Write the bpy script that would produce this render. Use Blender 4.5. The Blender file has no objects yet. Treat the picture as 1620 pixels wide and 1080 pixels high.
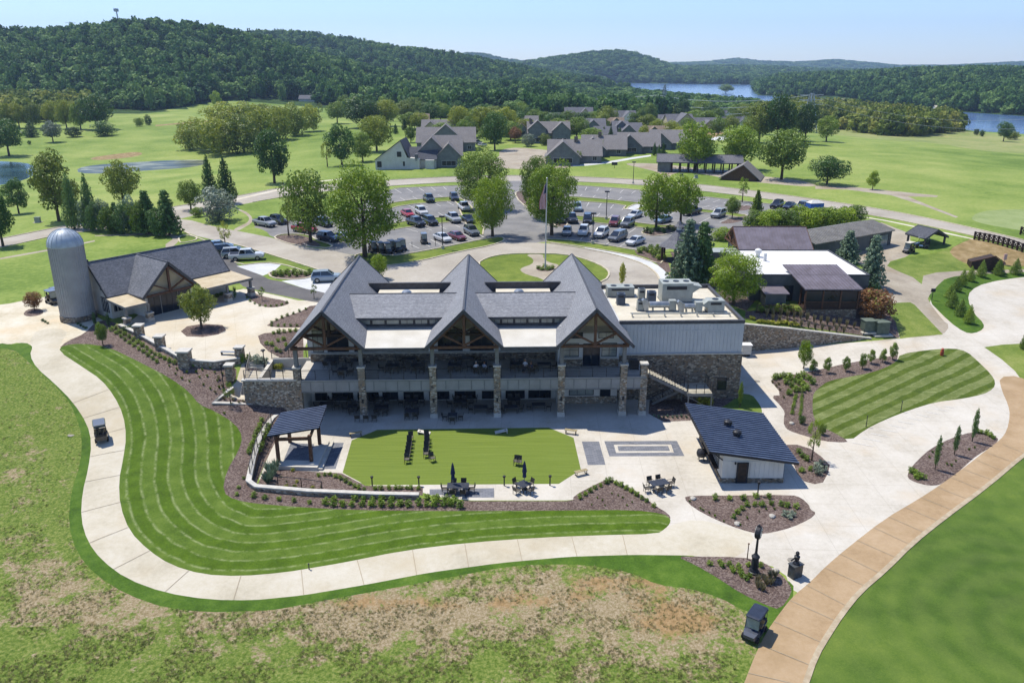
import bpy, math, random, colorsys
import numpy as np
from mathutils import Vector, Matrix, noise as mnoise
from mathutils.geometry import delaunay_2d_cdt
random.seed(7); rng = np.random.default_rng(7)
sc = bpy.context.scene
COL = bpy.data.collections.new("scene"); sc.collection.children.link(COL)
R = math.radians; PI = math.pi
# ---------------------------------------------------------------- camera model (survey of the photograph)
F = 1260.; TH = math.atan(435/1260.); H = 36.
CT, ST = math.cos(TH), math.sin(TH)
def ray(px, py):
    u = (px-810)/F; v = (540-py)/F
    return (u, CT+v*ST, -ST+v*CT)
def P(px, py, z=0.):
    d = ray(px, py); t = (z-H)/d[2]; return (d[0]*t, d[1]*t, z)
def PY(px, py, Y):
    d = ray(px, py); t = Y/d[1]; return (d[0]*t, Y, H+d[2]*t)
def pix_np(x, y, z):
    zz = z-H; dep = np.maximum(y*CT-zz*ST, 1e-3); up = y*ST+zz*CT
    return 810+F*x/dep, 540-F*up/dep
# ---------------------------------------------------------------- object helpers
def tag(o, label=None, cat=None, group=None, kind=None):
    if label: o['label'] = label
    if cat: o['category'] = cat
    if group: o['group'] = group
    if kind: o['kind'] = kind
    return o
def empty(name, loc=(0, 0, 0), rz=0., label=None, cat=None, group=None):
    o = bpy.data.objects.new(name, None); COL.objects.link(o)
    o.location = loc; o.rotation_euler = (0, 0, rz); o.empty_display_size = .3
    return tag(o, label, cat, group)
def copy_tree(o, parent=None):
    c = o.copy(); COL.objects.link(c); c.parent = parent
    for ch in o.children: copy_tree(ch, c)
    return c
def link(name, me, m=None, parent=None, loc=None, rz=0.):
    o = bpy.data.objects.new(name, me); COL.objects.link(o)
    if m is not None: me.materials.append(m)
    if parent is not None: o.parent = parent
    if loc is not None: o.location = loc
    if rz: o.rotation_euler = (0, 0, rz)
    return o
class MB:
    """collects vertices and faces of ONE part"""
    def __init__(s): s.v = []; s.f = []
    def add(s, vs, fs, M=None):
        n = len(s.v)
        if M is not None: vs = [tuple(M @ Vector(v)) for v in vs]
        s.v += [tuple(v) for v in vs]; s.f += [tuple(i+n for i in f) for f in fs]; return s
    def box(s, x0, y0, z0, x1, y1, z1, M=None):
        v = [(x0,y0,z0),(x1,y0,z0),(x1,y1,z0),(x0,y1,z0),(x0,y0,z1),(x1,y0,z1),(x1,y1,z1),(x0,y1,z1)]
        return s.add(v, [(3,2,1,0),(4,5,6,7),(0,1,5,4),(1,2,6,5),(2,3,7,6),(3,0,4,7)], M)
    def cbox(s, c, sz, rz=0., M=None):
        R_ = Matrix.Translation(c) @ Matrix.Rotation(rz, 4, 'Z')
        if M is not None: R_ = M @ R_
        a, b, d = sz[0]/2, sz[1]/2, sz[2]/2
        return s.box(-a, -b, -d, a, b, d, R_)
    def beam(s, a, b, w, h=None):
        """rectangular bar between two points"""
        h = h or w; a = Vector(a); b = Vector(b); d = b-a; L = d.length
        if L < 1e-6: return s
        z = d/L; up = Vector((0, 0, 1)) if abs(z.z) < .95 else Vector((0, 1, 0))
        x = z.cross(up).normalized(); y = x.cross(z).normalized()
        vs = []
        for p in (a, b):
            for (i, j) in ((-1,-1),(1,-1),(1,1),(-1,1)): vs.append(p+x*(i*w/2)+y*(j*h/2))
        return s.add(vs, [(3,2,1,0),(4,5,6,7),(0,1,5,4),(1,2,6,5),(2,3,7,6),(3,0,4,7)])
    def tube(s, a, b, r0, r1=None, n=8, cap=True):
        r1 = r0 if r1 is None else r1; a = Vector(a); b = Vector(b); d = b-a
        z = d.normalized(); up = Vector((0, 0, 1)) if abs(z.z) < .95 else Vector((0, 1, 0))
        x = z.cross(up).normalized(); y = x.cross(z).normalized(); vs = []
        for p, r in ((a, r0), (b, r1)):
            for k in range(n):
                t = 2*PI*k/n; vs.append(p+x*(r*math.cos(t))+y*(r*math.sin(t)))
        fs = [(k, (k+1) % n, n+(k+1) % n, n+k) for k in range(n)]
        if cap: fs += [tuple(range(n))[::-1], tuple(range(n, 2*n))]
        return s.add(vs, fs)
    def lathe(s, prof, n=16, c=(0, 0, 0), M=None):
        vs = []
        for (r, z) in prof:
            for k in range(n):
                t = 2*PI*k/n; vs.append((c[0]+r*math.cos(t), c[1]+r*math.sin(t), c[2]+z))
        m = len(prof); fs = []
        for j in range(m-1):
            for k in range(n): fs.append((j*n+k, j*n+(k+1) % n, (j+1)*n+(k+1) % n, (j+1)*n+k))
        fs.append(tuple(range(n))[::-1]); fs.append(tuple(range((m-1)*n, m*n)))
        return s.add(vs, fs, M)
    def prism(s, poly, h0, h1, axis='z', M=None):
        n = len(poly)
        if axis == 'z': vs = [(x, y, h0) for x, y in poly]+[(x, y, h1) for x, y in poly]
        elif axis == 'y': vs = [(x, h0, y) for x, y in poly]+[(x, h1, y) for x, y in poly]
        else: vs = [(h0, x, y) for x, y in poly]+[(h1, x, y) for x, y in poly]
        fs = [tuple(range(n))[::-1], tuple(range(n, 2*n))]+[(k, (k+1) % n, n+(k+1) % n, n+k) for k in range(n)]
        return s.add(vs, fs, M)
    def slab(s, quad, t):
        """a sloping sheet given by its top corners, thickness t downward"""
        n = len(quad); vs = list(quad)+[(x, y, z-t) for x, y, z in quad]
        return s.add(vs, [tuple(range(n)), tuple(range(n, 2*n))[::-1]]+[(n+k, n+(k+1) % n, (k+1) % n, k) for k in range(n)])
    def mesh(s, name, smooth=False):
        me = bpy.data.meshes.new(name); me.from_pydata(s.v, [], s.f); me.update()
        if smooth: me.polygons.foreach_set('use_smooth', [True]*len(me.polygons))
        return me
    def build(s, name, m, parent=None, smooth=False, fix=True, loc=None, rz=0.):
        me = s.mesh(name, smooth)
        if fix:
            import bmesh
            b = bmesh.new(); b.from_mesh(me); bmesh.ops.recalc_face_normals(b, faces=b.faces); b.to_mesh(me); b.free()
        return link(name, me, m, parent, loc, rz)
def np_mesh(name, V, Fc, smooth=False):
    V = np.asarray(V, 'f4'); Fc = np.asarray(Fc, 'i4'); me = bpy.data.meshes.new(name)
    me.vertices.add(len(V)); me.vertices.foreach_set('co', V.ravel())
    k = Fc.shape[1]; me.loops.add(Fc.size); me.loops.foreach_set('vertex_index', Fc.ravel())
    me.polygons.add(len(Fc)); me.polygons.foreach_set('loop_start', np.arange(0, Fc.size, k, dtype='i4'))
    if smooth: me.polygons.foreach_set('use_smooth', np.ones(len(Fc), bool))
    me.update(calc_edges=True); return me
# ---------------------------------------------------------------- materials
MATS = {}
EXPO = 1.55   # sunlit picture value / surface albedo
def lin(c):
    if isinstance(c, str):
        c = tuple(int(c[i:i+2], 16)/255 for i in (0, 2, 4))
        c = tuple((x/12.92 if x <= .04045 else ((x+.055)/1.055)**2.4)/EXPO for x in c)
    return (c[0], c[1], c[2], 1.)
class NT:
    def __init__(s, name):
        s.m = bpy.data.materials.new(name); s.m.use_nodes = True; s.t = s.m.node_tree; s.n = s.t.nodes; s.l = s.t.links
        s.b = s.n['Principled BSDF']; s.out = s.n['Material Output']; s.tc = s.n.new('ShaderNodeTexCoord'); s.co = s.tc.outputs['Object']
    def inp(s, node, key, val):
        if hasattr(val, 'is_linked'): s.l.new(val, node.inputs[key])
        else: node.inputs[key].default_value = val
    def noise(s, scale, detail=4, rough=.6, co=None, out=0, dist=0.):
        n = s.n.new('ShaderNodeTexNoise'); s.l.new(co or s.co, n.inputs['Vector'])
        n.inputs['Scale'].default_value = scale; n.inputs['Detail'].default_value = detail; n.inputs['Roughness'].default_value = rough
        n.inputs['Distortion'].default_value = dist
        return n.outputs[out]
    def vor(s, scale, feature='F1', co=None, out='Distance', rnd=1.):
        n = s.n.new('ShaderNodeTexVoronoi'); n.feature = feature; s.l.new(co or s.co, n.inputs['Vector'])
        n.inputs['Scale'].default_value = scale; n.inputs['Randomness'].default_value = rnd
        return n.outputs[out]
    def ramp(s, fac, stops, interp='LINEAR'):
        n = s.n.new('ShaderNodeValToRGB'); s.l.new(fac, n.inputs[0]); r = n.color_ramp; r.interpolation = interp
        while len(r.elements) > 1: r.elements.remove(r.elements[-1])
        for i, (p, c) in enumerate(stops):
            e = r.elements[0] if i == 0 else r.elements.new(p)
            e.position = p; e.color = lin(c) if not isinstance(c, (int, float)) else (c, c, c, 1)
        return n.outputs[0]
    def mix(s, fac, a, b, mode='MIX'):
        n = s.n.new('ShaderNodeMix'); n.data_type = 'RGBA'; n.blend_type = mode
        s.inp(n, 0, fac)
        s.inp(n, 6, lin(a) if isinstance(a, (str, tuple)) else a); s.inp(n, 7, lin(b) if isinstance(b, (str, tuple)) else b)
        return n.outputs[2]
    def math(s, op, a, b=0., c=0.):
        n = s.n.new('ShaderNodeMath'); n.operation = op; s.inp(n, 0, a); s.inp(n, 1, b); s.inp(n, 2, c); return n.outputs[0]
    def mapping(s, scale=(1, 1, 1), rot=(0, 0, 0), co=None, loc=(0, 0, 0)):
        n = s.n.new('ShaderNodeMapping'); s.l.new(co or s.co, n.inputs[0])
        n.inputs['Scale'].default_value = scale; n.inputs['Rotation'].default_value = rot; n.inputs['Location'].default_value = loc
        return n.outputs[0]
    def attr(s, name):
        n = s.n.new('ShaderNodeAttribute'); n.attribute_name = name; return n.outputs['Fac']
    def rand(s): return s.n.new('ShaderNodeObjectInfo').outputs['Random']
    def bump(s, h, strength=.3, dist=.05):
        n = s.n.new('ShaderNodeBump'); s.l.new(h, n.inputs['Height']); n.inputs['Strength'].default_value = strength; n.inputs['Distance'].default_value = dist
        s.l.new(n.outputs[0], s.b.inputs['Normal'])
    def fin(s, col, rough=.8, metal=0., spec=.3):
        s.inp(s.b, 'Base Color', lin(col) if isinstance(col, (str, tuple)) else col)
        s.inp(s.b, 'Roughness', rough); s.b.inputs['Metallic'].default_value = metal; s.b.inputs['Specular IOR Level'].default_value = spec
        return s.m
def simple(name, c1, c2=None, scale=3., rough=.7, metal=0., bump=0., spec=.3, detail=4):
    if name in MATS: return MATS[name]
    t = NT(name)
    if c2 is None:
        c = lin(c1); c2 = tuple(min(1, x*1.25+.004) for x in c[:3]); c1 = tuple(x*.8 for x in c[:3])
    n = t.noise(scale, detail)
    col = t.mix(t.ramp(n, [(.35, 0.), (.65, 1.)]), c1, c2)
    if bump: t.bump(t.noise(scale*6, 3), bump, .02)
    MATS[name] = t.fin(col, rough, metal, spec); return MATS[name]
LEAF_GAIN = 1.12
def foliage(name, dark, light, top=None, trans=.35, scale=.5):
    dark = tuple(min(.9, q*LEAF_GAIN*.8) for q in lin(dark)[:3]); light = tuple(min(.9, q*LEAF_GAIN) for q in lin(light)[:3]); trans *= .75
    t = NT(name); g = t.n.new('ShaderNodeNewGeometry')
    n1 = t.noise(scale, 3); n2 = t.noise(scale*7, 2)
    f = t.math('ADD', t.math('MULTIPLY', n1, .6), t.math('MULTIPLY', n2, .4))
    f = t.math('ADD', f, t.math('MULTIPLY', t.math('SUBTRACT', t.rand(), .5), .22))
    col = t.mix(t.ramp(f, [(.32, 0.), (.68, 1.)]), dark, light)
    t.fin(col, .55, 0, .35)
    tr = t.n.new('ShaderNodeBsdfTranslucent'); t.l.new(t.mix(.5, col, light), tr.inputs[0])
    mx = t.n.new('ShaderNodeMixShader'); mx.inputs[0].default_value = trans
    t.l.new(t.b.outputs[0], mx.inputs[1]); t.l.new(tr.outputs[0], mx.inputs[2]); t.l.new(mx.outputs[0], t.out.inputs[0])
    MATS[name] = t.m; return t.m
def grass(name, stops, fine=6., coarse=.06, mid=.6, bump=.4, stripes=None):
    """stops: dark, mid, light colours; layered noises at three scales"""
    t = NT(name)
    a = t.noise(coarse, 3); b = t.noise(mid, 4); c = t.noise(fine, 3, .7)
    f = t.math('ADD', t.math('MULTIPLY', a, .4), t.math('ADD', t.math('MULTIPLY', b, .32), t.math('MULTIPLY', c, .28)))
    col = t.ramp(f, stops)
    if stripes: col = stripes(t, col)
    t.bump(c, bump, .06)
    MATS[name] = t.fin(col, .9, 0, .15); return t.m
# ---------------------------------------------------------------- terrain height
class TPS:
    def __init__(s, pts):
        X = np.array([(p[0]/100, p[1]/100) for p in pts]); z = np.array([p[2] for p in pts]); n = len(X)
        A = np.zeros((n+3, n+3)); A[:n, :n] = s.k(X[:, None, :]-X[None]) - np.eye(n)*.002
        A[:n, n] = 1; A[:n, n+1:] = X; A[n, :n] = 1; A[n+1:, :n] = X.T
        s.w = np.linalg.solve(A, np.concatenate([z, [0, 0, 0]])); s.X = X
    def k(s, d):
        r = np.sqrt((d**2).sum(-1)); return r**1.5
    def __call__(s, x, y):
        Q = np.stack([x, y], -1)/100; out = np.empty(len(Q))
        for i in range(0, len(Q), 20000):
            q = Q[i:i+20000]; out[i:i+20000] = s.k(q[:, None]-s.X[None]) @ s.w[:-3]+s.w[-3]+q @ s.w[-2:]
        return out
# (px, py, z) survey points; south and east ones are shared by both levels
SOUTH = [(0,1080,-1),(350,1075,-1.5),(700,1075,-1.5),(1100,1075,-1),(1250,1040,-.6),(1600,1060,-.6),(1600,850,-.2),(350,945,-.6),(700,900,-.5),(1000,860,-.1),
 (160,850,.2),(60,900,-.3),(240,820,.3),(190,700,1.6),(100,700,1.2),(0,750,1.),(1300,900,-.2),(1200,820,0),(1300,720,.1),(1450,650,.3),(1600,650,.4),(1570,590,.8),(1400,640,.4),
 (300,800,.2),(500,820,-.1),(800,820,0),(380,775,.2),(405,775,.3),(520,790,0),(330,700,1.),(1050,790,0),(1150,650,0),(1210,640,0),(1220,590,.2),
 (120,620,3.),(230,640,2.6),(0,620,2.8),(60,560,4.),(110,540,4.2),(1330,570,.9),(1460,545,1.6),(1540,535,1.9),(1620,530,2.),(1480,500,2.4),(1560,470,2.2),(1620,460,2.2)]
HIGH = SOUTH+[(222,532,4.4),(255,551,4.4),(294,575,4.35),(345,578,4.3),(372,572,4.3),(300,530,4.5),(190,515,4.5),(60,480,4.5),(0,480,4.5),(0,440,4.4),(100,430,4.3),
 (300,600,3.4),(360,640,2.),(365,680,1.2),(400,700,.8),(440,660,.9),
 (450,560,4.5),(470,500,4.5),(250,470,4.5),(400,470,4.5),(500,440,4.5),(400,400,4.6),(300,370,4.8),(650,430,4.6),(860,425,4.6),(1030,430,4.6),(750,350,5),(600,360,4.8),
 (500,380,4.7),(950,360,5),(1100,350,5.),(1300,335,5.2),(1200,300,5.4),(1000,290,5.2),(800,285,5.2),(600,290,5.),(450,305,4.8),(1400,338,5.6),(1600,385,6.),(1500,360,6),
 (1180,490,4.5),(1250,490,4.5),(1200,440,4.6),(1400,440,4.4),(1440,400,4.6),(1500,420,4.2),(1430,500,2.9),(1460,460,3.6),(1560,400,5.),
 (1590,425,3.2),(100,290,1.),(0,280,.8),(200,268,.8),(320,258,1.2),(0,330,2.5),(200,320,3.5),(350,300,4.2),(0,385,4.2),(0,240,1.6),(200,220,3.),(350,230,3.4),(500,240,5),
 (640,270,5.5),(750,230,6.5),(900,240,7),(1000,240,7),(1100,230,6),(1100,262,6),(850,200,8),(1000,190,6),(700,200,8),(1150,200,5),(1250,240,4.5),(1400,250,5),(1400,290,5.4),(1550,290,4.5),(1620,350,5),
 (1620,240,0),(1500,230,1.5),(1620,212,-4.5),(1400,200,0),(1540,205,-4.),(1300,185,-1.),(300,180,5),(100,185,5),(450,190,6),(600,185,6)]
LOWC = SOUTH+[(470,645,0),(600,660,0),(750,660,0),(900,660,0),(1000,660,0),(1080,665,0),(1180,600,0),(1190,570,.25),(1260,560,.5),(1376,545,1.6),(420,720,0),(420,765,0),(450,740,0),
 (560,770,0),(700,775,0),(900,770,0),(900,700,0),(700,700,0),(560,700,0),(1060,720,0)]
wp = lambda L: [P(*p) for p in L]
hip = TPS(wp(HIGH)+[(27,101,4.35),(33,101.2,3.7),(39,101.4,3.),(45,101.6,2.2),(50,102,1.7),(30,105,4.45),(38,105,4.35),(45,105,3.9),(50,107,3.6)]); lop = TPS(wp(LOWC)+[(x, y, 0) for x in (-24, -10, 5, 20) for y in (84, 92)]+[(30, 95, .2), (33, 99, .35)])
# lower level polygon: wall edges are narrow, the others fade over metres
LOWER = [((-31.0,80.4),.4),((-23.2,81.4),.4),((-23.0,90.),.4),((25.,91.),.4),((25.2,99.55),.25),((47.6,100.65),3.),((60,80),6.),((45,40),6.),((-15,52),4.),((-22.5,60.5),.6),((-24.3,64.2),.6),((-25.2,73.),.6),((-24.,80.3),.5),((-30.2,79.4),.5)]
def poly_sd(poly, x, y, widths=None):
    n = len(poly); best = np.full(len(x), 1e9); w = np.zeros(len(x)); ins = np.zeros(len(x), bool)
    for i in range(n):
        ax, ay = poly[i]; bx, by = poly[(i+1) % n]; dx, dy = bx-ax, by-ay
        t = np.clip(((x-ax)*dx+(y-ay)*dy)/(dx*dx+dy*dy+1e-9), 0, 1); d = np.hypot(x-ax-t*dx, y-ay-t*dy)
        k = d < best; best = np.where(k, d, best)
        if widths is not None: w = np.where(k, widths[i], w)
        c = ((ay > y) != (by > y)) & (x < (bx-ax)*(y-ay)/(by-ay+1e-12)+ax); ins ^= c
    return np.where(ins, best, -best), w
def in_poly(poly, x, y):
    ins = np.zeros(len(x), bool); n = len(poly)
    for i in range(n):
        ax, ay = poly[i]; bx, by = poly[(i+1) % n]
        ins ^= ((ay > y) != (by > y)) & (x < (bx-ax)*(y-ay)/(by-ay+1e-12)+ax)
    return ins
def sstep(t): t = np.clip(t, 0, 1); return t*t*(3-2*t)
# wooded hills: skyline in the photo, distance of crest and foot
def tab(q, T): return np.interp(q, [t[0] for t in T], [t[1] for t in T])
HILLS = [
 ([(-900,100),(-300,60),(0,50),(60,54),(115,50),(160,43),(200,40),(260,38),(330,44),(400,58),(500,88),(600,114),(700,132),(800,142),(900,150)], [(-900,950),(250,950),(900,1050)], [(-900,560),(60,600),(230,600),(330,650),(420,700),(900,800)], 7.),
 ([(200,80),(300,66),(410,54),(480,53),(560,65),(640,79),(700,84),(760,95),(830,109),(880,119),(950,130)], [(200,1500),(950,1500)], [(200,1050),(950,1150)], 4.),
 ([(700,125),(780,108),(840,97),(880,91),(930,84),(975,81),(1000,84),(1030,93),(1060,103),(1090,110),(1150,114),(1220,120)], [(700,2700),(1300,2700)], [(700,1950),(1300,2100)], -4.),
 ([(560,100),(700,87),(740,83),(770,85),(800,93),(850,98),(900,98),(950,103)], [(560,4000),(950,4000)], [(560,3400),(950,3400)], 0.),
 ([(900,103),(1000,100),(1060,99),(1120,97),(1165,92),(1200,96),(1260,98),(1320,94),(1380,99),(1420,103),(1500,103),(1560,100),(1620,97),(1800,94),(2600,98)], [(900,5600),(2600,5600)], [(900,4300),(2600,4300)], 0.),
 ([(1000,107),(1060,106),(1100,105),(1200,105),(1300,110),(1400,113),(1500,114),(1800,110),(2600,108)], [(1000,3200),(2600,3200)], [(1000,2200),(2600,2200)], -4.),
 ([(1180,142),(1192,134),(1210,124),(1260,120),(1350,117),(1450,112),(1560,110),(1620,112),(1800,112),(2600,112)], [(1180,1700),(1260,1650),(1400,1400),(1620,1200),(2600,1100)], [(1180,1235),(1250,1120),(1320,1000),(1400,880),(1500,785),(1620,715),(1900,590),(2600,500)], -5.),
]
LAKE_PX = [(915,135),(960,144),(1060,157),(1130,164),(1200,170),(1300,178),(1400,188),(1480,198),(1540,208),(1620,213),(1760,222),(1760,192),(1620,184.5),(1500,176),(1400,168),(1320,160),(1250,154),(1200,151),(1192,146),(1190,138),(1195,134.6),(1060,132.6),(950,131.2)]
LAKE = [P(a, b, -6)[:2] for a, b in LAKE_PX]
def height(x, y, far=True):
    x = np.asarray(x, float); y = np.asarray(y, float)
    hb = hip(x, y)
    lo, w = poly_sd([p for p, _ in LOWER], x, y, [w for _, w in LOWER])
    m = sstep(lo/np.maximum(w, .01)); k = m > 0
    if k.any(): hb[k] = hb[k]*(1-m[k])+lop(x[k], y[k])*m[k]
    r = np.hypot(x, y); ys = np.maximum(y, 1.); q = 810+F/CT*x/ys
    base = np.interp(q, [0, 500, 900, 1250, 1620], [6, 6, 0, -3, -4.5])
    t = sstep((r-380)/250); h = hb*(1-t)+base*t
    ff = (y > 450)
    if ff.any():
        hh = h[ff]; qq = q[ff]; Y = y[ff]; xx = x[ff]
        for sky, dc, df, h0 in HILLS:
            q0, q1 = sky[0][0], sky[-1][0]
            ys_ = tab(qq, sky); Dc = tab(qq, dc); Df = tab(qq, df)
            v = (540-ys_)/F; el = H+Dc*(-ST+v*CT)/(CT+v*ST)-11
            fade = sstep((qq-q0)/60+.0)*sstep((q1-qq)/60) if q0 > -800 else sstep((q1-qq)/60)
            tt = (Y-Df)/(Dc-Df)
            prof = np.where(tt < 1, sstep(np.clip(tt, 0, 1)**.85), 1-.35*np.clip((tt-1)/1.5, 0, 1))
            und = 1+.0*xx
            hill = h0+(el-h0)*prof*fade
            rough = (np.sin(xx*.021+Y*.013)+np.sin(xx*.009-Y*.027))*.02*np.maximum(el-h0, 0)*prof*(1-prof)*4*fade
            hh = np.where((tt > 0) & (fade > 0), np.maximum(hh, hill+rough), hh)
        h[ff] = hh
    lk, _ = poly_sd(LAKE, x, y)
    h = np.where(lk > 0, -6., np.where(lk > -40, np.maximum(h, -6+.2+.1*np.minimum(-lk, 10))*(np.clip(-lk/40, 0, 1))+(-5.7)*(1-np.clip(-lk/40, 0, 1)), h))
    return h
def hz(x, y): return float(height([x], [y])[0])
def G_many(pts):
    """photo pixels -> first hit on the terrain"""
    pts = np.asarray(pts, float); n = len(pts)
    u = (pts[:, 0]-810)/F; v = (540-pts[:, 1])/F; dx = u; dy = CT+v*ST; dz = -ST+v*CT
    lo = np.maximum((10-H)/dz*.98, 5); tend = np.where(dz < -.004, (-7.5-H)/dz, 3000)
    def first(T):
        hh = height((dx[:, None]*T).ravel(), (dy[:, None]*T).ravel()).reshape(T.shape); b = (H+dz[:, None]*T) < hh
        b[:, -1] = True; i = np.maximum(b.argmax(1), 1); r_ = np.arange(n); return T[r_, i-1], T[r_, i]
    k = np.linspace(0, 1, 70)[None]; A, B = first(lo[:, None]*(tend/lo)[:, None]**k)
    for m_ in (12, 10, 8): A, B = first(A[:, None]+(B-A)[:, None]*np.linspace(0, 1, m_)[None])
    hi = (A+B)/2; x = dx*hi; y = dy*hi
    return np.stack([x, y, height(x, y)], 1)
def G(px, py): return tuple(G_many([(px, py)])[0])
def smooth(pts, it=2, closed=True):
    pts = [tuple(p) for p in pts]
    for _ in range(it):
        out = []; n = len(pts)
        for i in range(n if closed else n-1):
            a, b = pts[i], pts[(i+1) % n]
            out += [tuple(.75*p+.25*q_ for p, q_ in zip(a, b)), tuple(.25*p+.75*q_ for p, q_ in zip(a, b))]
        if not closed: out = [pts[0]]+out+[pts[-1]]
        pts = out
    return pts
# ---------------------------------------------------------------- ground materials
def ground_mats():
    M = {}
    M['fairway'] = grass('fairway_grass', [(.34,'5b752a'),(.44,'768f3a'),(.5,'8ca04a'),(.58,'a2ae5c'),(.68,'b8ba72')], fine=1.2, coarse=.012, mid=.07)
    M['lawn'] = grass('plain_lawn', [(.36,'546c28'),(.45,'6c8234'),(.54,'849444'),(.66,'a6a862')], fine=5, coarse=.06, mid=.5)
    M['edge'] = grass('edge_grass', [(.36,'3c581a'),(.47,'4e6e20'),(.57,'62802c'),(.68,'84944a')], fine=7, coarse=.2, mid=1.)
    def arcs(t, col):
        c = P(1700, 1000, 0); d = t.n.new('ShaderNodeVectorMath'); d.operation = 'DISTANCE'; t.l.new(t.co, d.inputs[0]); d.inputs[1].default_value = (c[0], c[1], -.4)
        q = t.math('ADD', d.outputs['Value'], t.math('MULTIPLY', t.noise(.15, 3), 5.)); f = t.math('FRACT', t.math('DIVIDE', q, 2.3)); f = t.math('ABSOLUTE', t.math('SUBTRACT', f, .5))
        near = t.ramp(t.math('DIVIDE', d.outputs['Value'], 24.), [(.3, 1.), (.9, .15)])
        return t.mix(t.math('MULTIPLY', t.math('MULTIPLY', t.ramp(f, [(.1, 0.), (.4, 1.)]), near), .09), col, 'a3ab62')
    M['putting'] = grass('putting_grass', [(.3,'3f5823'),(.44,'526d28'),(.54,'637c30'),(.66,'7c8e3c')], fine=9, coarse=.07, mid=.5, bump=.15, stripes=arcs)
    M['green'] = grass('green_grass', [(.36,'7f9150'),(.48,'98a768'),(.56,'a5b175'),(.66,'b2b983')], fine=3, coarse=.05, mid=.3, bump=.05)
    M['meadow'] = grass('meadow_grass', [(.36,'7c8f4a'),(.48,'98a25c'),(.56,'a9ab6c'),(.66,'b9ad7c')], fine=.8, coarse=.02, mid=.1)
    # dry rough: green, straw and bare orange soil
    t = NT('rough_ground')
    g = t.ramp(t.noise(4, 6, .78), [(.32,'48601e'),(.46,'687f34'),(.56,'88964a'),(.68,'aaa66c')])
    s_ = t.ramp(t.noise(5, 6, .8), [(.32,'6c6040'),(.43,'96865f'),(.54,'b4a282'),(.68,'cfc0a2')])
    o = t.ramp(t.noise(3, 5, .7), [(.3,'94784f'),(.5,'b08f62'),(.7,'c8aa7e')])
    dry = t.attr('dry'); n1 = t.noise(.55, 6, .72); n2 = t.noise(.22, 5, .65); n3 = t.noise(3.2, 4, .8)
    f = t.math('ADD', dry, t.math('MULTIPLY', t.math('SUBTRACT', n1, .5), 2.6)); f = t.math('ADD', f, t.math('MULTIPLY', t.math('SUBTRACT', n3, .5), 1.7))
    col = t.mix(t.ramp(f, [(.36, 0.), (.62, 1.)]), g, s_)
    f2 = t.math('ADD', t.attr('bare'), t.math('MULTIPLY', t.math('SUBTRACT', n2, .5), 1.6)); f2 = t.math('ADD', f2, t.math('MULTIPLY', t.math('SUBTRACT', n3, .5), .9))
    col = t.mix(t.ramp(f2, [(.56, 0.), (.8, .85)]), col, o)
    t.bump(t.noise(12, 4, .8), .5, .12)
    M['rough'] = t.fin(col, .95, 0, .1)
    # mown stripes
    def striped(name, dk, lt, per, line, cross=False):
        t = NT(name); c = t.noise(7, 4, .75); b = t.noise(.7, 4); w = t.math('MULTIPLY', t.math('SUBTRACT', t.noise(.35, 2), .5), .35)
        sd = t.math('ADD', t.attr('sd'), w); ph = t.math('FRACT', t.math('DIVIDE', sd, per*2))
        tri = t.math('ABSOLUTE', t.math('SUBTRACT', ph, .5))   # 0..0.5
        k = t.ramp(tri, [(.2, 0.), (.3, 1.)])
        v = t.math('ADD', t.math('MULTIPLY', c, .5), t.math('MULTIPLY', b, .5))
        a = t.ramp(v, [(.34, dk[0]), (.48, dk[1]), (.64, dk[2])]); d = t.ramp(v, [(.34, lt[0]), (.48, lt[1]), (.64, lt[2])])
        col = t.mix(k, a, d)
        e = t.math('ABSOLUTE', t.math('SUBTRACT', tri, .25)); ln = t.ramp(e, [(.0, 1.), (.075, 0.)])
        ln = t.math('MULTIPLY', ln, t.ramp(t.noise(1.1, 5, .85), [(.42, 0.), (.58, 1.)]))
        col = t.mix(t.math('MULTIPLY', ln, line), col, 'c9cf9a')
        if cross:
            ticks = t.ramp(t.noise(1., 3, .7, co=t.mapping((.5, 6, 1), (0, 0, cross))), [(.56, 0.), (.66, .5)])
            col = t.mix(t.math('MULTIPLY', ticks, k), col, 'b3bd80')
        t.bump(c, .4, .06); return t.fin(col, .9, 0, .15)
    M['striped'] = striped('curved_stripes', ('3f570c','506c13','647f22'), ('49621a','5b7523','718736'), 1.15, .42)
    M['striped2'] = striped('straight_stripes', ('415316','53661d','68782e'), ('5b6b30','707d40','8c945c'), .98, .3, cross=.75)
    M['islandgrass'] = grass('island_grass', [(.36,'5a6f22'),(.47,'6f8230'),(.57,'85943d'),(.68,'a1a35a')], fine=4, coarse=.1, mid=.6)
    t = NT('artificial_turf'); n = t.noise(20, 3, .8); row = t.noise(1., 2, .5, co=t.mapping((.15, 4, 1)))
    M['turf'] = t.fin(t.ramp(t.math('ADD', t.math('MULTIPLY', n, .6), t.math('MULTIPLY', row, .4)), [(.35,'6b7e30'),(.5,'7a8c3b'),(.65,'8b9c4a')]), .9, 0, .1)
    def concrete(name, a, b, c, stain=None, joints=None, sc_=1.):
        t = NT(name); n = t.noise(.22*sc_, 5, .6); n2 = t.noise(2.5, 5, .7); n3 = t.noise(30, 2)
        f = t.math('ADD', t.math('MULTIPLY', n, .55), t.math('ADD', t.math('MULTIPLY', n2, .3), t.math('MULTIPLY', n3, .15)))
        col = t.ramp(f, [(.38, a), (.5, b), (.62, c)])
        if stain: col = t.mix(t.math('MULTIPLY', t.ramp(t.noise(.12, 4, .6, co=t.mapping((1, 1, 1), loc=(31, 7, 0))), [(.52, 0.), (.7, 1.)]), .7), col, stain)
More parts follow.
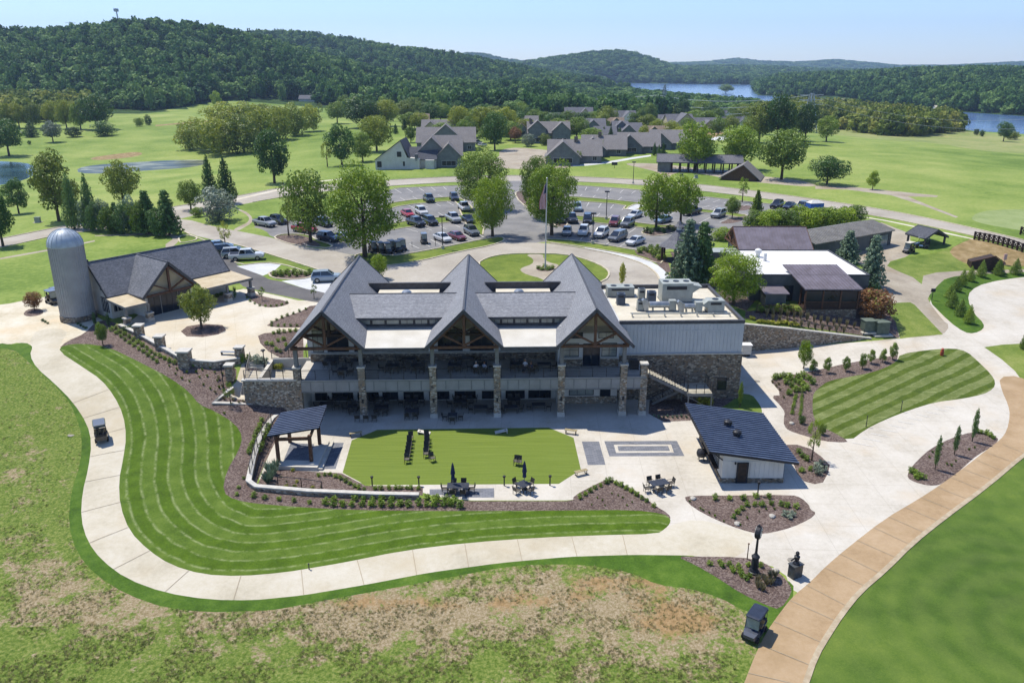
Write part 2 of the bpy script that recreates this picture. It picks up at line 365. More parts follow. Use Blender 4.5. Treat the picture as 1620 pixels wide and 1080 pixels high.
        if joints:
            sx, rot, dk = joints; br = t.n.new('ShaderNodeTexBrick'); t.l.new(t.mapping((1, 1, 1), (0, 0, rot)), br.inputs['Vector'])
            br.offset = 0; br.inputs['Scale'].default_value = 1; br.inputs['Brick Width'].default_value = sx; br.inputs['Row Height'].default_value = sx
            br.inputs['Mortar Size'].default_value = .02; br.inputs['Color1'].default_value = (0, 0, 0, 1); br.inputs['Color2'].default_value = (0, 0, 0, 1); br.inputs['Mortar'].default_value = (1, 1, 1, 1)
            col = t.mix(t.math('MULTIPLY', br.outputs['Color'], .5), col, dk)
        t.bump(n3, .15, .01); return t.fin(col, .85, 0, .25)
    M['concrete'] = concrete('path_concrete', 'cdbfa0','e3d8bd','efe7d3', 'e8cfa8', (4.2, .03, 'a89c82'))
    M['path'] = concrete('cart_path_concrete', 'c6bca3','d8ceb6','e2dac6', 'cdbd9c')
    M['plaza'] = concrete('plaza_concrete', 'd4c8b0','e2d8c2','eae2d0', 'd9c6a2', (3.6, -.35, 'bcae94'))
    M['patio'] = concrete('patio_concrete', 'c9c0ae','dcd4c4','e6dfd1', 'd9c6a8', (3.43, .03, 'aaa190'))
    M['brown'] = concrete('tinted_concrete', 'ab8f6a','bca07a','c9ae8a', 'a2875f')
    M['road'] = concrete('worn_road', 'ada494','bdb4a4','cbc3b4', 'a39a8c', sc_=.5)
    M['asphalt'] = concrete('grey_asphalt', '7b7a78','8c8a87','9c9995', 'a9a49b')
    M['darkasphalt'] = concrete('fresh_asphalt', '605e5d','6e6b69','7c7876')
    M['handicap'] = concrete('pale_concrete', 'cfd0cd','dedfdc','eaeae6')
    M['graypath'] = concrete('grey_path', 'a39784','b6aa95','c6bba6', 'a08c6c')
    t = NT('mulch'); v = t.vor(9, out='Color'); n = t.noise(5, 4, .8); n2 = t.noise(.35, 4)
    f = t.math('ADD', t.math('MULTIPLY', n, .6), t.math('MULTIPLY', t.n.new('ShaderNodeSeparateColor').outputs[0], 0))
    sp = t.n.new('ShaderNodeSeparateColor'); t.l.new(v, sp.inputs[0])
    f = t.math('ADD', t.math('MULTIPLY', n, .45), t.math('ADD', t.math('MULTIPLY', sp.outputs[0], .3), t.math('MULTIPLY', n2, .25)))
    M['mulch'] = t.fin(t.ramp(f, [(.25,'4a3c36'),(.42,'6c5b54'),(.56,'86756c'),(.75,'ab9b90')]), .95, 0, .1); t.bump(t.noise(10, 4, .8), .8, .1)
    t = NT('dark_pavers'); br = t.n.new('ShaderNodeTexBrick'); t.l.new(t.mapping((1, 1, 1), (0, 0, -.03)), br.inputs['Vector']); br.inputs['Scale'].default_value = 1
    br.inputs['Brick Width'].default_value = .5; br.inputs['Row Height'].default_value = .25; br.inputs['Mortar Size'].default_value = .012
    br.inputs['Color1'].default_value = lin('74777e'); br.inputs['Color2'].default_value = lin('8e9096'); br.inputs['Mortar'].default_value = lin('5a5c60')
    M['pavers'] = t.fin(br.outputs['Color'], .8)
    t = NT('soil_bare'); M['soil'] = t.fin(t.ramp(t.noise(.5, 5, .7), [(.35,'8c7a52'),(.5,'a48d63'),(.65,'b9a47c')]), .95, 0, .1)
    t = NT('forest_floor'); M['floor'] = t.fin(t.ramp(t.noise(.1, 4), [(.35,'2c4420'),(.65,'4a6330')]), .95, 0, .1)
    t = NT('lake_water'); n = t.noise(.02, 3, co=t.mapping((1, .3, 1))); n2 = t.noise(.35, 4, .6, co=t.mapping((1, .25, 1)))
    t.bump(n2, .25, .3); M['lake'] = t.fin(t.ramp(n, [(.4,'5f7fae'),(.6,'7593bf')]), .16, 0, .5)
    t = NT('pond_water'); n2 = t.noise(.6, 4, .6); t.bump(n2, .3, .2); M['pond'] = t.fin(t.ramp(t.noise(.05, 3), [(.4,'2f4c58'),(.6,'4d6f80')]), .12, 0, .5)
    t = NT('marsh'); M['marsh'] = t.fin(t.ramp(t.noise(.12, 5, .7, co=t.mapping((.5, 1.6, 1))), [(.42,'3c4a44'),(.5,'5a6048'),(.56,'8a8e6c'),(.66,'d0d2b8')]), .35)
    return M
GM = ground_mats()
# ---------------------------------------------------------------- regions traced on the ground, later ones lie over earlier ones
LAWN_IN = [(92,555),(130,580),(160,600),(180,625),(195,655),(200,690),(195,725),(188,760),(190,800),(205,840),(235,870),(270,893),(320,908),(380,911),(450,905),(540,890),(640,870),(740,858),(850,850),(950,846),(1040,844)]
PATH_OUT = [(46,540),(52,548),(47,562),(58,582),(85,605),(115,635),(138,670),(145,700),(140,740),(130,780),(128,820),(138,855),(160,885),(200,915),(260,937),(330,948),(400,949),(480,941),(580,924),(680,905),(790,890),(900,880),(1000,877),(1090,878)]
REG = [  # name, material key, polygon, smoothing, label
 ('meadow','meadow',[(1290,183),(1400,205),(1480,206),(1540,209),(1620,216),(1760,230),(1760,252),(1620,243),(1560,240),(1480,226),(1400,222),(1330,214),(1280,208)],1),
 ('fairway','fairway',[(1180,262),(1240,250),(1300,225),(1400,232),(1560,244),(1620,250),(1700,260),(1700,330),(1620,310),(1480,296),(1345,290),(1280,288)],1),
 ('rough_ground','rough',[(-160,540),(0,540),(20,550),(45,572),(100,622),(118,650),(130,690),(128,730),(112,780),(108,830),(122,875),(150,908),(200,940),(265,962),(330,968),(430,965),(520,948),(620,930),(700,915),(800,896),(860,892),(930,893),(1000,905),(1040,925),(1090,930),(1140,945),(1175,965),(1212,975),(1240,1000),(1230,1200),(1200,1400),(-500,1400),(-700,900),(-400,560)],1),
 ('concrete_yard','concrete',[(-60,486),(0,483),(60,471),(100,466),(108,470),(150,500),(190,520),(210,528),(240,560),(150,600),(92,600),(46,548),(30,541),(15,545),(0,542),(-60,560)],0),
 ('concrete_yard','patio',[(470,640),(470,600),(1030,600),(1100,660),(1150,660),(1172,640),(1168,600),(1160,560),(1180,556),(1373,543),(1423,535),(1492,530),(1500,512),(1480,500),(1468,473),(1490,445),(1620,436),(1760,430),(1760,640),(1620,690),(1600,760),(1480,860),(1300,935),(1254,940),(1240,900),(1170,882),(1090,879),(1040,860),(1018,846),(1034,822),(1022,797),(1011,779),(975,761),(962,758),(907,786),(907,791),(736,791),(669,782),(669,769),(578,768),(540,748),(445,743),(405,770),(425,719),(464,642)],0),
 ('lawn_edge','edge',[(-60,560),(0,542),(15,545),(40,541),(52,548),(60,560),(100,600),(160,690),(150,780),(150,840),(200,900),(330,935),(400,937),(580,915),(790,880),(1040,868),(1090,878),(1120,895),(1180,935),(1205,925),(1245,915),(1259,930),(1243,975),(1222,1000),(1204,1035),(1212,975),(1175,965),(1140,945),(1090,930),(1040,925),(1000,905),(930,893),(860,892),(800,896),(700,915),(620,930),(520,948),(430,965),(330,968),(265,962),(200,940),(150,908),(122,875),(108,830),(112,780),(128,730),(130,690),(118,650),(100,622),(45,572),(20,550)],0),
 ('cart_path','path',PATH_OUT+[(1170,882),(1200,844),(1100,820),(1060,830)]+LAWN_IN[::-1]+[(95,545),(110,520),(60,520)],0),
 ('mulch_bed','mulch',[(92,552),(105,540),(135,527),(150,510),(170,505),(200,520),(222,534),(255,553),(294,577),(345,580),(374,578),(374,603),(350,625),(464,645),(425,719),(402,773),(410,779),(669,788),(736,792),(907,792),(907,784),(941,766),(962,757),(978,762),(1011,779),(1037,800),(1058,812),(1062,822),(1000,840),(300,840),(250,640)],0),
 ('terrace','plaza',[(374,603),(384,570),(480,570),(480,646),(464,645),(352,627)],0),
 ('mulch_bed','mulch',[(387,577),(400,570),(448,578),(450,586),(388,586)],0),
 ('striped_lawn','striped',LAWN_IN+[(1052,836),(1060,828),(1061,820),(1050,812),(1000,806),(900,807),(740,808),(560,807),(420,798),(372,791),(352,778),(358,745),(378,712),(384,690),(372,670),(340,650),(315,640),(300,620),(270,598),(220,572),(170,548),(130,543),(100,546)],1),
 ('mulch_bed','mulch',[(410,779),(405,770),(418,745),(445,742),(501,746),(540,748),(578,768),(669,769.5),(669,783),(506,782)],0),
 ('artificial_turf','turf',[(556.5,696),(597,679.5),(868,676),(907.4,692),(919,742.6),(884,765),(578.5,767),(542,747.4)],0),
 ('paver_patch','pavers',[(920.4,698),(947.6,698),(958,734.8),(930,735.3)],0),
 ('paver_patch','pavers',[(956,697.5),(1070.8,697),(1083,721),(964,721.5)],0),
 ('paver_patch','patio',[(971,703),(1061.7,702.7),(1066,715.4),(974.8,716)],0),
 ('paver_patch','pavers',[(977,705.2),(1057,705),(1060,712.8),(978.7,713.3)],0),
 ('paver_patch','pavers',[(679.6,773.5),(781.7,771.6),(781.7,786.7),(735,786.7),(735,783),(679.6,782.5)],0),
 ('paver_patch','pavers',[(526,700),(544,700),(531,741.5),(512,741.5)],0),
 ('mulch_bed','mulch',[(1026,654),(1050,667),(1092,665),(1110,652),(1150,652),(1167,634),(1164,600),(1100,600),(1030,605)],0),
 ('lawn','lawn',[(1138,646),(1154,637),(1172,622),(1190,624),(1198,634),(1205,645),(1206,658),(1180,662),(1150,660)],1),
 ('striped_lawn','striped2',[(1297,612),(1310,602.5),(1343,596),(1375.5,590),(1400,582),(1419,571),(1424,560),(1465,553.6),(1508.6,550.3),(1530,556),(1548,572),(1568,591.6),(1575,604),(1572,614.7),(1555,624),(1519.5,631),(1479,636),(1438,648.6),(1397,665),(1370,678.5),(1344,698),(1316,682),(1294,673),(1286,657),(1285.4,635),(1287,621.5)],1),
 ('mulch_bed','mulch',[(1214,596),(1261.5,591.6),(1299.5,583.5),(1348.4,572.6),(1405,564),(1421,560),(1419,571),(1400,582),(1375.5,590),(1343,596),(1310,602.5),(1297,612),(1287,621.5),(1285.4,635),(1286,657),(1294,673),(1316,682),(1344,698),(1332,699.7),(1302,697.5),(1269.6,688),(1248,681),(1240,673),(1240,660),(1242,652),(1234,640.5),(1219.4,625.6),(1238,625)],0),
 ('mulch_bed','mulch',[(1242.5,703),(1261.5,703),(1283,709.7),(1299.5,722),(1313,735),(1310,748),(1302,762.7),(1288.6,765.4),(1272,761),(1261.5,749)],0),
 ('mulch_bed','mulch',[(1435,755),(1438,743.7),(1451.6,727.4),(1473,708.4),(1506,692),(1538.5,682.6),(1560,684),(1574,689.4),(1580.6,695),(1571,705.7),(1546.6,719),(1525,738),(1506,756),(1487,767),(1468,768),(1446,762)],1),
 ('mulch_bed','mulch',[(1081,787),(1092,783.5),(1143.7,783.5),(1252.6,782),(1268,787),(1280,798),(1282,805.6),(1292,811),(1281,821),(1252.6,834),(1221.5,842),(1200.7,844.5),(1169.6,836.7),(1130.7,821),(1097,803)],1),
 ('putting_green','putting',[(1273,1085),(1290,1036.7),(1312,1000.6),(1331,971.7),(1360,935.6),(1400,902),(1442,860),(1492,820),(1560,770),(1620,719),(1760,640),(2600,480),(2600,1400),(1273,1400)],0),
 ('lawn','lawn',[(1557,549),(1585,545),(1760,535),(1760,650),(1640,612),(1620,606),(1606,587),(1585,568.5)],0),
 ('tinted_path','brown',[(1170,1100),(1177,1080),(1196,1032),(1213,998),(1235,967),(1254,943),(1283,919),(1307,894.6),(1341,865.7),(1400,820),(1451.6,790),(1487,767),(1525,739.6),(1560,712),(1583,695),(1593,681),(1598,657),(1595,640),(1585,618),(1580,596),(1612,594),(1640,612),(1760,650),(1800,600),(1620,719),(1560,770),(1492,820),(1442,860),(1400,902),(1360,935.6),(1331,971.7),(1312,1000.6),(1290,1036.7),(1273,1085),(1270,1100)],0),
 ('mulch_bed','mulch',[(1070,879.5),(1100,879.5),(1172,880.5),(1206,887.4),(1235,906.7),(1250,924),(1253,938),(1234,964),(1213,957),(1172,938),(1136,914),(1100,893)],1),
 # upper level around the clubhouse
 ('plaza','plaza',[(190,522),(222,530),(255,549),(294,572),(345,575),(381,568),(384,572),(480,600),(480,540),(560,470),(484,478),(432,466),(399,459),(381,456),(340,470),(240,480)],0),
 ('service_yard','graypath',[(1376,538),(1422,535),(1411.5,478),(1404,470),(1385,440),(1340,400),(1330,385),(1400,360),(1440,388),(1445,403),(1396,417),(1458,444),(1466,472),(1490,505),(1503,515),(1492,530)],0),
 ('garden_lawn','lawn',[(1165,500),(1175,512),(1377,538),(1422,535),(1415,498),(1400,470),(1340,470),(1170,470)],0),
 ('mulch_bed','mulch',[(1178,503),(1376,532),(1422,534),(1418,510),(1400,490),(1350,485),(1180,492)],0),
 ('concrete_yard','patio',[(1180,553),(1260,548.5),(1376,539.5),(1423,535),(1400,541),(1300,552),(1190,566)],0),
 ('lawn','lawn',[(1411.5,479),(1440,478),(1447,482),(1492,529),(1424,535),(1414,500)],0),
 ('lawn','lawn',[(1396,417),(1445,405),(1470,402),(1481,399),(1500,395),(1540,372),(1640,396),(1640,425),(1620,426),(1520,428),(1481,431),(1461,436),(1458,444),(1425,431)],0),
 ('path','graypath',[(1461,436),(1481,431),(1520,428.5),(1620,426),(1640,426),(1640,434),(1515,437),(1494,441.5),(1476,462),(1466,474),(1455,465)],0),
 ('lawn','edge',[(1466,472.6),(1480,455),(1494,441.5),(1515,436),(1560,433),(1640,430),(1640,438),(1620,437.6),(1559,447),(1534.6,459.6),(1531,475),(1541,496),(1556.7,511.5),(1556,520.6),(1541,527.6),(1525.6,525.7),(1502,509)],0),
 ('verge','soil',[(1500,395),(1530,380),(1545,377),(1640,404),(1640,422),(1590,420),(1530,418),(1510,408)],1),
 ('drive','road',[(265,352),(290,345),(340,359),(385,367),(440,378),(470,389),(534,397),(560,405),(620,405),(700,392),(780,377),(800,377),(810,384),(866,384),(925,393),(971,403),(1008,414),(1032,425),(1044,438),(1046,452),(1046,475),(600,475),(545,450),(526,434),(437.8,406),(375,388),(345,381),(300,371)],0),
 ('service_drive','darkasphalt',[(355,420),(330,395),(340,385),(362,400),(375.6,421),(415.7,436),(425,442),(445.6,445),(456,449),(484.5,457),(505,461),(560,470),(560,485),(497,478),(463.7,471),(432.6,465),(399,457),(380.7,452)],0),
 ('pale_stalls','handicap',[(374,421),(419.6,415.6),(445.6,418),(433,429),(425,432.4),(416,436)],0),
 ('pale_stalls','handicap',[(445.6,444.5),(502.6,437.6),(540,447),(540,470),(505,461),(484.5,457)],0),
 ('mulch_bed','mulch',[(425,432.5),(433,428.5),(470,428.5),(496,434.5),(488,440),(466,442.5),(440,441.5),(428,438)],1),
 ('lawn','lawn',[(356,384),(375.6,388),(437.8,406),(526,434.5),(515.6,437),(497,434),(476.7,427),(448,418.5),(422,415.6),(400,402),(370,391)],0),
 ('mulch_bed','mulch',[(385,465),(393,471),(400,477),(418,486),(440,486),(460,480),(450,475),(420,470),(399,462)],1),
 ('mulch_bed','mulch',[(421.6,515),(432,508),(450,501),(475,493),(490,484),(520,480),(520,510),(480,518),(440,518)],0),
 ('mulch_bed','mulch',[(408,531),(418,527),(440,525),(480,520),(480,575),(472,576),(442,565),(425,556),(412,543)],0),
 ('mulch_bed','mulch',[(286,524),(296,516),(320,512),(352,514),(358,522),(345,529),(320,533),(295,532)],0),
 ('mulch_bed','mulch',[(36,497),(42,490),(55,487),(66,489),(70,494),(62,499),(44,501)],1),
 ('parking_lot','asphalt',[(430,376),(420,364),(395,358),(440,352),(560,330),(600,306),(622,298),(718,294),(800,291),(804,284),(832,284),(836,292),(904,293),(1008,300),(1110,311),(1200,321),(1290,331),(1305,345),(1180,353),(1155,372),(1120,384),(1066,392),(1049,396),(1004,396),(960,388),(912,381),(866,378),(862,384),(805,384),(798,377),(766.7,377.5),(703.7,391),(644,402),(618.5,405),(558,404),(534,398)],0),
 ('kerb_island','islandgrass',[(432.6,376.5),(440,372),(455,370),(488,371.5),(501,380),(527,388),(521,393),(500,391),(470,388.5),(451,384)],1),
 ('mulch_bed','mulch',[(434,376.5),(441,372.5),(455,371),(474,371.5),(490,376),(510,388),(500,390),(470,387.5),(451,383)],1),
 ('kerb_island','islandgrass',[(598,361),(631.5,351),(689,344.4),(730,341),(756,338.5),(775,338),(770,345),(754,347),(704,352.5),(646,359.5),(600,368)],1),
 ('kerb_island','islandgrass',[(605,326),(631.5,318.5),(709,311.5),(728,312),(750,330),(770,372),(745,370),(728,335),(722,318),(709,318.5),(637,324.5),(606,334)],1),
 ('kerb_island','mulch',[(814,306),(822,302),(838,305),(870,330),(900,352),(890,364),(850,340),(822,320)],1),
 ('kerb_island','islandgrass',[(895,311),(914,311.5),(1001,319.4),(1050,326),(1100,330),(1160,337),(1185,341),(1180,346),(1130,337),(1050,333),(1003,333),(985,331),(992,324),(915.6,318.5),(896,317)],1),
 ('kerb_island','handicap',[(988,331),(1006,322),(1018,325),(1005,333.5)],0),
 ('kerb_island','islandgrass',[(905,340),(917,342.6),(956,344),(1026.6,355.6),(1060,357),(1091,358.5),(1087,362),(1069,368),(1040,374),(1026,373),(1013,368.5),(1024,362),(1008,359.5),(939.6,352.5),(908,348)],1),
 ('mulch_bed','mulch',[(1016,368.5),(1024,362.5),(1056,357.5),(1089,359.5),(1069,367.5),(1040,373),(1027,372.5)],1),
 ('mulch_bed','mulch',[(1137,353),(1155.6,345.6),(1180,340.5),(1194,341.7),(1180,347),(1166,352),(1150,354)],1),
 ('mulch_bed','mulch',[(1155,330),(1175,324),(1190,326),(1186,332),(1166,334)],1),
 ('kerb_island','islandgrass',[(557,405),(580,399),(620,405),(644,402),(703.7,391),(766.7,378),(793,374),(800,380),(780,388),(723,399),(666,413),(619,420),(583,422),(565,418)],1),
 ('kerb_island','islandgrass',[(862,382),(866.7,377.5),(912,381),(960,388),(1004,396),(1018,396),(1045,396),(1050,418),(1030,414),(1008,406),(971,399),(925,391),(871,384)],0),
 ('mulch_bed','mulch',[(1004,397),(1014,392),(1030,392),(1049,396),(1056,412),(1062,430),(1052,432),(1040,418),(1025,408),(1008,403)],0),
 ('sidewalk','handicap',[(925,394),(925,390.5),(971,398.5),(1008,406),(1036,416),(1054,430),(1060,440),(1060,480),(1046,480),(1046,450),(1041,436),(1030,424.5),(1008,413),(971,402)],0),
 ('roundabout_island','islandgrass',[(755,417),(768,409),(785,404.5),(800,402.5),(825,401),(897,402),(935,413),(958,424),(965,433),(958,444),(930,452),(890,457),(840,457),(790,452),(768,437)],1),
 ('path','graypath',[(830,402),(845,410),(842,418),(826,423),(822,428),(835,435),(856,440),(866,448),(870,460),(900,460),(886,445),(880,425),(886,419),(868,415),(859,408),(860,402)],1),
 ('mulch_bed','mulch',[(848,426),(850,422.5),(862,421),(874,422.5),(877,426),(870,429),(855,429)],1),
 ('mulch_bed','mulch',[(1045,455),(1062,430),(1066,412),(1060,398),(1100,402),(1140,430),(1180,440),(1200,470),(1180,492),(1150,480),(1120,452)],0),
 ('gravel_lot','graypath',[(1310,370),(1395,352),(1440,370),(1440,390),(1396,414),(1350,400)],0),
 # roads and walks beyond
 ('road','road',[(-80,382),(0,378),(60,366),(130,352),(230,335),(330,318),(400,306),(440,297.5),(520,292),(620,284.5),(740,278.5),(860,277.5),(1000,283.5),(1100,291),(1200,303),(1300,317),(1400,332),(1500,352),(1620,380),(1760,416),(1760,430),(1620,392),(1500,364),(1400,344),(1300,328),(1200,313),(1100,301),(1000,291.5),(860,285.5),(740,287),(620,294),(520,302),(451,311),(400,320),(350,330),(290,345),(262,352),(100,370),(0,392),(-80,402)],0),
 ('sidewalk','plaza',[(371,315),(451,297),(500,287),(580,278),(580,279),(500,288.5),(452,299),(373,317)],0),
 ('sidewalk','plaza',[(1300,331.5),(1400,348),(1500,368.5),(1540,377.5),(1540,379),(1500,370.5),(1400,349.5),(1300,333)],0),
 ('sidewalk','graypath',[(95,360),(150,352),(150,354),(95,362.5)],0),
 ('sidewalk','graypath',[(0,408),(90,392),(150,380),(150,382),(90,394.5),(0,410.5)],0),
 ('sidewalk','graypath',[(368,364),(380,357),(392,352),(395,345),(388,338),(376,332),(379,331),(392,336),(400,345),(398,353),(388,359),(376,365.5)],1),
 ('sidewalk','graypath',[(257,390),(268,382),(275,377),(262,371),(150,374),(150,372),(262,368),(285,373),(283,381),(276,388),(268,393)],1),
 ('kerb_island','lawn',[(283,374),(297,372),(313,376),(309,381),(287,385),(283,381)],1),
 ('range_path','graypath',[(1290,293.5),(1345,295.3),(1484,309.5),(1482,312),(1436,310.8),(1470,325),(1516,343),(1512,344.5),(1460,325),(1410,309),(1340,300),(1290,299)],0),
 ('practice_green','green',[(1536,345),(1545,337),(1570,332),(1620,331),(1700,334),(1700,378),(1660,372),(1600,362),(1560,355),(1542,350)],1),
 ('sidewalk','handicap',[(884,261.5),(930,259),(965,255),(1000,249),(1030,245),(1030,247.3),(1000,252),(968,258),(930,262),(900,264)],0),
 ('pavilion_yard','graypath',[(985,259),(1010,258),(1045,259),(1100,266),(1160,275),(1250,283),(1290,291),(1290,296),(1230,292),(1160,284),(1090,272),(1062,275),(1058,283),(1060,291),(1048,290),(1048,278),(1040,272),(1015,266)],0),
 ('court','graypath',[(790,237),(820,233),(860,237),(905,242),(905,247),(880,248),(906,256),(906,266),(825,268),(790,266),(770,262),(765,255),(790,250)],0),
 ('court','handicap',[(700,262),(722,262),(722,264.5),(690,264)],0),
 ('court','handicap',[(1000,198),(1030,194),(1050,198),(1045,206),(1010,204)],0),
 ('court','handicap',[(1140,210),(1160,214),(1150,222),(1120,222)],0),
 ('court','handicap',[(1090,221),(1150,218),(1150,220.5),(1092,223.5)],0),
 ('pond','pond',[(-80,253),(0,255),(40,257.5),(56,263),(57,272),(48,281),(28,288),(0,293),(-80,300)],1),
 ('marsh','marsh',[(122,266),(150,261),(200,257.5),(260,254),(320,252.5),(332,256),(318,262),(290,266),(230,270),(160,275),(124,274)],1),
 ('soil_bank','soil',[(140,250),(180,244),(215,240),(228,243),(215,248),(180,252),(150,254)],1),
 ('soil_bank','soil',[(1114,208),(1140,207),(1150,214),(1120,219),(1108,216)],1),
 ('striped_lawn','fairway',[(0,470),(30,466),(110,440),(200,410),(262,392),(262,380),(160,382),(90,396),(0,412),(-60,420),(-60,484)],0),
 ('practice_path','soil',[(245,198),(290,194),(330,191),(330,192.5),(290,196),(247,200)],0),
]
FOREST_FLOOR = [(-900,185),(60,185),(232,179),(340,165),(420,160),(440,166),(540,172),(640,178),(830,186),(960,190),(1100,188),(1200,190),(1330,205),(1480,200),(1500,188),(2700,230),(2700,80),(-900,20)]
def build_ground():
    polys = []; edges = []; V = []
    def addpoly(w):
        n = len(V); V.extend(w); m = len(w); edges.extend((n+i, n+(i+1) % m) for i in range(m))
    for r in REG:
        pts = smooth(r[2], r[3]) if r[3] else r[2]
        if not r[3]:   # light rounding of traced corners, densify long edges
            q = []
            for i in range(len(pts)):
                a, b = pts[i], pts[(i+1) % len(pts)]; L = math.hypot(a[0]-b[0], a[1]-b[1]); k = max(1, int(L/40))
                q += [(a[0]+(b[0]-a[0])*j/k, a[1]+(b[1]-a[1])*j/k) for j in range(k)]
            pts = smooth(q, 1) if len(pts) > 12 and r[0] != 'artificial_turf' else q
        w = [tuple(p[:2]) for p in G_many(pts)]; polys.append(w); addpoly(w)
    addpoly(LAKE)
    # survey grid
    def jit(a): return a+rng.uniform(-.3, .3, a.shape)
    for x0, x1, y0, y1, st in ((-75, 75, 22, 140, 2.2), (-330, 330, 140, 460, 7.)):
        X, Y = np.meshgrid(np.arange(x0, x1, st), np.arange(y0, y1, st)); X = jit(X.ravel()); Y = jit(Y.ravel())
        k = np.abs(X) < (.85*Y+25); V.extend(zip(X[k].tolist(), Y[k].tolist()))
    y = 466.
    while y < 7000:
        for q in np.arange(-700, 2400, 38): V.append(((q-810+rng.uniform(-9, 9))*CT/F*y, y*(1+rng.uniform(-.008, .008))))
        y *= 1.045
    for i in range(len(LOWER)):
        (a, w), (b, _) = LOWER[i], LOWER[(i+1) % len(LOWER)]
        if w > 1: continue
        L = math.dist(a, b); k = max(2, int(L/.8)); nx, ny = (b[1]-a[1])/L, -(b[0]-a[0])/L
        for j in range(k+1):
            px_, py_ = a[0]+(b[0]-a[0])*j/k, a[1]+(b[1]-a[1])*j/k
            V.append((px_, py_)); V.append((px_+nx*w, py_+ny*w)); V.append((px_-nx*w, py_-ny*w))
    for c in ((-60, 12), (60, 12), (-7000, 7100), (7000, 7100), (-500, 300), (500, 300), (-120, 60), (120, 60)): V.append(c)
    vs, es, fs, *_ = delaunay_2d_cdt([Vector(p) for p in V], edges, [], 0, 1e-4)
    P2 = np.array([(v.x, v.y) for v in vs]); Fc = np.array([tuple(f) for f in fs])
    Z = height(P2[:, 0], P2[:, 1]); C = P2[Fc].mean(1)
    rid = np.full(len(Fc), -1)
    px, py = pix_np(C[:, 0], C[:, 1], Z[Fc].mean(1))
    fl = in_poly(FOREST_FLOOR, px, py) | (C[:, 1] > 1500); rid[fl] = -2
    for i, w in enumerate(polys):
        a = np.array(w); bb = (C[:, 0] >= a[:, 0].min()) & (C[:, 0] <= a[:, 0].max()) & (C[:, 1] >= a[:, 1].min()) & (C[:, 1] <= a[:, 1].max())
        idx = np.nonzero(bb)[0]
        if len(idx): ins = in_poly(w, C[idx, 0], C[idx, 1]); rid[idx[ins]] = i
    rid[in_poly(LAKE, C[:, 0], C[:, 1])] = -3
    pin = np.array([p[:2] for p in G_many(smooth(LAWN_IN, 1, False))])
    def dist_line(x, y):
        d = np.full(len(x), 1e9)
        for (ax, ay), (bx, by) in zip(pin[:-1], pin[1:]):
            dx, dy = bx-ax, by-ay; t = np.clip(((x-ax)*dx+(y-ay)*dy)/(dx*dx+dy*dy+1e-9), 0, 1); d = np.minimum(d, np.hypot(x-ax-t*dx, y-ay-t*dy))
        return d
    A = G(1300, 660); B = G(1400, 615); dl = math.dist(A[:2], B[:2]); nx, ny = -(B[1]-A[1])/dl, (B[0]-A[0])/dl
    names = {-1: ('ground', 'lawn'), -2: ('forest_floor', 'floor'), -3: ('lake', 'lake')}
    for r in sorted(set(rid.tolist())):
        k = rid == r; f = Fc[k]; u, inv = np.unique(f, return_inverse=True); f2 = inv.reshape(f.shape)
        VV = np.column_stack([P2[u], Z[u]])
        nm, mk = names[r] if r < 0 else (REG[r][0], REG[r][1])
        if r == -1: mk = 'fairway'
        me = np_mesh(nm, VV, f2, smooth=True)
        if mk in ('striped', 'striped2'):
            sd = dist_line(VV[:, 0], VV[:, 1]) if mk == 'striped' else VV[:, 0]*nx+VV[:, 1]*ny
            at = me.attributes.new('sd', 'FLOAT', 'POINT'); at.data.foreach_set('value', sd.astype('f4'))
        if mk == 'rough':
            qx, qy = pix_np(VV[:, 0], VV[:, 1], VV[:, 2])
            def bl(L):
                v = np.zeros(len(qx))
                for cx, cy, rx, ry, a in L: v += a*np.exp(-(((qx-cx)/rx)**2+((qy-cy)/ry)**2))
                return v
            dry = bl([(60,680,90,40,.3),(30,760,60,60,.5),(60,900,90,60,.9),(230,950,180,45,.7),(520,980,260,55,.95),(850,940,280,50,1.2),(1050,1000,170,55,1.2),(700,1010,160,40,.6),(60,980,140,30,.8),(20,560,60,20,.3),(350,1020,140,22,.5),(900,1060,140,25,.4)])
            bare = bl([(230,930,110,25,.55),(560,960,130,28,.6),(800,950,200,30,.75),(1080,985,90,45,1.),(980,925,110,20,.7),(110,900,60,25,.4),(60,735,30,10,.3)])
            for n_, v_ in (('dry', dry*.55), ('bare', bare*.95)):
                at = me.attributes.new(n_, 'FLOAT', 'POINT'); at.data.foreach_set('value', v_.astype('f4'))
        o = link(nm, me, GM[mk]); tag(o, kind='structure')
    return P2, Fc, Z
build_ground()
# ---------------------------------------------------------------- kerbs, joints and painted lines
def strip(mb, pts, w, top=.004, depth=0., z=None):
    """ribbon of width w following ground points; depth>0 makes it a solid kerb"""
    pts = [Vector(p) for p in pts]; n = len(pts); L = []; R_ = []
    for i, p in enumerate(pts):
        t = (pts[min(i+1, n-1)]-pts[max(i-1, 0)]); t.z = 0
        if t.length < 1e-6: t = Vector((1, 0, 0))
        t.normalize(); nrm = Vector((-t.y, t.x, 0))*(w/2)
        for lst, q in ((L, p+nrm), (R_, p-nrm)): lst.append(Vector((q.x, q.y, p.z+top)))
    b = len(mb.v)
    if depth <= 0:
        mb.add(L+R_, [(i, n+i, n+i+1, i+1) for i in range(n-1)])
    else:
        low = [Vector((q.x, q.y, q.z-depth-top)) for q in L+R_]
        vs = L+R_+low; fs = []
        for i in range(n-1): fs += [(i, n+i, n+i+1, i+1), (n+i, 3*n+i, 3*n+i+1, n+i+1), (2*n+i, i, i+1, 2*n+i+1)]
        fs += [(0, 2*n, 3*n, n), (n-1, 2*n-1, 4*n-1, 3*n-1)]
        mb.add(vs, fs)
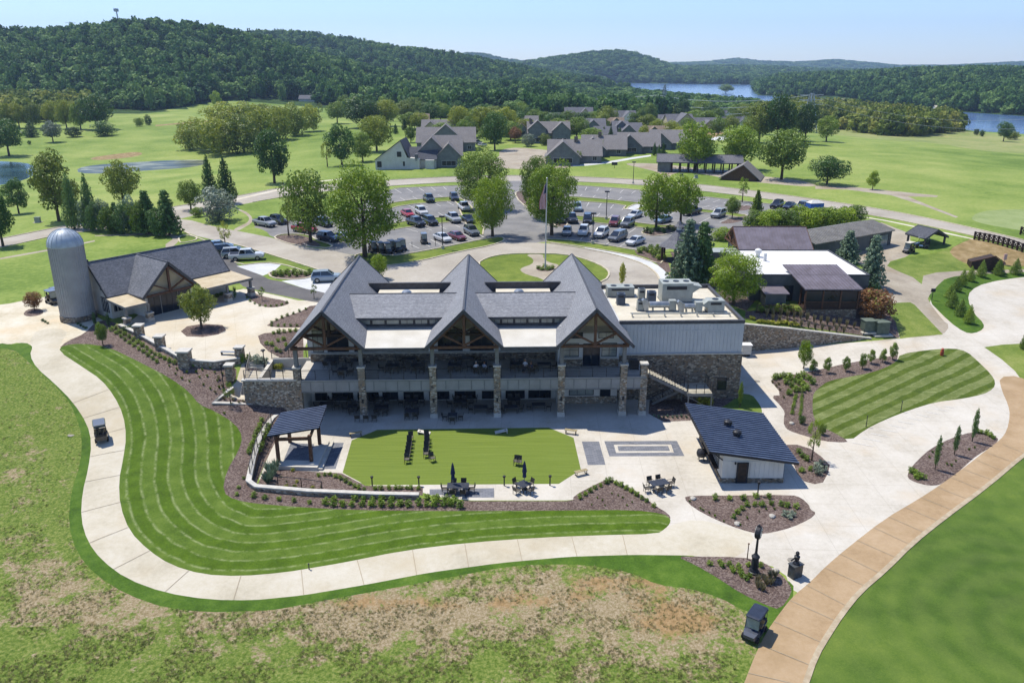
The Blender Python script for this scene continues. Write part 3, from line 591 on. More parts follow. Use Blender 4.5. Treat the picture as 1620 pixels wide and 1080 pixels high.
def gline(px, sm=1, closed=False, dens=12):
    p = smooth(px, sm, closed) if sm else list(px)
    if closed: p = p+[p[0]]
    q = []
    for a, b in zip(p[:-1], p[1:]):
        k = max(1, int(math.hypot(a[0]-b[0], a[1]-b[1])/dens)); q += [(a[0]+(b[0]-a[0])*j/k, a[1]+(b[1]-a[1])*j/k) for j in range(k)]
    q.append(p[-1]); return [tuple(v) for v in G_many(q)]
def kerbs():
    mb = MB()
    for r in REG:
        if r[0] in ('kerb_island', 'roundabout_island'): strip(mb, gline(r[2], max(1, r[3]), True), .28, .13, .3)
    for L in ([(356,383),(375.6,387.5),(437.8,405.5),(526,434)],[(871,385),(925,393.5),(971,402.5),(1008,413.5),(1030,424.5),(1042,437),(1046,452)],
              [(0,378),(60,366),(130,352),(230,335),(330,318),(400,306),(440,297.5),(520,292),(620,284.5),(740,278.5),(860,277.5),(1000,283.5),(1100,291),(1200,303),(1300,317),(1400,332),(1500,352),(1620,380)],
              [(1620,392),(1500,364),(1400,344),(1300,328),(1200,313),(1100,301),(1000,291.5),(860,285.5)],[(800,287),(740,287),(620,294),(520,302),(451,311),(400,320)],
              [(0,392),(100,370),(262,352)],[(622,298),(718,294),(800,291)],[(904,293),(1008,300),(1110,311),(1200,321),(1290,331)],
              [(300,371.5),(330,383),(362,400),(375.6,420.5),(419.6,415.3),(448,418.5),(476,427),(497,434.5)],
              [(265,352),(300,371)],[(425,432.5),(433,428.5),(470,428.5),(496,434.5),(488,440),(466,442.5),(440,441.5),(428,438),(425,432.5)]):
        strip(mb, gline(L, 1), .28, .12, .3)
    tag(mb.build('kerb', simple('kerb_concrete', 'cdbf9f', 'e4d9bf', 2.), fix=False), kind='structure')
    mb = MB(); strip(mb, gline([(1273,1085),(1290,1036.7),(1312,1000.6),(1331,971.7),(1360,935.6),(1400,902),(1442,860),(1492,820),(1560,770),(1620,719),(1700,662)], 1), .38, .05, .3)
    tag(mb.build('kerb', simple('kerb_brown', 'b5a283', 'cdbd9f', 2.), fix=False), kind='structure')
    # thin worn edge between the paths and the grass is left out; saw cuts across the paths
    mb = MB()
    inn = [Vector(p) for p in gline(LAWN_IN[2:], 1, False, 4)]; out = [Vector(p) for p in gline(PATH_OUT[4:], 1, False, 4)]
    d = 0; nxt = 3.
    for a, b in zip(inn[:-1], inn[1:]):
        d += (b-a).length
        if d >= nxt:
            nxt += 4.3; t = (b-a); n = Vector((t.y, -t.x, 0)).normalized()
            c = min(out, key=lambda p: (p-a).length+abs((p-a).normalized().dot(t.normalized()))*6)
            ln = []
            for k in range(7):
                x = a.x+(c.x-a.x)*k/6; y = a.y+(c.y-a.y)*k/6; ln.append((x, y))
            zz = height([p[0] for p in ln], [p[1] for p in ln]); strip(mb, [(p[0], p[1], z) for p, z in zip(ln, zz)], .05, .022)
    li = gline([(1590,700),(1525,739.6),(1487,767),(1451.6,790),(1400,820),(1341,865.7),(1307,894.6),(1283,919),(1254,943),(1235,967),(1213,998),(1196,1032),(1177,1080)], 1, False, 4)
    lo_ = [Vector(p) for p in gline([(1640,700),(1620,719),(1560,770),(1492,820),(1442,860),(1400,902),(1360,935.6),(1331,971.7),(1312,1000.6),(1290,1036.7),(1273,1085)], 1, False, 4)]
    d = 0; nxt = 1.
    for a, b in zip(li[:-1], li[1:]):
        a = Vector(a); b = Vector(b); d += (b-a).length
        if d >= nxt:
            nxt += 2.7; t = (b-a).normalized(); c = min(lo_, key=lambda p: (p-a).length+abs((p-a).normalized().dot(t))*6)
            ln = [(a.x+(c.x-a.x)*k/6, a.y+(c.y-a.y)*k/6) for k in range(7)]; zz = height([p[0] for p in ln], [p[1] for p in ln])
            strip(mb, [(p[0], p[1], z) for p, z in zip(ln, zz)], .05, .022)
    tag(mb.build('path_joint', simple('joint_dark', 'ab9b80', 'b9ab92', 2.), fix=False), kind='structure')
    mb = MB()
    rows = [((624,299),(635,305.5),(701,295),(706.5,300),5),((633,313),(641,317),(692.6,307.8),(700,312),4),((643.5,324),(656.5,329.6),(706.5,318.5),(717.6,325),4),
     ((645,341),(657,347),(717,334),(727,340.7),4),((642,361),(661,367),(715,353),(728,360),4),((630,389),(646,396),(750,366),(766,376),8),
     ((909,295),(907,300),(1005.4,301.9),(999,306.5),6),((921,307.4),(918,310.5),(984,312),(978,316.5),4),((932,320),(928,327),(990,326),(984,332),4),((928.5,336),(924,341),(990,341),(982,346),4),
     ((940,353.5),(932,360),(1006,361),(995,368.5),4),((905,366),(897,376),(991.5,384),(980,390),5),((1123,314),(1112,318),(1205,323),(1192,328),6),((1123,325),(1110,329),(1160,330),(1148,335),4),
     ((1123,344.4),(1106,353),(1150,347),(1138,352),2),((1071,334),(1059,341),(1100,339),(1088,346),2),((480,385),(495,391),(500,378),(516,386),1),
     ((1492.5,641.8),(1511,646),(1348.5,700),(1381,705.7),11)]
    for a0, b0, a1, b1, n in rows:
        for i in range(n):
            t = i/max(1, n-1)
            a = [a0[k]+(a1[k]-a0[k])*t for k in (0, 1)]; b = [b0[k]+(b1[k]-b0[k])*t for k in (0, 1)]
            if n == 11: a[1] -= 5*math.sin(t*PI); b[1] -= 5*math.sin(t*PI)
            strip(mb, gline([a, b], 0, False, 4), .13, .02)
    tag(mb.build('parking_line', simple('line_paint', 'dcd8cc', 'f4f1e8', 4.), fix=False), kind='structure')
kerbs()
# ---------------------------------------------------------------- foliage
def leaf_cloud(blobs, n, size, seed=0, up=.25, asp=1.5, shell=(.62, 1.06), jag=.12):
    """many small bent leaf sprays spread over the outer shell of ellipsoid clumps"""
    r = np.random.default_rng(seed); B = np.array(blobs, float)
    wgt = (B[:, 3]*B[:, 4]+B[:, 4]*B[:, 5]+B[:, 3]*B[:, 5]); idx = r.choice(len(B), n, p=wgt/wgt.sum()); b = B[idx]
    d = r.normal(size=(n, 3)); d /= np.linalg.norm(d, axis=1)[:, None]
    rad = r.uniform(shell[0], shell[1], n)**.7*(1+r.normal(0, jag, n)*.6)
    c = b[:, :3]+d*b[:, 3:]*rad[:, None]
    nr = d+r.normal(0, .55, (n, 3)); nr[:, 2] += up; nr /= np.linalg.norm(nr, axis=1)[:, None]
    t = np.cross(nr, r.normal(size=(n, 3))); t /= np.linalg.norm(t, axis=1)[:, None]+1e-9; s = np.cross(nr, t)
    sz = size*r.uniform(.6, 1.35, n)[:, None]
    a = c-t*sz*asp/2; e = c+t*sz*asp/2; m1 = c+s*sz/2-nr*sz*.12; m2 = c-s*sz/2-nr*sz*.12
    V = np.stack([a, m1, e, m2], 1).reshape(-1, 3); Fc = np.arange(4*n).reshape(n, 4)
    return V, Fc
def crown_blobs(w, h, z0, k, seed, shape='round', sub=.34):
    """clumps that build up an uneven crown of width w between z0 and z0+h"""
    r = np.random.default_rng(seed); R0 = w/2; out = []
    for i in range(k):
        t = (i+.5)/k; ph = i*2.399+r.uniform(-.5, .5); zt = r.uniform(.04, .97) if shape != 'round' else (1-(1-2*t))/2
        if shape == 'round': prof = math.sin(math.acos(max(-1, min(1, 2*zt-1))))**.8; prof = max(prof, .15)
        elif shape == 'oval': prof = (math.sin(PI*min(1, zt*.9+.1))**.6)
        elif shape == 'broadbase': prof = (1-zt)**.55*(.55+.45*min(1, zt*6))
        else: prof = 1-zt
        rr = R0*prof*r.uniform(.5, .82); s = R0*sub*r.uniform(.7, 1.3)
        out.append((rr*math.cos(ph), rr*math.sin(ph), z0+h*(.08+.84*zt)+r.uniform(-.04, .04)*h, s, s, s*r.uniform(.6, .9)))
    out.append((0, 0, z0+h*.45, R0*.55, R0*.55, h*.36))
    return out
def trunk_mb(h, r0, w, z0, seed=0, limbs=5, lean=.03):
    rr = random.Random(seed); mb = MB(); top = z0+(h-z0)*.6; x = y = 0.; zp = -.25; n = 5; pts = [(0, 0, zp)]
    for i in range(1, n+1):
        z = top*i/n; x += rr.uniform(-lean, lean)*h*.2; y += rr.uniform(-lean, lean)*h*.2; pts.append((x, y, z))
    for i in range(n):
        mb.tube(pts[i], pts[i+1], r0*(1.25 if i == 0 else 1-.15*i), r0*(1-.15*(i+1)), 7, cap=False)
    for i in range(limbs):
        a = i*2.399+rr.uniform(-.4, .4); s = pts[min(n-1, 2+i % 3)]; s = (s[0], s[1], max(z0*.8, s[2])); L = w*.36*rr.uniform(.7, 1.1)
        m = (s[0]+math.cos(a)*L*.5, s[1]+math.sin(a)*L*.5, s[2]+L*.45); e = (s[0]+math.cos(a)*L, s[1]+math.sin(a)*L, s[2]+L*1.)
        mb.tube(s, m, r0*.42, r0*.26, 5, cap=False); mb.tube(m, e, r0*.26, r0*.07, 5, cap=False)
    return mb
BARK = simple('bark', '4a3d30', '7d6c58', 4., .9, bump=.5)
FM = {
 'bright': foliage('leaf_bright', '628818', 'b2ca36', trans=.42),
 'yellow': foliage('leaf_yellow', '7c9428', 'c6ca46', trans=.42),
 'mid': foliage('leaf_mid', '4c7020', '98b03c', trans=.35),
 'dark': foliage('leaf_dark', '2c4e1a', '638a32', trans=.28),
 'olive': foliage('leaf_olive', '567020', 'a4b042', trans=.32),
 'blue': foliage('leaf_blue', '52704c', 'a2b894', trans=.2),
 'pine': foliage('leaf_pine', '3e6430', '82a450', trans=.2),
 'red': foliage('leaf_red', '5e4228', 'a87848', trans=.3),
 'grey': foliage('leaf_grey', '74846c', 'b4c0a6', trans=.2),
 'shrub': foliage('leaf_shrub', '567a24', 'a2ba42', trans=.3, scale=3.),
 'straw': foliage('leaf_straw', '7b7550', 'b9ad80', trans=.3, scale=3.),
 'lime': foliage('leaf_lime', '9aa02c', 'd8d848', trans=.3, scale=3.)}
PROTO = {}
def crown_mesh(kind, seed):
    """unit crown meshes: width 1, total height 1, crown starts at z0 (returned)"""
    key = (kind, seed)
    if key in PROTO: return PROTO[key]
    if kind == 'round': z0 = .22; bl = crown_blobs(1, .78, z0, 22, seed, 'round'); V, Fc = leaf_cloud(bl, 5200, .030, seed)
    elif kind == 'big': z0 = .16; bl = crown_blobs(1, .84, z0, 46, seed, 'round', .25); V, Fc = leaf_cloud(bl, 15000, .017, seed)
    elif kind == 'oval': z0 = .15; bl = crown_blobs(1, .85, z0, 22, seed, 'oval', .36); V, Fc = leaf_cloud(bl, 4800, .032, seed)
    elif kind == 'maple': z0 = .2; bl = crown_blobs(1, .8, z0, 26, seed, 'broadbase', .33); V, Fc = leaf_cloud(bl, 5200, .03, seed)
    elif kind == 'sparse': z0 = .3; bl = crown_blobs(1, .7, z0, 16, seed, 'oval', .22)[:-1]; V, Fc = leaf_cloud(bl, 1100, .03, seed, jag=.3)
    elif kind == 'bush': z0 = .0; bl = crown_blobs(1, .95, .02, 20, seed, 'round', .33); V, Fc = leaf_cloud(bl, 3600, .036, seed)
    elif kind == 'cone':   # arborvitae and other dense tapering evergreens
        z0 = .02; r = np.random.default_rng(seed); bl = []
        for i in range(34):
            t = (i+.5)/34; ra = .44*(1-t)**.75*min(1, .55+t*5); ph = i*2.399; bl.append((ra*.55*math.cos(ph), ra*.55*math.sin(ph), .05+.9*t, ra*.62+.03, ra*.62+.03, .075))
        V, Fc = leaf_cloud(bl, 4200, .03, seed, up=.4)
    elif kind == 'column':
        z0 = .14; bl = []
        for i in range(24):
            t = (i+.5)/24; ra = .42*math.sin(PI*min(1, t*.85+.12))**.6; ph = i*2.399; bl.append((ra*.4*math.cos(ph), ra*.4*math.sin(ph), .16+.8*t, ra*.7, ra*.7, .06))
        V, Fc = leaf_cloud(bl, 1500, .05, seed, up=.5)
    elif kind == 'conifer':   # tiers of drooping boughs with gaps
        z0 = .08; r = np.random.default_rng(seed); bl = []
        for i in range(15):
            t = i/15; ra = .5*(1-t)**.85+.03; nb = max(4, int(9*(1-t)+3)); ph0 = r.uniform(0, 6)
            for j in range(nb):
                ph = ph0+2*PI*j/nb+r.uniform(-.2, .2); L = ra*r.uniform(.72, 1.1)
                for q in (.35, .62, .9): bl.append((L*q*math.cos(ph), L*q*math.sin(ph), .1+.87*t-.05*q*L+r.uniform(-.01, .01), .075*(1.15-q*.5), .075*(1.15-q*.5), .022))
        V, Fc = leaf_cloud(bl, 8500, .032, seed, up=.7, jag=.05)
    me = np_mesh(kind+'_crown', V, Fc); PROTO[key] = (me, z0); return PROTO[key]
TREE_N = 0
def tree(px, py, wpx, hpx, kind, mat_, label, name='tree', cat='tree', group=None, seed=None, world=None):
    global TREE_N; TREE_N += 1
    x, y, z = world or G(px, py); dep = y*CT+(H-z)*ST; w = wpx*dep/F; top = PY(px, py-hpx, y)[2]; h = max(.5, top-z)
    seed = TREE_N % 3 if seed is None else seed
    me, z0 = crown_mesh(kind, seed); root = empty(name, (x, y, z), (TREE_N*1.7) % 6.28, label, cat, group)
    c = link('crown', me, None, root)
    if not me.materials: me.materials.append(FM[mat_])
    c.material_slots[0].link = 'OBJECT'; c.material_slots[0].material = FM[mat_]; c.scale = (w, w, h)
    if kind not in ('bush',):
        tk = (kind, 'trunk', seed % 2, round(min(3., h/w), 1))
        if tk not in PROTO:
            asp = h/w; tm = trunk_mb(asp, .022+.012*asp if kind != 'big' else .034, .8, z0*asp, seed, 3 if kind in ('cone', 'column') else 8)
            PROTO[tk] = (tm.mesh('trunk', True), asp); PROTO[tk][0].materials.append(BARK)
        tme, asp = PROTO[tk]; t = link('trunk', tme, None, root); t.scale = (w, w, h/asp)
    return root
# ---- woods: one mass object per wood, instanced crowns
def gn_scatter(name, pts, scl, rot, protos, mat_, label, cat='wood'):
    me = bpy.data.meshes.new(name); me.vertices.add(len(pts)); me.vertices.foreach_set('co', np.asarray(pts, 'f4').ravel())
    for n_, v, ty, k in (('scl', scl, 'FLOAT_VECTOR', 'vector'), ('rot', rot, 'FLOAT_VECTOR', 'vector')):
        a = me.attributes.new(n_, ty, 'POINT'); a.data.foreach_set(k, np.asarray(v, 'f4').ravel())
    o = link(name, me); g = bpy.data.node_groups.new(name, 'GeometryNodeTree')
    g.interface.new_socket('Geometry', in_out='INPUT', socket_type='NodeSocketGeometry'); g.interface.new_socket('Geometry', in_out='OUTPUT', socket_type='NodeSocketGeometry')
    N = g.nodes; L = g.links; gi = N.new('NodeGroupInput'); go = N.new('NodeGroupOutput'); iop = N.new('GeometryNodeInstanceOnPoints')
    col = bpy.data.collections.new(name+'_sources')
    for i, m in enumerate(protos):
        po = bpy.data.objects.new(name+'_source', m); col.objects.link(po)
    ci = N.new('GeometryNodeCollectionInfo'); ci.inputs['Collection'].default_value = col; ci.inputs['Separate Children'].default_value = True; ci.inputs['Reset Children'].default_value = True
    a1 = N.new('GeometryNodeInputNamedAttribute'); a1.data_type = 'FLOAT_VECTOR'; a1.inputs['Name'].default_value = 'scl'
    a2 = N.new('GeometryNodeInputNamedAttribute'); a2.data_type = 'FLOAT_VECTOR'; a2.inputs['Name'].default_value = 'rot'
    L.new(gi.outputs[0], iop.inputs['Points']); L.new(ci.outputs[0], iop.inputs['Instance']); iop.inputs['Pick Instance'].default_value = True
    L.new(a2.outputs[0], iop.inputs['Rotation']); L.new(a1.outputs[0], iop.inputs['Scale']); L.new(iop.outputs[0], go.inputs[0])
    md = o.modifiers.new('scatter', 'NODES'); md.node_group = g
    return tag(o, label, cat, None, 'stuff')
def wood_protos(mat_, n=4, leaves=420, size=.13, base=0, flat=1.):
    out = []
    for s in range(n):
        bl = crown_blobs(1, .9, .05, 11, 40+s+base, 'round' if s % 2 else 'broadbase', .36)
        V, Fc = leaf_cloud(bl, leaves, size, s+base, up=.3, asp=1.2, shell=(.8, 1.04)); me = np_mesh('wood_crown', V, Fc); me.materials.append(mat_); out.append(me)
    return out
def wood_scatter(name, region, spacing, hgt, mat_, label, ymin, ymax, maxr=None, seed=1, xlim=.72, cond=None, n=4, leaves=420, size=.13, wf=1.5):
    r = np.random.default_rng(seed); X = []; Y = []; y = ymin
    while y < ymax:
        s = spacing*max(1., y/1300.); w = xlim*y+30; xs = np.arange(-w, w, s)+r.uniform(-.45, .45, len(np.arange(-w, w, s)))*s
        X.append(xs); Y.append(np.full(len(xs), y)+r.uniform(-.45, .45, len(xs))*s); y += s
    X = np.concatenate(X); Y = np.concatenate(Y); Z = height(X, Y); px, py = pix_np(X, Y, Z)
    k = in_poly(region, px, py); lk, _ = poly_sd(LAKE, X, Y); k &= lk < -5
    if cond is not None: k &= cond(X, Y, px, py)
    X, Y, Z = X[k], Y[k], Z[k]; m = len(X); s = spacing*np.maximum(1., Y/1300.)
    w = s*wf*r.uniform(.6, 1.5, m); h = hgt*r.uniform(.6, 1.35, m)*np.where(Y > 3500, .8, 1.)*np.where((px[k] > 880) & (px[k] < 1240) & (Y > 620) & (Y < 1300), .55, 1.)
    scl = np.column_stack([w, w, h]); rot = np.column_stack([np.zeros(m), np.zeros(m), r.uniform(0, 6.28, m)])
    print(name, m)
    return gn_scatter(name, np.column_stack([X, Y, Z-.6]), scl, rot, wood_protos(mat_, n, leaves, size), mat_, label)
def wood_mat(name, a, b, c):
    t = NT(name); n = t.noise(1.1, 3); rd = t.rand(); big = t.n.new('ShaderNodeObjectInfo').outputs['Location']
    n2 = t.noise(.006, 3, co=big)
    f = t.math('ADD', t.math('MULTIPLY', rd, .55), t.math('ADD', t.math('MULTIPLY', n, .2), t.math('MULTIPLY', n2, .35)))
    col = t.ramp(f, [(.25, a), (.55, b), (.85, c)]); t.fin(col, .7, 0, .2)
    tr = t.n.new('ShaderNodeBsdfTranslucent'); t.l.new(col, tr.inputs[0]); mx = t.n.new('ShaderNodeMixShader'); mx.inputs[0].default_value = .3
    t.l.new(t.b.outputs[0], mx.inputs[1]); t.l.new(tr.outputs[0], mx.inputs[2]); t.l.new(mx.outputs[0], t.out.inputs[0]); return t.m
WM = wood_mat('wood_leaf', '2f5524', '55803a', '94b45e'); WMY = wood_mat('grove_leaf', '5a7228', '8c9c3c', 'b8b854')
HILLPX = [(-900,190),(0,168),(60,172),(100,168),(165,172),(232,176),(300,168),(340,160),(400,156),(440,160),(500,165),(540,170),(600,174),(640,182),(700,190),(760,196),(850,196),(960,195),(1080,191),(1100,183),(1140,183),(1160,188),(1200,182),(1195,168),(1200,160),(1320,152),(1400,168),(1500,176),(1620,184),(2700,220),(2700,60),(-900,10)]
def far_cond(X, Y, px, py):
    c = np.ones(len(X), bool)
    c &= ~((px > 655) & (px < 0)); return c & ~((Y < 900) & (px > 1230) & (py > 190)) & ~((px > 450) & (px < 500) & (py > 158))
wood_scatter('wooded_hills', HILLPX, 8.2, 15, WM, 'dark green forest covering the hills beyond the fields and round the lake', 540, 6200, cond=far_cond)
THK = [(1195,178),(1240,168),(1300,165),(1350,171),(1440,185),(1500,196),(1522,207),(1440,217),(1380,214),(1330,205),(1290,196),(1250,190)]
wood_scatter('riverside_thicket', THK, 6.5, 12, WMY, 'yellow green thicket of trees along the near bank of the lake', 360, 1000, seed=4)
wood_scatter('far_tree_line', [(-200,172),(60,172),(100,168),(150,172),(150,190),(100,192),(60,194),(0,196),(-200,200)], 9, 12, WMY, 'yellow green belt of trees at the foot of the wooded hill on the left', 380, 900, seed=5)
# ---- trees one can tell apart:  px, py (foot), width, height in the photo
T = [
 (15,247,56,56,'round','dark','round dark tree at the left edge beyond the blue pond'),
 (8,204,32,42,'oval','yellow','yellow green tree leftmost in the far row above the pond'),
 (31,203,28,38,'oval','yellow','yellow green tree second from left in the far row above the pond'),
 (53,203,30,40,'oval','olive','olive tree behind the dark cone shrub in the far row'),
 (84,198,28,38,'round','yellow','yellow green tree in the far row left of the one with a bare trunk'),
 (106,204,28,44,'round','yellow','yellow green tree with a tall bare trunk in the far row'),
 (128,205,28,44,'oval','mid','ivy covered narrow tree left of the big spreading dark tree'),
 (156,205,54,56,'round','dark','big spreading dark tree at the end of the far row'),
 (50,217,30,26,'cone','dark','dark cone shaped shrub in the field left of the pale small tree'),
 (84,225,32,32,'round','grey','pale grey green small tree standing alone in the field'),
 (116,217,27,18,'bush','dark','low dark rounded bush between the pale tree and the wide bush'),
 (165,215,38,22,'bush','dark','wide dark bush in front of the big spreading tree'),
 (47,229,6,7,'bush','dark','tiny dark bush alone in the field near the pond'),
 (220,200,16,15,'bush','mid','larger of two small bushes in the middle of the far field'),
 (235,198,12,16,'bush','dark','smaller upright bush beside another in the far field'),
 (343,170,18,26,'oval','bright','bright green tree against the foot of the wooded hill'),
 (288,226,17,32,'sparse','olive','thin greyish tree at the left end of the yellow green grove'),
 (352,212,56,46,'round','yellow','back left tree of the yellow green grove'),(392,208,54,46,'round','yellow','back middle tree of the yellow green grove'),(425,204,50,42,'round','olive','olive tree at the back of the grove'),
 (306,236,44,46,'round','yellow','front left tree of the yellow green grove'),(328,240,44,44,'round','olive','second front tree of the grove from the left'),
 (352,245,54,60,'round','yellow','tallest front tree of the yellow green grove'),(382,243,50,56,'oval','olive','front tree right of the tallest one in the grove'),
 (410,234,48,60,'round','yellow','tree on the right front of the grove above the dark oval tree'),(440,222,44,56,'round','yellow','yellow green tree near the right end of the grove'),
 (468,215,38,48,'round','olive','darker tree near the right end of the grove'),(490,208,34,42,'round','yellow','last tree at the right end of the grove'),
 (434,290,56,86,'oval','dark','tall dense dark oval tree by the road, left of the parking area'),
 (518,264,22,40,'sparse','yellow','slim pale yellow tree left of two dark trees'),(541,262,46,66,'oval','dark','dark tree between the slim pale tree and the fairway'),
 (574,256,36,46,'oval','mid','dark tree just left of the white farmhouse style home'),(596,240,56,54,'round','yellow','yellow green tree above the dark trees left of the white house'),
 (534,196,36,34,'round','mid','round tree beyond the fairway left of the wood edge'),(575,202,66,50,'round','dark','wide dark tree beyond the fairway in front of the woods'),(612,200,40,40,'round','yellow','yellow green tree at the right of the wide dark tree'),
 (505,186,18,24,'sparse','olive','thin pale tree in the fairway gap before the woods'),
 (626,212,11,17,'cone','dark','first small conifer beside the fairway near the houses'),(640,206,12,20,'cone','dark','second small conifer beside the fairway near the houses'),(656,205,20,24,'round','dark','round dark tree left of the far grey roofs'),
 (650,226,20,26,'round','mid','small tree on the left of the large grey brown roofed house'),
 (94,350,72,104,'oval','olive','big olive green tree left of the two arborvitae'),
 (118,362,36,92,'cone','pine','left one of the pair of tall cone evergreens behind the silo'),(146,364,36,92,'cone','pine','right one of the pair of tall cone evergreens behind the silo'),
 (30,338,40,52,'oval','dark','dark purplish tree left of the olive green tree'),(5,390,50,92,'maple','dark','dark tree at the left edge beside the road'),
 (196,325,56,70,'round','olive','yellow green tree with a visible trunk behind the evergreen row'),
 (142,364,30,50,'bush','blue','blue green evergreen touching the silo dome in the row'),(167,366,30,52,'bush','blue','second blue green evergreen in the row behind the silo'),(186,367,30,50,'conifer','pine','third evergreen in the row behind the silo'),(207,368,32,56,'bush','blue','fourth evergreen in the row behind the silo'),
 (154,367,32,48,'bush','pine','dark bushy evergreen filling the row between the first two behind the silo'),(177,369,34,46,'bush','mid','green bushy evergreen in the middle of the row behind the silo'),(197,370,32,48,'bush','pine','bushy evergreen right of the middle of the row behind the silo'),(222,371,36,54,'bush','mid','bushy evergreen just left of the taller pine in the row'),(253,374,34,50,'bush','pine','low bushy evergreen between the two pines of the row'),
 (236,369,50,72,'conifer','pine','taller pine in the row to the left of the road bend'),(268,372,48,76,'conifer','pine','last pine in the row beside the road bend'),
 (302,332,42,46,'round','mid','small leaning tree left of the paired cone evergreens'),(345,350,62,52,'bush','grey','broad grey green bush tree below the paired cone evergreens'),(313,343,22,16,'bush','bright','low bright bush left of the grey green bush tree'),
 (333,312,30,70,'cone','dark','left one of the paired dark cone evergreens by the road'),(360,322,40,78,'cone','dark','right one of the paired dark cone evergreens by the road'),
 (357,391,24,42,'sparse','yellow','thin young tree beside the pickup trucks behind the pump house'),
 (578,406,128,142,'big','bright','largest bright green tree over the parked golf carts'),(491,383,80,108,'round','mid','tree with a thinning top beside the red pickup truck'),
 (457,373,28,62,'sparse','olive','slender young tree on the mulch island left of the red pickup'),
 (760,332,92,94,'big','mid','large mid green tree behind the bright one left of the entrance'),(779,374,74,98,'big','bright','bright green tree on the island tip left of the entrance drive'),
 (850,345,66,100,'big','mid','tree behind the flagpole tree, right of the entrance drive'),(873,372,90,112,'big','bright','bright green tree directly behind the flagpole'),
 (1038,362,58,84,'round','bright','left tree of the pair on the mulch island above the gazebo'),(1076,356,60,76,'round','bright','right tree of the pair on the mulch island above the gazebo'),
 (1174,320,22,40,'sparse','bright','small young tree at the top right corner of the parking lot'),(1197,334,22,36,'conifer','bright','small feathery tree right of the young corner tree'),(1158,345,26,32,'round','mid','small tree on the bed by the silver car at the lot end'),
 (1098,271,64,76,'round','bright','leftmost bright tree in front of the driving range pavilion'),(1167,268,68,66,'round','bright','middle bright tree in front of the driving range pavilion'),
 (1236,284,76,76,'round','mid','broad tree right of the brown timber roof at the range'),(1308,292,62,44,'round','dark','low spreading tree right of the broad one on the range'),(1380,300,18,28,'oval','bright','small lollipop tree alone beside the range path'),
 (1273,228,36,64,'round','dark','tall ragged dark oak beyond the range trees'),(1307,224,38,40,'round','mid','round tree right of the ragged oak'),
 (1200,226,56,62,'round','olive','left tree of the dark clump behind the range pavilion'),(1228,228,60,76,'round','dark','tallest tree of the dark clump behind the range pavilion'),(1252,222,50,60,'round','olive','right tree of the dark clump behind the range pavilion'),
 (726,212,36,42,'round','yellow','bright tree right of the large grey brown house'),(765,215,44,44,'round','yellow','yellow green tree above the dark tree in the housing estate'),(800,216,42,46,'round','yellow','yellow green tree left of the red awning house'),
 (783,238,42,58,'round','dark','dark round tree by the turning circle of the housing estate'),(815,226,22,24,'round','red','reddish small tree left of the house with the red awning'),
 (835,232,24,22,'bush','grey','pale bushy tree in front of the house with the red awning'),(862,230,22,18,'bush','olive','bushy tree right of the red awning'),
 (912,221,46,34,'round','mid','dense round tree among the middle roofs of the estate'),(960,202,34,34,'round','olive','round tree by the far houses near the lake wood'),(860,186,30,26,'round','yellow','bright round tree behind the estate roofs'),
 (955,219,10,20,'cone','dark','first dark conifer between estate houses'),(966,221,12,22,'cone','dark','second dark conifer between estate houses'),(980,219,12,20,'cone','dark','third dark conifer between estate houses'),
 (952,245,14,24,'sparse','yellow','thin yellow green tree before the second estate villa'),(1035,246,9,22,'cone','dark','left conifer before the fourth estate villa'),(1042,248,9,20,'cone','pine','middle conifer before the fourth estate villa'),(1049,246,9,22,'cone','dark','right conifer before the fourth estate villa'),
 (915,258,14,20,'sparse','mid','thin tree in front of the first estate villa'),(1036,212,14,20,'round','mid','small tree by the driveway near the lake houses'),
 (1587,224,26,30,'round','dark','dark tree alone on the far meadow at the right edge'),(1544,214,9,11,'bush','dark','small dark bush on the lake bank at the right'),(1553,216,9,10,'bush','dark','second small dark bush on the lake bank at the right'),
 (1600,221,24,14,'bush','olive','low bush right of the dark meadow tree'),
 (1148,147,26,13,'round','mid','tree covered islet in the lake'),
 (1085,452,66,112,'conifer','blue','left of two tall blue green conifers beside the rooftop units'),(1108,450,60,106,'conifer','pine','right of two tall conifers beside the rooftop units'),
 (1160,482,92,84,'big','bright','big bright broadleaf tree right of the rooftop units'),
 (1340,415,46,54,'conifer','blue','left blue spruce beside the white flat roof'),(1376,452,50,86,'conifer','blue','right blue spruce beside the white flat roof'),
 (1384,503,62,50,'bush','red','copper leaved shrub tree at the corner of the screened porch'),
 (1140,380,34,20,'bush','bright','bright shrub mass left of the brown gabled roof'),(1162,378,30,18,'bush','bright','bright shrub directly at the brown gable end'),
 (319,519,54,66,'round','olive','loose young tree in the mulch circle on the plaza'),(55,491,28,28,'round','red','small bronze leaved tree in the round bed near the silo'),(163,546,20,34,'round','mid','small tree on the mulch slope at the pump house corner'),
 (600,441,30,38,'round','bright','bright small tree behind the left and middle gables'),(984,452,14,38,'column','lime','narrow yellow green tree behind the roof of the right gable'),
 (1170,644,10,42,'column','mid','slim column evergreen at the stone corner of the clubhouse'),
 (1271,583,24,44,'round','bright','light green young tree at the start of the roadside row'),
 (1284,728,28,64,'sparse','bright','slender young tree in the bed right of the metal roofed hut'),(1300,687,14,18,'bush','mid','small round shrub tree at the tip of the striped lawn'),(1268,670,12,14,'bush','dark','dark small shrub tree in the bed left of the striped lawn'),
 (365,640,22,36,'sparse','mid','small tree on the mulch slope below the stair wall'),(213,463,8,20,'sparse','bright','twiggy tree by the left bed of the plaza'),(415,475,14,22,'sparse','mid','twiggy young tree in the crescent bed by the drive'),(497,472,14,22,'sparse','mid','twiggy young tree behind the left gable'),
 (1619,552,16,32,'cone','mid','dark evergreen at the right edge by the junction'),
]
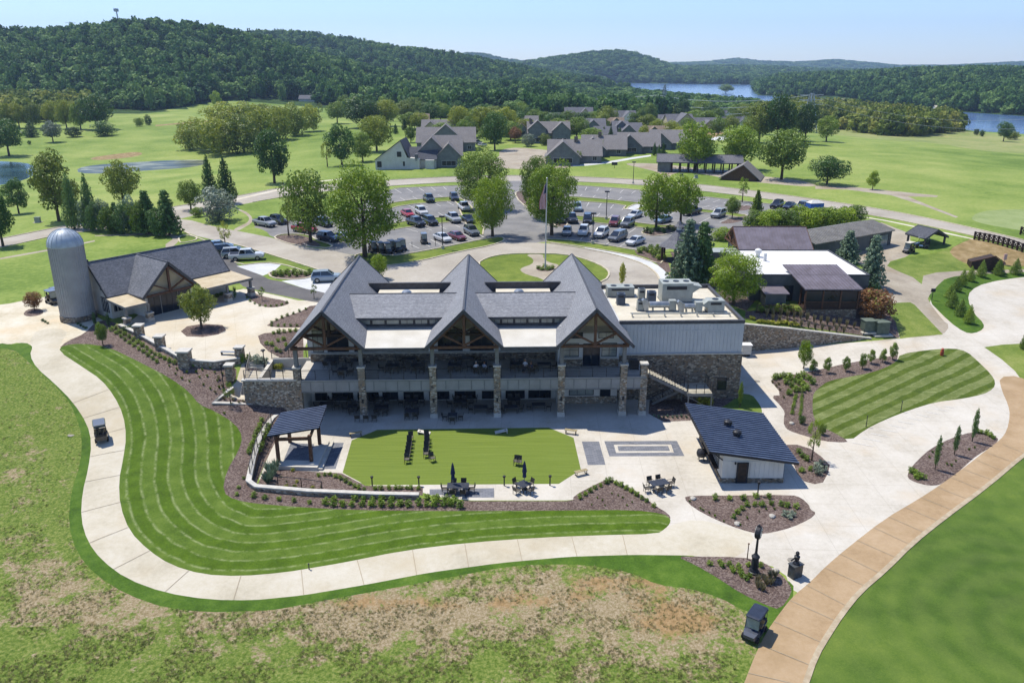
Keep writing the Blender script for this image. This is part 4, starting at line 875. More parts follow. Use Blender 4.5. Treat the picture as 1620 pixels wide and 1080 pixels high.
for px_, py_, w_, h_, k_, m_, lab in T:
    if 'grove' in lab and k_ != 'sparse': k_ = 'bush'; w_ *= 1.18; h_ *= 1.04
    tree(px_, py_, w_, h_, k_, m_, lab, 'shrub' if k_ == 'bush' and h_ < 40 else 'tree', 'shrub' if k_ == 'bush' and h_ < 40 else 'tree')
for i, (px_, py_) in enumerate([(1196,353),(1212,356),(1228,352),(1246,354),(1262,348),(1280,352),(1298,348),(1316,352),(1334,350),(1348,344)]):
    tree(px_, py_+10, 42, 33, 'bush', 'bright' if i % 3 else 'mid', 'one of the large rounded shrubs in the thick hedge behind the metal roofed sheds', 'shrub', 'shrub', 'hedge of large shrubs behind the sheds')
for i, (px_, py_, h_) in enumerate([(1308,589.5,23),(1338,587,23),(1364,583,24),(1378,575,21),(1396,572.5,21),(1412,568.5,27),(1285,591,22)]):
    tree(px_, py_, 13, h_, 'oval', 'mid', 'small young tree in the mulch row between the road and the striped lawn', 'young_tree', 'tree', 'row of young trees along the service road')
for i, (px_, py_, h_, l) in enumerate([(1479,742,55,'left one of three slim columnar trees on the mulch island'),(1509.6,719,48,'middle one of three slim columnar trees on the mulch island'),(1538,698,54,'right one of three slim columnar trees on the mulch island')]):
    tree(px_, py_, 11, h_, 'column', 'pine', l, 'columnar_tree', 'tree', 'columnar trees on the island')
for px_, py_, w_, h_ in [(1521.7,452,17,28),(1534.6,444,17,24),(1552,437.6,18,27),(1578.7,435,19,26),(1606,433.7,20,26),(1513,460,18,24),(1502,471,18,22),(1506,485.6,23,27),(1519,499.8,21,28),(1532,511.5,19,31)]:
    tree(px_, py_, w_*1.1, h_, 'cone', 'shrub', 'young cone evergreen in the curved screen along the pale turning area', 'evergreen', 'evergreen', 'cone evergreens in a curved screen')
# ---- shrubs
SHRUB = {}
def shrub(px, py, w, kind, label, group, name='shrub', cat='shrub', hf=.85):
    global TREE_N; TREE_N += 1
    x, y, z = G(px, py) if not isinstance(px, tuple) else px; dep = y*CT+(H-z)*ST; w = w*dep/F
    k = (kind, TREE_N % 3)
    if name == 'shrub': name, cat = {'straw': ('grass_clump', 'grass clump'), 'blue': ('grass_clump', 'grass clump'), 'tuft': ('small_plant', 'plant'), 'dark': ('evergreen_shrub', 'shrub'), 'lime': ('yellow_shrub', 'shrub')}.get(kind, (name, cat))
    if k not in SHRUB:
        if kind in ('straw', 'blue', 'tuft'):
            mb = MB(); r = random.Random(TREE_N)
            for i in range(70):
                a = r.uniform(0, 6.28); L = r.uniform(.6, 1.05); q = r.uniform(.1, .45); d = .03; c, s_ = math.cos(a), math.sin(a)
                mb.add([(c*.05-s_*d, s_*.05+c*d, 0), (c*.05+s_*d, s_*.05-c*d, 0), (c*q*.6+s_*d, s_*q*.6-c*d, L*.7), (c*q, s_*q, L)], [(0, 1, 2, 3)])
            me = mb.mesh('grass_clump')
        else:
            bl = crown_blobs(1, 1, 0, 9, TREE_N, 'round', .42); V, Fc = leaf_cloud(bl, 420, .10, TREE_N, jag=.2); me = np_mesh('shrub', V, Fc)
        me.materials.append(FM[{'tuft': 'mid'}.get(kind, kind)]); SHRUB[k] = me
    o = link(name, SHRUB[k]); o.location = (x, y, z-.03); o.rotation_euler = (0, 0, TREE_N*1.3 % 6.28); o.scale = (w, w, w*hf)
    return tag(o, label, cat, group)
def row(pts, w, kind, label, group, n=None, jit=.6, **kw):
    if n:
        P_ = [Vector(p) for p in pts]; L = [0]
        for a, b in zip(P_[:-1], P_[1:]): L.append(L[-1]+(b-a).length)
        out = []
        for i in range(n):
            t = L[-1]*i/max(1, n-1); j = max(k for k in range(len(L)) if L[k] <= t+1e-6); j = min(j, len(P_)-2)
            f = (t-L[j])/(L[j+1]-L[j]); q = P_[j].lerp(P_[j+1], f); out.append((q.x+random.uniform(-jit, jit), q.y+random.uniform(-jit, jit)))
        pts = out
    for q in G_many(pts): shrub(tuple(q), 0, w*random.uniform(.85, 1.15), kind, label, group, **kw)
row([(177,524),(190,533),(205,543),(220,553),(235,563),(248,574)], 8.5, 'shrub', 'round clipped shrub in the lower row of the double row below the plaza wall', 'double row of shrubs below the plaza wall', 11)
row([(184,521),(197,530),(212,539),(227,549),(243,560),(256,567),(276,575)], 8.5, 'shrub', 'round clipped shrub in the upper row of the double row below the plaza wall', 'double row of shrubs below the plaza wall', 14)
row([(268,580),(280,585),(296,590),(278,592),(306,580),(320,586),(333,583),(340,590),(288,600),(300,604),(316,598),(328,596),(352,593),(344,603),(322,610),(333,616),(347,614),(311,590),(296,579),(366,640),(355,655)], 6.5, 'tuft', 'small green plant scattered on the mulch slope below the plaza wall', 'small plants on the plaza slope', jit=0)
row([(357,580),(360,588),(346,600),(362,600),(352,612),(341,622),(345,634),(355,632),(369,634),(378,638),(385,636)], 8, 'straw', 'tuft of dry grass near the stair wall on the mulch slope', 'dry tufts near the stair wall')
row([(414,667),(409,680),(404,692),(399,704),(394,718)], 11, 'shrub', 'bushy green shrub in the left row of the double row beside the patio wall', 'double row beside the patio wall', 9)
row([(425,676),(420,690),(415,702),(410,716)], 11, 'shrub', 'bushy green shrub in the right row of the double row beside the patio wall', 'double row beside the patio wall', 7)
row([(398,733),(395,742),(386,757),(378,772),(375,783)], 7, 'shrub', 'small shrub in the sparse line at the lawn corner of the mulch bed', 'sparse shrubs at the mulch corner')
row([(402,786),(419,789),(442,791),(465,793),(490,796)], 10, 'shrub', 'green shrub in the spaced row under the low patio wall', 'spaced shrubs under the low wall')
row([(515,797),(528,800),(542,800),(557,800),(573,800),(588,800),(603,800),(618,800),(633,799),(646,800),(663,799),(675,800)], 13, 'shrub', 'full green shrub in the front row under the low patio wall', 'front shrubs under the low wall')
row([(529,792),(561,791),(575,791),(589,792),(604,791),(620,791),(676,790)], 12, 'shrub', 'full green shrub in the back row against the low patio wall', 'back shrubs against the low wall')
row([(687,800),(702,800),(714,799),(727,802),(690,792),(705,792),(719,793)], 14, 'shrub', 'large green shrub in the clump at the right end of the low wall', 'clump at the end of the low wall')
row([(504,753),(514,752),(522,752),(531,755),(539,758),(547,762),(554,766),(561,770),(568,773),(576,775)], 8.5, 'shrub', 'round shrub edging the artificial turf on its lower left side', 'shrubs edging the turf')
row([(594,774),(602,774),(615,773),(626,773),(634,773),(644,773),(650,773),(662,774)], 8.5, 'shrub', 'round shrub in the straight line along the bottom edge of the turf', 'shrubs edging the turf')
row([(454,771),(466,771),(470,763),(463,745),(495,773)], 7, 'lime', 'small yellow shrub in the planting bed left of the turf', 'yellow shrubs in the patio bed')
row([(481,779),(453,762),(445,755),(508,771)], 5, 'tuft', 'tiny green plant in the planting bed left of the turf', 'tiny plants in the patio bed')
row([(429,760),(434,750),(438,741),(426,748),(424,765)], 22, 'blue', 'blue grey spiky grass along the stone planter wall', 'blue grey grasses in the planter', hf=.9)
row([(918,788),(926,783),(934,778),(941,773),(950,769),(959,764),(966,761)], 9.5, 'shrub', 'round shrub on the left arm of the pointed bed beside the turf', 'shrubs of the pointed bed')
row([(975,766),(983,769),(991,774),(999,778),(1007,784),(1015,789),(1023,793),(1034,801)], 9.5, 'shrub', 'round shrub on the right arm of the pointed bed beside the turf', 'shrubs of the pointed bed')
row([(936,799),(953,792),(957,800),(968,781),(978,784),(985,788),(1000,795),(945,788),(992,800)], 5, 'tuft', 'tiny plant inside the pointed mulch bed', 'tiny plants inside the pointed bed')
row([(1132,790),(1154,790),(1176,790),(1195,787),(1216,787)], 11, 'shrub', 'green shrub along the top edge of the oval bed before the hut', 'top shrubs of the oval bed')
row([(1181,800),(1174,806),(1167,812),(1161,819),(1194,800),(1205,800),(1220,798),(1235,799),(1245,801),(1259,803)], 11, 'shrub', 'green shrub in the curved middle line of the oval bed before the hut', 'middle shrubs of the oval bed')
row([(1091,794),(1112,808),(1122,812),(1131,817),(1145,825),(1182,820),(1201,810),(1212,806),(1225,806),(1258,812),(1108,805),(1171,831)], 6, 'tuft', 'small low plant scattered in the oval bed before the hut', 'small plants in the oval bed')
row([(1242,815),(1248,820),(1253,816)], 11, 'grey', 'silvery mound plant at the right of the oval bed', 'silvery mounds in the oval bed')
row([(1123,893),(1139,891),(1143,896),(1153,894),(1158,900),(1160,905),(1168,898),(1171,905),(1173,911),(1181,917),(1186,912),(1184,895),(1202,896)], 10, 'shrub', 'green leafy shrub in the bed around the street clock', 'green shrubs around the clock')
row([(1199,930),(1206,934),(1213,925),(1219,915),(1226,912),(1210,920),(1220,924),(1200,922)], 17, 'straw', 'clump of dark feathery grass right of the street clock', 'feathery grasses by the clock', hf=1.)
row([(1441,747),(1447,750),(1453,753),(1460,757),(1450,757)], 11, 'shrub', 'bright leafy plant at the left end of the columnar tree island', 'leafy plants at the island end')
row([(1552,685),(1560,687),(1566,690),(1571,694),(1545,684)], 9, 'shrub', 'leafy plant at the right end of the columnar tree island', 'leafy plants at the island top')
row([(1470,724),(1475,716),(1490,704),(1505,737),(1512,730),(1533,712),(1542,709),(1498,735)], 6, 'tuft', 'small plant between the columnar trees on the island', 'small plants between columnar trees')
row([(1264,716),(1270,723),(1276,728),(1282,744),(1268,746)], 11, 'shrub', 'green shrub in the bed right of the metal roofed hut', 'shrubs in the hut side bed')
row([(1292,741),(1298,735),(1302,745),(1294,750)], 14, 'grey', 'silver grey plant at the point of the hut side bed', 'silver plants in the hut side bed')
row([(1253,655),(1254,648),(1256,641),(1257,634),(1259,627)], 6.5, 'shrub', 'clipped small shrub in the left of two lines in the bed beside the striped lawn', 'two lines of clipped shrubs', 9, jit=.2)
row([(1266,657),(1267,650),(1268,642),(1268,634),(1269,627)], 6.5, 'shrub', 'clipped small shrub in the right of two lines in the bed beside the striped lawn', 'two lines of clipped shrubs', 9, jit=.2)
row([(1226,600),(1233,598),(1241,597),(1249,600),(1257,604),(1265,608),(1272,612),(1252,612),(1259,619),(1268,620),(1276,617),(1262,600),(1270,597),(1280,601),(1285,607),(1244,607),(1248,624)], 12, 'shrub', 'loose leafy shrub in the thick planting at the top of the roadside bed', 'loose shrubs in the roadside bed')
row([(1222,606),(1228,612),(1234,618),(1240,630),(1232,609)], 8, 'straw', 'yellowish tuft on the left edge of the roadside bed', 'tufts in the roadside bed')
row([(1188,505),(1196,508),(1206,510),(1216,512),(1228,512),(1240,513),(1250,514),(1261,517)], 10, 'lime', 'bright green hosta in the bed on top of the retaining wall', 'hostas above the retaining wall', 14, hf=.55, jit=2.)
row([(1213,500),(1230,500),(1250,503),(1270,506),(1290,510),(1310,514),(1330,517),(1350,519)], 9, 'straw', 'upright straw coloured grass in the back row above the retaining wall', 'straw grasses above the wall', 14, hf=1.7, jit=1.)
row([(1222,508),(1240,510),(1262,515),(1285,520),(1310,524),(1335,527)], 8, 'straw', 'upright straw coloured grass in the front row above the retaining wall', 'straw grasses above the wall', 11, hf=1.6, jit=1.)
row([(1205,494),(1216,492),(1228,493),(1240,494),(1250,493),(1262,496)], 14, 'mid', 'dark green shrub below the deck of the dark sided building', 'shrubs below the deck')
row([(1035,659),(1042,661),(1050,661),(1056,660),(1064,661),(1071,661),(1078,660),(1086,661)], 7, 'blue', 'small grey green plant in the bed under the outside stairs', 'plants under the outside stairs', hf=.8)
row([(1108,640),(1116,638),(1122,641)], 14, 'lime', 'pale variegated shrub between the stairs and the stone wall', 'pale shrubs by the stone wall')
row([(434,437),(440,435),(446,437),(452,434),(458,437),(464,434),(470,437),(476,434),(444,433),(455,432),(466,431),(484,436),(490,434)], 10, 'shrub', 'leafy shrub on the kerbed island by the drive', 'shrubs on the drive island')
row([(1018,396),(1025,399),(1032,402),(1038,399),(1045,403),(1036,407),(1043,411),(1050,410),(1030,395),(1041,394),(1012,400)], 11, 'shrub', 'bright shrub in the bed left of the gazebo', 'shrubs by the gazebo')
row([(1022,368),(1030,370),(1040,366),(1050,368),(1058,363),(1066,365),(1075,361)], 11, 'dark', 'dark low shrub under the paired trees on the parking island', 'low shrubs under the paired trees')
row([(391,472),(396,477),(403,481),(411,484),(420,485),(429,485),(438,485),(446,483),(454,480)], 5, 'mid', 'tiny clipped plant edging the crescent bed by the drive', 'plants edging the crescent bed')
row([(430,512),(438,507),(446,503),(455,500),(464,497),(474,493),(484,490),(430,516),(440,516),(450,516),(460,516),(470,516)], 5.5, 'mid', 'small clipped plant edging the upper pointed plaza bed', 'plants edging the upper plaza bed')
row([(433,528),(441,527),(450,526),(459,525),(468,524),(422,545),(430,546),(437,555),(444,557),(449,538),(440,540),(453,548)], 8, 'shrub', 'green shrub in the lower pointed bed of the plaza', 'shrubs in the lower plaza bed')
row([(200,524),(207,521),(214,519)], 15, 'dark', 'dark mounded shrub along the pump house porch', 'mounded shrubs at the porch', hf=.6)
row([(120,510),(124,513),(128,516),(132,518),(136,520)], 5, 'dark', 'small dark plant in the strip behind the silo', 'small plants by the silo')
row([(68,508),(72,510),(76,512)], 5, 'dark', 'small dark plant in the mulch strip left of the silo', 'small plants left of the silo')
row([(344,470),(351,467),(358,468),(366,474)], 9, 'shrub', 'leafy shrub by the far porch post of the pump house', 'shrubs by the porch post')
for q in ((852,425),(858,427),(866,427),(873,425),(862,423)): row([q], 11, 'mid', 'low shrub ring around the foot of the flagpole', 'shrubs at the flagpole', hf=.5)
row([(385,574),(394,573)], 10, 'shrub', 'clipped upright shrub by the iron stair rail', 'shrubs by the stair rail', hf=1.6)
row([(405,575),(412,577),(419,577)], 18, 'grey', 'silvery shrub mass beside the lamp post above the stairs', 'silvery shrubs by the stairs', hf=.8)
row([(427,582),(435,583),(442,583)], 12, 'lime', 'pale green shrub right of the lamp post above the stairs', 'pale shrubs by the stairs', hf=.7)
row([(362,470),(372,471)], 6, 'pine', 'slim upright evergreen beside the right porch of the pump house', 'upright evergreens at the porch', hf=3.2)
row([(150,512),(172,515)], 6, 'pine', 'slim upright evergreen at the left corner of the pump house', 'upright evergreens at the corner', hf=3.2)

# trees scattered between the houses, one by one
rt = random.Random(11)
for i, (px_, py_) in enumerate([(668,190),(682,194),(697,192),(742,196),(760,194),(822,192),(838,195),(872,186),(898,186),(930,186),(950,190),(1012,196),(1026,194),(700,222),(735,224),(792,212),(830,214),(884,214),(936,226),(1018,228),(1075,226),(1120,206),(1134,200),(1176,200),(1186,196),(560,186),(588,188),(606,182),(622,192),(745,206),(757,209),(771,205),(789,207),(806,209),(820,205),(750,197),(850,184),(880,182),(905,180),(935,184),(985,187),(1010,188),(1040,190),(1065,190),(1125,197),(1190,207),(1211,213),(546,180),(648,204),(664,206),(742,218),(776,226),(808,222),(846,196),(862,200),(878,206),(898,204),(922,206),(938,200),(952,206),(970,196),(1002,204),(1022,206),(1040,216),(1062,222),(1088,216),(1100,200),(1136,214),(1154,212),(1110,190),(1080,192),(1220,200),(1240,206),(596,214),(1168,196),(640,190),(655,186),(722,190),(780,192),(806,198)]):
    tree(px_, py_, rt.uniform(24, 42), rt.uniform(22, 34), rt.choice(['round', 'oval', 'round']), rt.choice(['mid', 'yellow', 'olive', 'mid', 'dark']), 'leafy garden tree standing among the roofs of the housing estate', 'tree', 'tree', 'garden trees of the housing estate')
def tufts():
    r = np.random.default_rng(3); n = 60000; px_ = r.uniform(-60, 1240, n); py_ = r.uniform(545, 1120, n); rough = [q for q in REG if q[0] == 'rough_ground'][0][2]
    k = in_poly(rough, px_, py_) & (px_ < 1166); px_, py_ = px_[k], py_[k]; keep = r.uniform(size=len(px_)) < np.clip((py_-450)/600, .15, 1)*.75; px_, py_ = px_[keep], py_[keep]
    w = G_many(np.column_stack([px_, py_])); m = len(w); v = np.array([mnoise.noise(Vector((a*.35, b*.35, 0))) for a, b, _ in w]); w = w[v > -.12]; m = len(w)
    s_ = r.uniform(.5, 1.3, m); mb = []
    for q in range(4):
        b = MB(); rr = random.Random(q)
        for i in range(16):
            a = rr.uniform(0, 6.28); L = rr.uniform(.5, 1.); x0, y0 = rr.uniform(-.5, .5), rr.uniform(-.5, .5); c, s2 = math.cos(a), math.sin(a); o = rr.uniform(.2, .6)
            b.add([(x0-s2*.05, y0+c*.05, 0), (x0+s2*.05, y0-c*.05, 0), (x0+c*o, y0+s2*o, L)], [(0, 1, 2)])
        me = b.mesh('grass_blades'); me.materials.append(FM['tuft_green'] if q % 2 else FM['tuft_straw']); mb.append(me)
    gn_scatter('grass_tufts', w, np.column_stack([s_*.17, s_*.17, s_*.12]), np.column_stack([np.zeros(m), np.zeros(m), r.uniform(0, 6.28, m)]), mb, None, 'loose tufts of green and straw grass over the dry rough ground in front', 'grass')
FM['tuft_green'] = foliage('tuft_green', '47591f', '7f8c42', trans=.3, scale=1.); FM['tuft_straw'] = foliage('tuft_straw', '7d7448', 'a89c6c', trans=.3, scale=1.)
tufts()
# ---------------------------------------------------------------- building materials
def shingle(name, a, b, c):
    t = NT(name); n = t.noise(9, 3, .8); n2 = t.noise(.5, 3); s = t.noise(1., 2, .7, co=t.mapping((3, 3, 9)))
    zc = t.n.new('ShaderNodeSeparateXYZ'); t.l.new(t.co, zc.inputs[0]); crs = t.math('FRACT', t.math('MULTIPLY', zc.outputs[2], 5.5)); tabn = t.noise(1., 1, .5, co=t.mapping((2.2, 2.2, 5.5)))
    f = t.math('ADD', t.math('MULTIPLY', n, .35), t.math('ADD', t.math('MULTIPLY', s, .35), t.math('ADD', t.math('MULTIPLY', n2, .15), t.math('ADD', t.math('MULTIPLY', crs, .05), t.math('MULTIPLY', tabn, .13)))))
    t.bump(crs, .25, .03); return t.fin(t.ramp(f, [(.36, a), (.5, b), (.64, c)]), .9, 0, .2)
def stone(name, sc_=4.2, dark='57504a', mid='a39682', lt='e6dac4', warm='b8966e', mortar='a0988b'):
    t = NT(name); co = t.mapping((1, 1, 1.7)); n = t.noise(.8, 2, co=co, out=1)
    v = t.n.new('ShaderNodeTexVoronoi'); t.l.new(co, v.inputs['Vector']); v.inputs['Scale'].default_value = sc_
    e = t.n.new('ShaderNodeTexVoronoi'); e.feature = 'DISTANCE_TO_EDGE'; t.l.new(co, e.inputs['Vector']); e.inputs['Scale'].default_value = sc_
    sp = t.n.new('ShaderNodeSeparateColor'); t.l.new(v.outputs['Color'], sp.inputs[0])
    c = t.ramp(sp.outputs[0], [(0, dark), (.28, mid), (.5, warm), (.7, mid), (.85, lt), (1, lt)])
    c = t.mix(t.math('MULTIPLY', t.noise(14, 3), .35), c, dark)
    c = t.mix(t.ramp(e.outputs[0], [(.03, 1.), (.07, 0.)]), c, mortar); t.bump(e.outputs[0], .6, .08)
    return t.fin(c, .9, 0, .2)
SH = shingle('roof_shingle', '74767a', '8e9094', 'acadb0'); SH2 = shingle('pump_shingle', '55585f', '73767c', '9799a0')
SHB = shingle('brown_shingle', '726e6d', '888482', '9f9b98'); SHG = shingle('grey_shingle', '5b5b60', '75757a', '908f92'); SHD = shingle('dark_shingle', '44454b', '5b5d64', '73757b')
STONE = stone('field_stone'); STONE2 = stone('dark_field_stone', 3.6, '4a453e', '8c8172', 'c4b8a3', '94795a', '857d71')
CAP = simple('cap_stone', 'c9c4b8', 'e2ddd0', 2.)
TRIM = simple('charcoal_trim', '4a4b4e', '5c5d60', 2., .6); TRIMG = simple('grey_trim', '7a7b7a', '8d8e8c', 2., .6)
SIDG = simple('grey_siding', 'cdd0d1', 'dadcdb', .6, .7); SIDW = simple('white_siding', 'dcd9d0', 'eeebe3', .6, .7); SIDB = simple('beige_siding', 'c0b391', 'd3c7a7', .6, .7)
SIDD = simple('dark_green_siding', '5b5f5d', '6c706d', .8, .7); PANEL = simple('fascia_panel', '9b9a95', 'acaba6', .7, .7)
WOOD = simple('brown_timber', '553a28', '73503a', 3., .6, bump=.2); WOODD = simple('dark_timber', '34271f', '4b392d', 3., .7)
GLASS = simple('window_glass', '141d28', '202d3b', .5, .12, spec=.35); GLASSL = simple('pale_glass', '7f8a88', 'a9b2ac', .8, .15, spec=.7)
FRAME = simple('black_frame', '22242a', '30323a', 2., .4); FRAMEW = simple('white_frame', 'dcdad2', 'efede6', 2., .5)
MEMB = simple('white_membrane', 'd8cfb8', 'efe6d0', .5, .75); MEMBW = simple('bright_membrane', 'f2f1ec', 'fffefa', .4, .7)
CANOPY = simple('pale_canopy', 'd9d3c4', 'e9e4d7', .5, .6); CANOPYB = simple('tan_canopy', 'cbb893', 'dfcfad', .7, .6)
METALB = simple('navy_metal_roof', '262f40', '343e50', .7, .42, .15); METALD = simple('bronze_metal_roof', '7d7478', '918890', .7, .5, .2); METALP = simple('pewter_metal_roof', '8a857b', 'a09b90', .7, .5, .2)
GALV = simple('galvanised', 'a3a8aa', 'c7ccce', 1.5, .35, .6); UNIT = simple('unit_paint', 'a7aca4', 'bcc1b8', 1., .5); UNITB = simple('unit_blue', '4a5666', '64707f', 2., .5)
DECK = simple('deck_floor', 'cfc8ba', 'e0dacd', .8, .8); IRON = simple('black_iron', '26272b', '37383d', 3., .5); CONC = simple('cast_concrete', 'd2cbba', 'e6dfcf', 1., .85)
SILO = simple('silo_panel', 'b4b2ae', 'c6c4c0', .5, .6, 0.); DOME = simple('silo_dome', 'b7c2cc', 'd3dde5', .8, .45, .1)
COPPER = simple('red_awning', 'b04a34', 'c75f45', 1., .6)
def gable(name, u0, u1, v0, v1, ze, zr, m, parent, trim=None, th=.16, axis='v', over=0.):
    """double pitched roof; ridge runs along v (or u), solid sheets with trim"""
    c = (u0+u1)/2 if axis == 'v' else (v0+v1)/2
    mb = MB()
    if axis == 'v': q = [[(u0, v0, ze), (c, v0, zr), (c, v1, zr), (u0, v1, ze)], [(c, v0, zr), (u1, v0, ze), (u1, v1, ze), (c, v1, zr)]]
    else: q = [[(u0, v0, ze), (u1, v0, ze), (u1, c, zr), (u0, c, zr)], [(u0, c, zr), (u1, c, zr), (u1, v1, ze), (u0, v1, ze)]]
    for s in q: mb.slab(s, th)
    o = mb.build(name, m, parent)
    if trim is not None:
        t = MB()
        for e in ((v0-.03, v1+.03) if axis == 'v' else (u0-.03, u1+.03)):
            for s_ in (-1, 1):
                if axis == 'v': t.beam((u0 if s_ < 0 else u1, e, ze-.14), (c, e, zr-.14), .1, .34)
                else: t.beam((e, v0 if s_ < 0 else v1, ze-.14), (e, c, zr-.14), .1, .34)
        if axis == 'v':
            for e in (u0, u1): t.beam((e, v0, ze-.16), (e, v1, ze-.16), .1, .22)
            t.beam((c, v0, zr+.02), (c, v1, zr+.02), .22, .05)
        else:
            for e in (v0, v1): t.beam((u0, e, ze-.16), (u1, e, ze-.16), .1, .22)
            t.beam((u0, c, zr+.02), (u1, c, zr+.02), .22, .05)
        t.build('roof_trim', trim, o)
    return o
def window(parent, x0, z0, x1, z1, y, face=-1, axis='v', nx=2, nz=2, fm=None, gm=None, fw=.07, d=.06, name='window'):
    """framed window lying in the plane v=y (axis v) or u=y (axis u); glass is its sub-part"""
    f = MB(); g = MB()
    def bx(mb, a0, b0, a1, b1, t0, t1):
        t0, t1 = min(t0, t1), max(t0, t1)
        if axis == 'v': mb.box(a0, t0, b0, a1, t1, b1)
        else: mb.box(t0, a0, b0, t1, a1, b1)
    o0, o1 = y+face*.003, y+face*d
    bx(f, x0, z0, x1, z0+fw, o0, o1); bx(f, x0, z1-fw, x1, z1, o0, o1); bx(f, x0, z0+fw, x0+fw, z1-fw, o0, o1); bx(f, x1-fw, z0+fw, x1, z1-fw, o0, o1)
    for i in range(1, nx): xx = x0+(x1-x0)*i/nx; bx(f, xx-fw*.35, z0+fw, xx+fw*.35, z1-fw, o0, o1-face*.012)
    for i in range(1, nz): zz = z0+(z1-z0)*i/nz; bx(f, x0+fw, zz-fw*.3, x1-fw, zz+fw*.3, o0, o1-face*.018)
    bx(g, x0+fw, z0+fw, x1-fw, z1-fw, o0, y+face*(d*.45))
    fo = f.build(name, fm or FRAME, parent); g.build('pane', gm or GLASS, fo); return fo
def railing(parent, pts, h=1.07, m=None, name='railing', sp=1.5):
    mb = MB(); pts = [Vector(p) for p in pts]
    for a, b in zip(pts[:-1], pts[1:]):
        L = (b-a).length; n = max(1, round(L/sp)); up = Vector((0, 0, h))
        mb.beam(a+up, b+up, .06, .05); mb.beam(a+up*.12, b+up*.12, .03)
        for k in (.3, .48, .66, .84): mb.beam(a+up*k, b+up*k, .018)
        for i in range(n+1): p = a.lerp(b, i/n); mb.beam(p, p+up, .06)
    return mb.build(name, m or IRON, parent)
def pillar(parent, u, v, z0, z1, w=.72, foot=True, name='stone_pillar', sm=None):
    o = MB().box(u-w/2, v-w/2, z0, u+w/2, v+w/2, z1).build(name, sm or STONE, parent)
    MB().box(u-w/2-.07, v-w/2-.07, z1, u+w/2+.07, v+w/2+.07, z1+.16).build('cap', CAP, o)
    if foot: MB().box(u-w/2-.05, v-w/2-.05, z0, u+w/2+.05, v+w/2+.05, z0+.5).build('foot', CAP, o)
    return o
def truss(parent, c, v, zt, zr, half, m=WOOD, t=.26):
    mb = MB(); mb.beam((c-half, v, zt), (c+half, v, zt), t, t*1.1); mb.beam((c, v, zt), (c, v, zr-.35), t*1.05)
    k = (zr-zt)
    for s in (-1, 1):
        mb.beam((c+s*.1, v, zt+.25), (c+s*half*.62, v, zt+k*.36), t*.75)
        mb.beam((c+s*(half), v, zt), (c, v, zr-.3), t*.8)
    return mb.build('truss', m, parent)
def battens(mb, x0, x1, y, z0, z1, sp=.42, face=-1, axis='v', w=.08):
    n = int((x1-x0)/sp)
    for i in range(1, n):
        x = x0+(x1-x0)*i/n; a, b = sorted((y, y+face*.045))
        if axis == 'v': mb.box(x-w/2, a, z0, x+w/2, b, z1)
        else: mb.box(a, x-w/2, z0, b, x+w/2, z1)
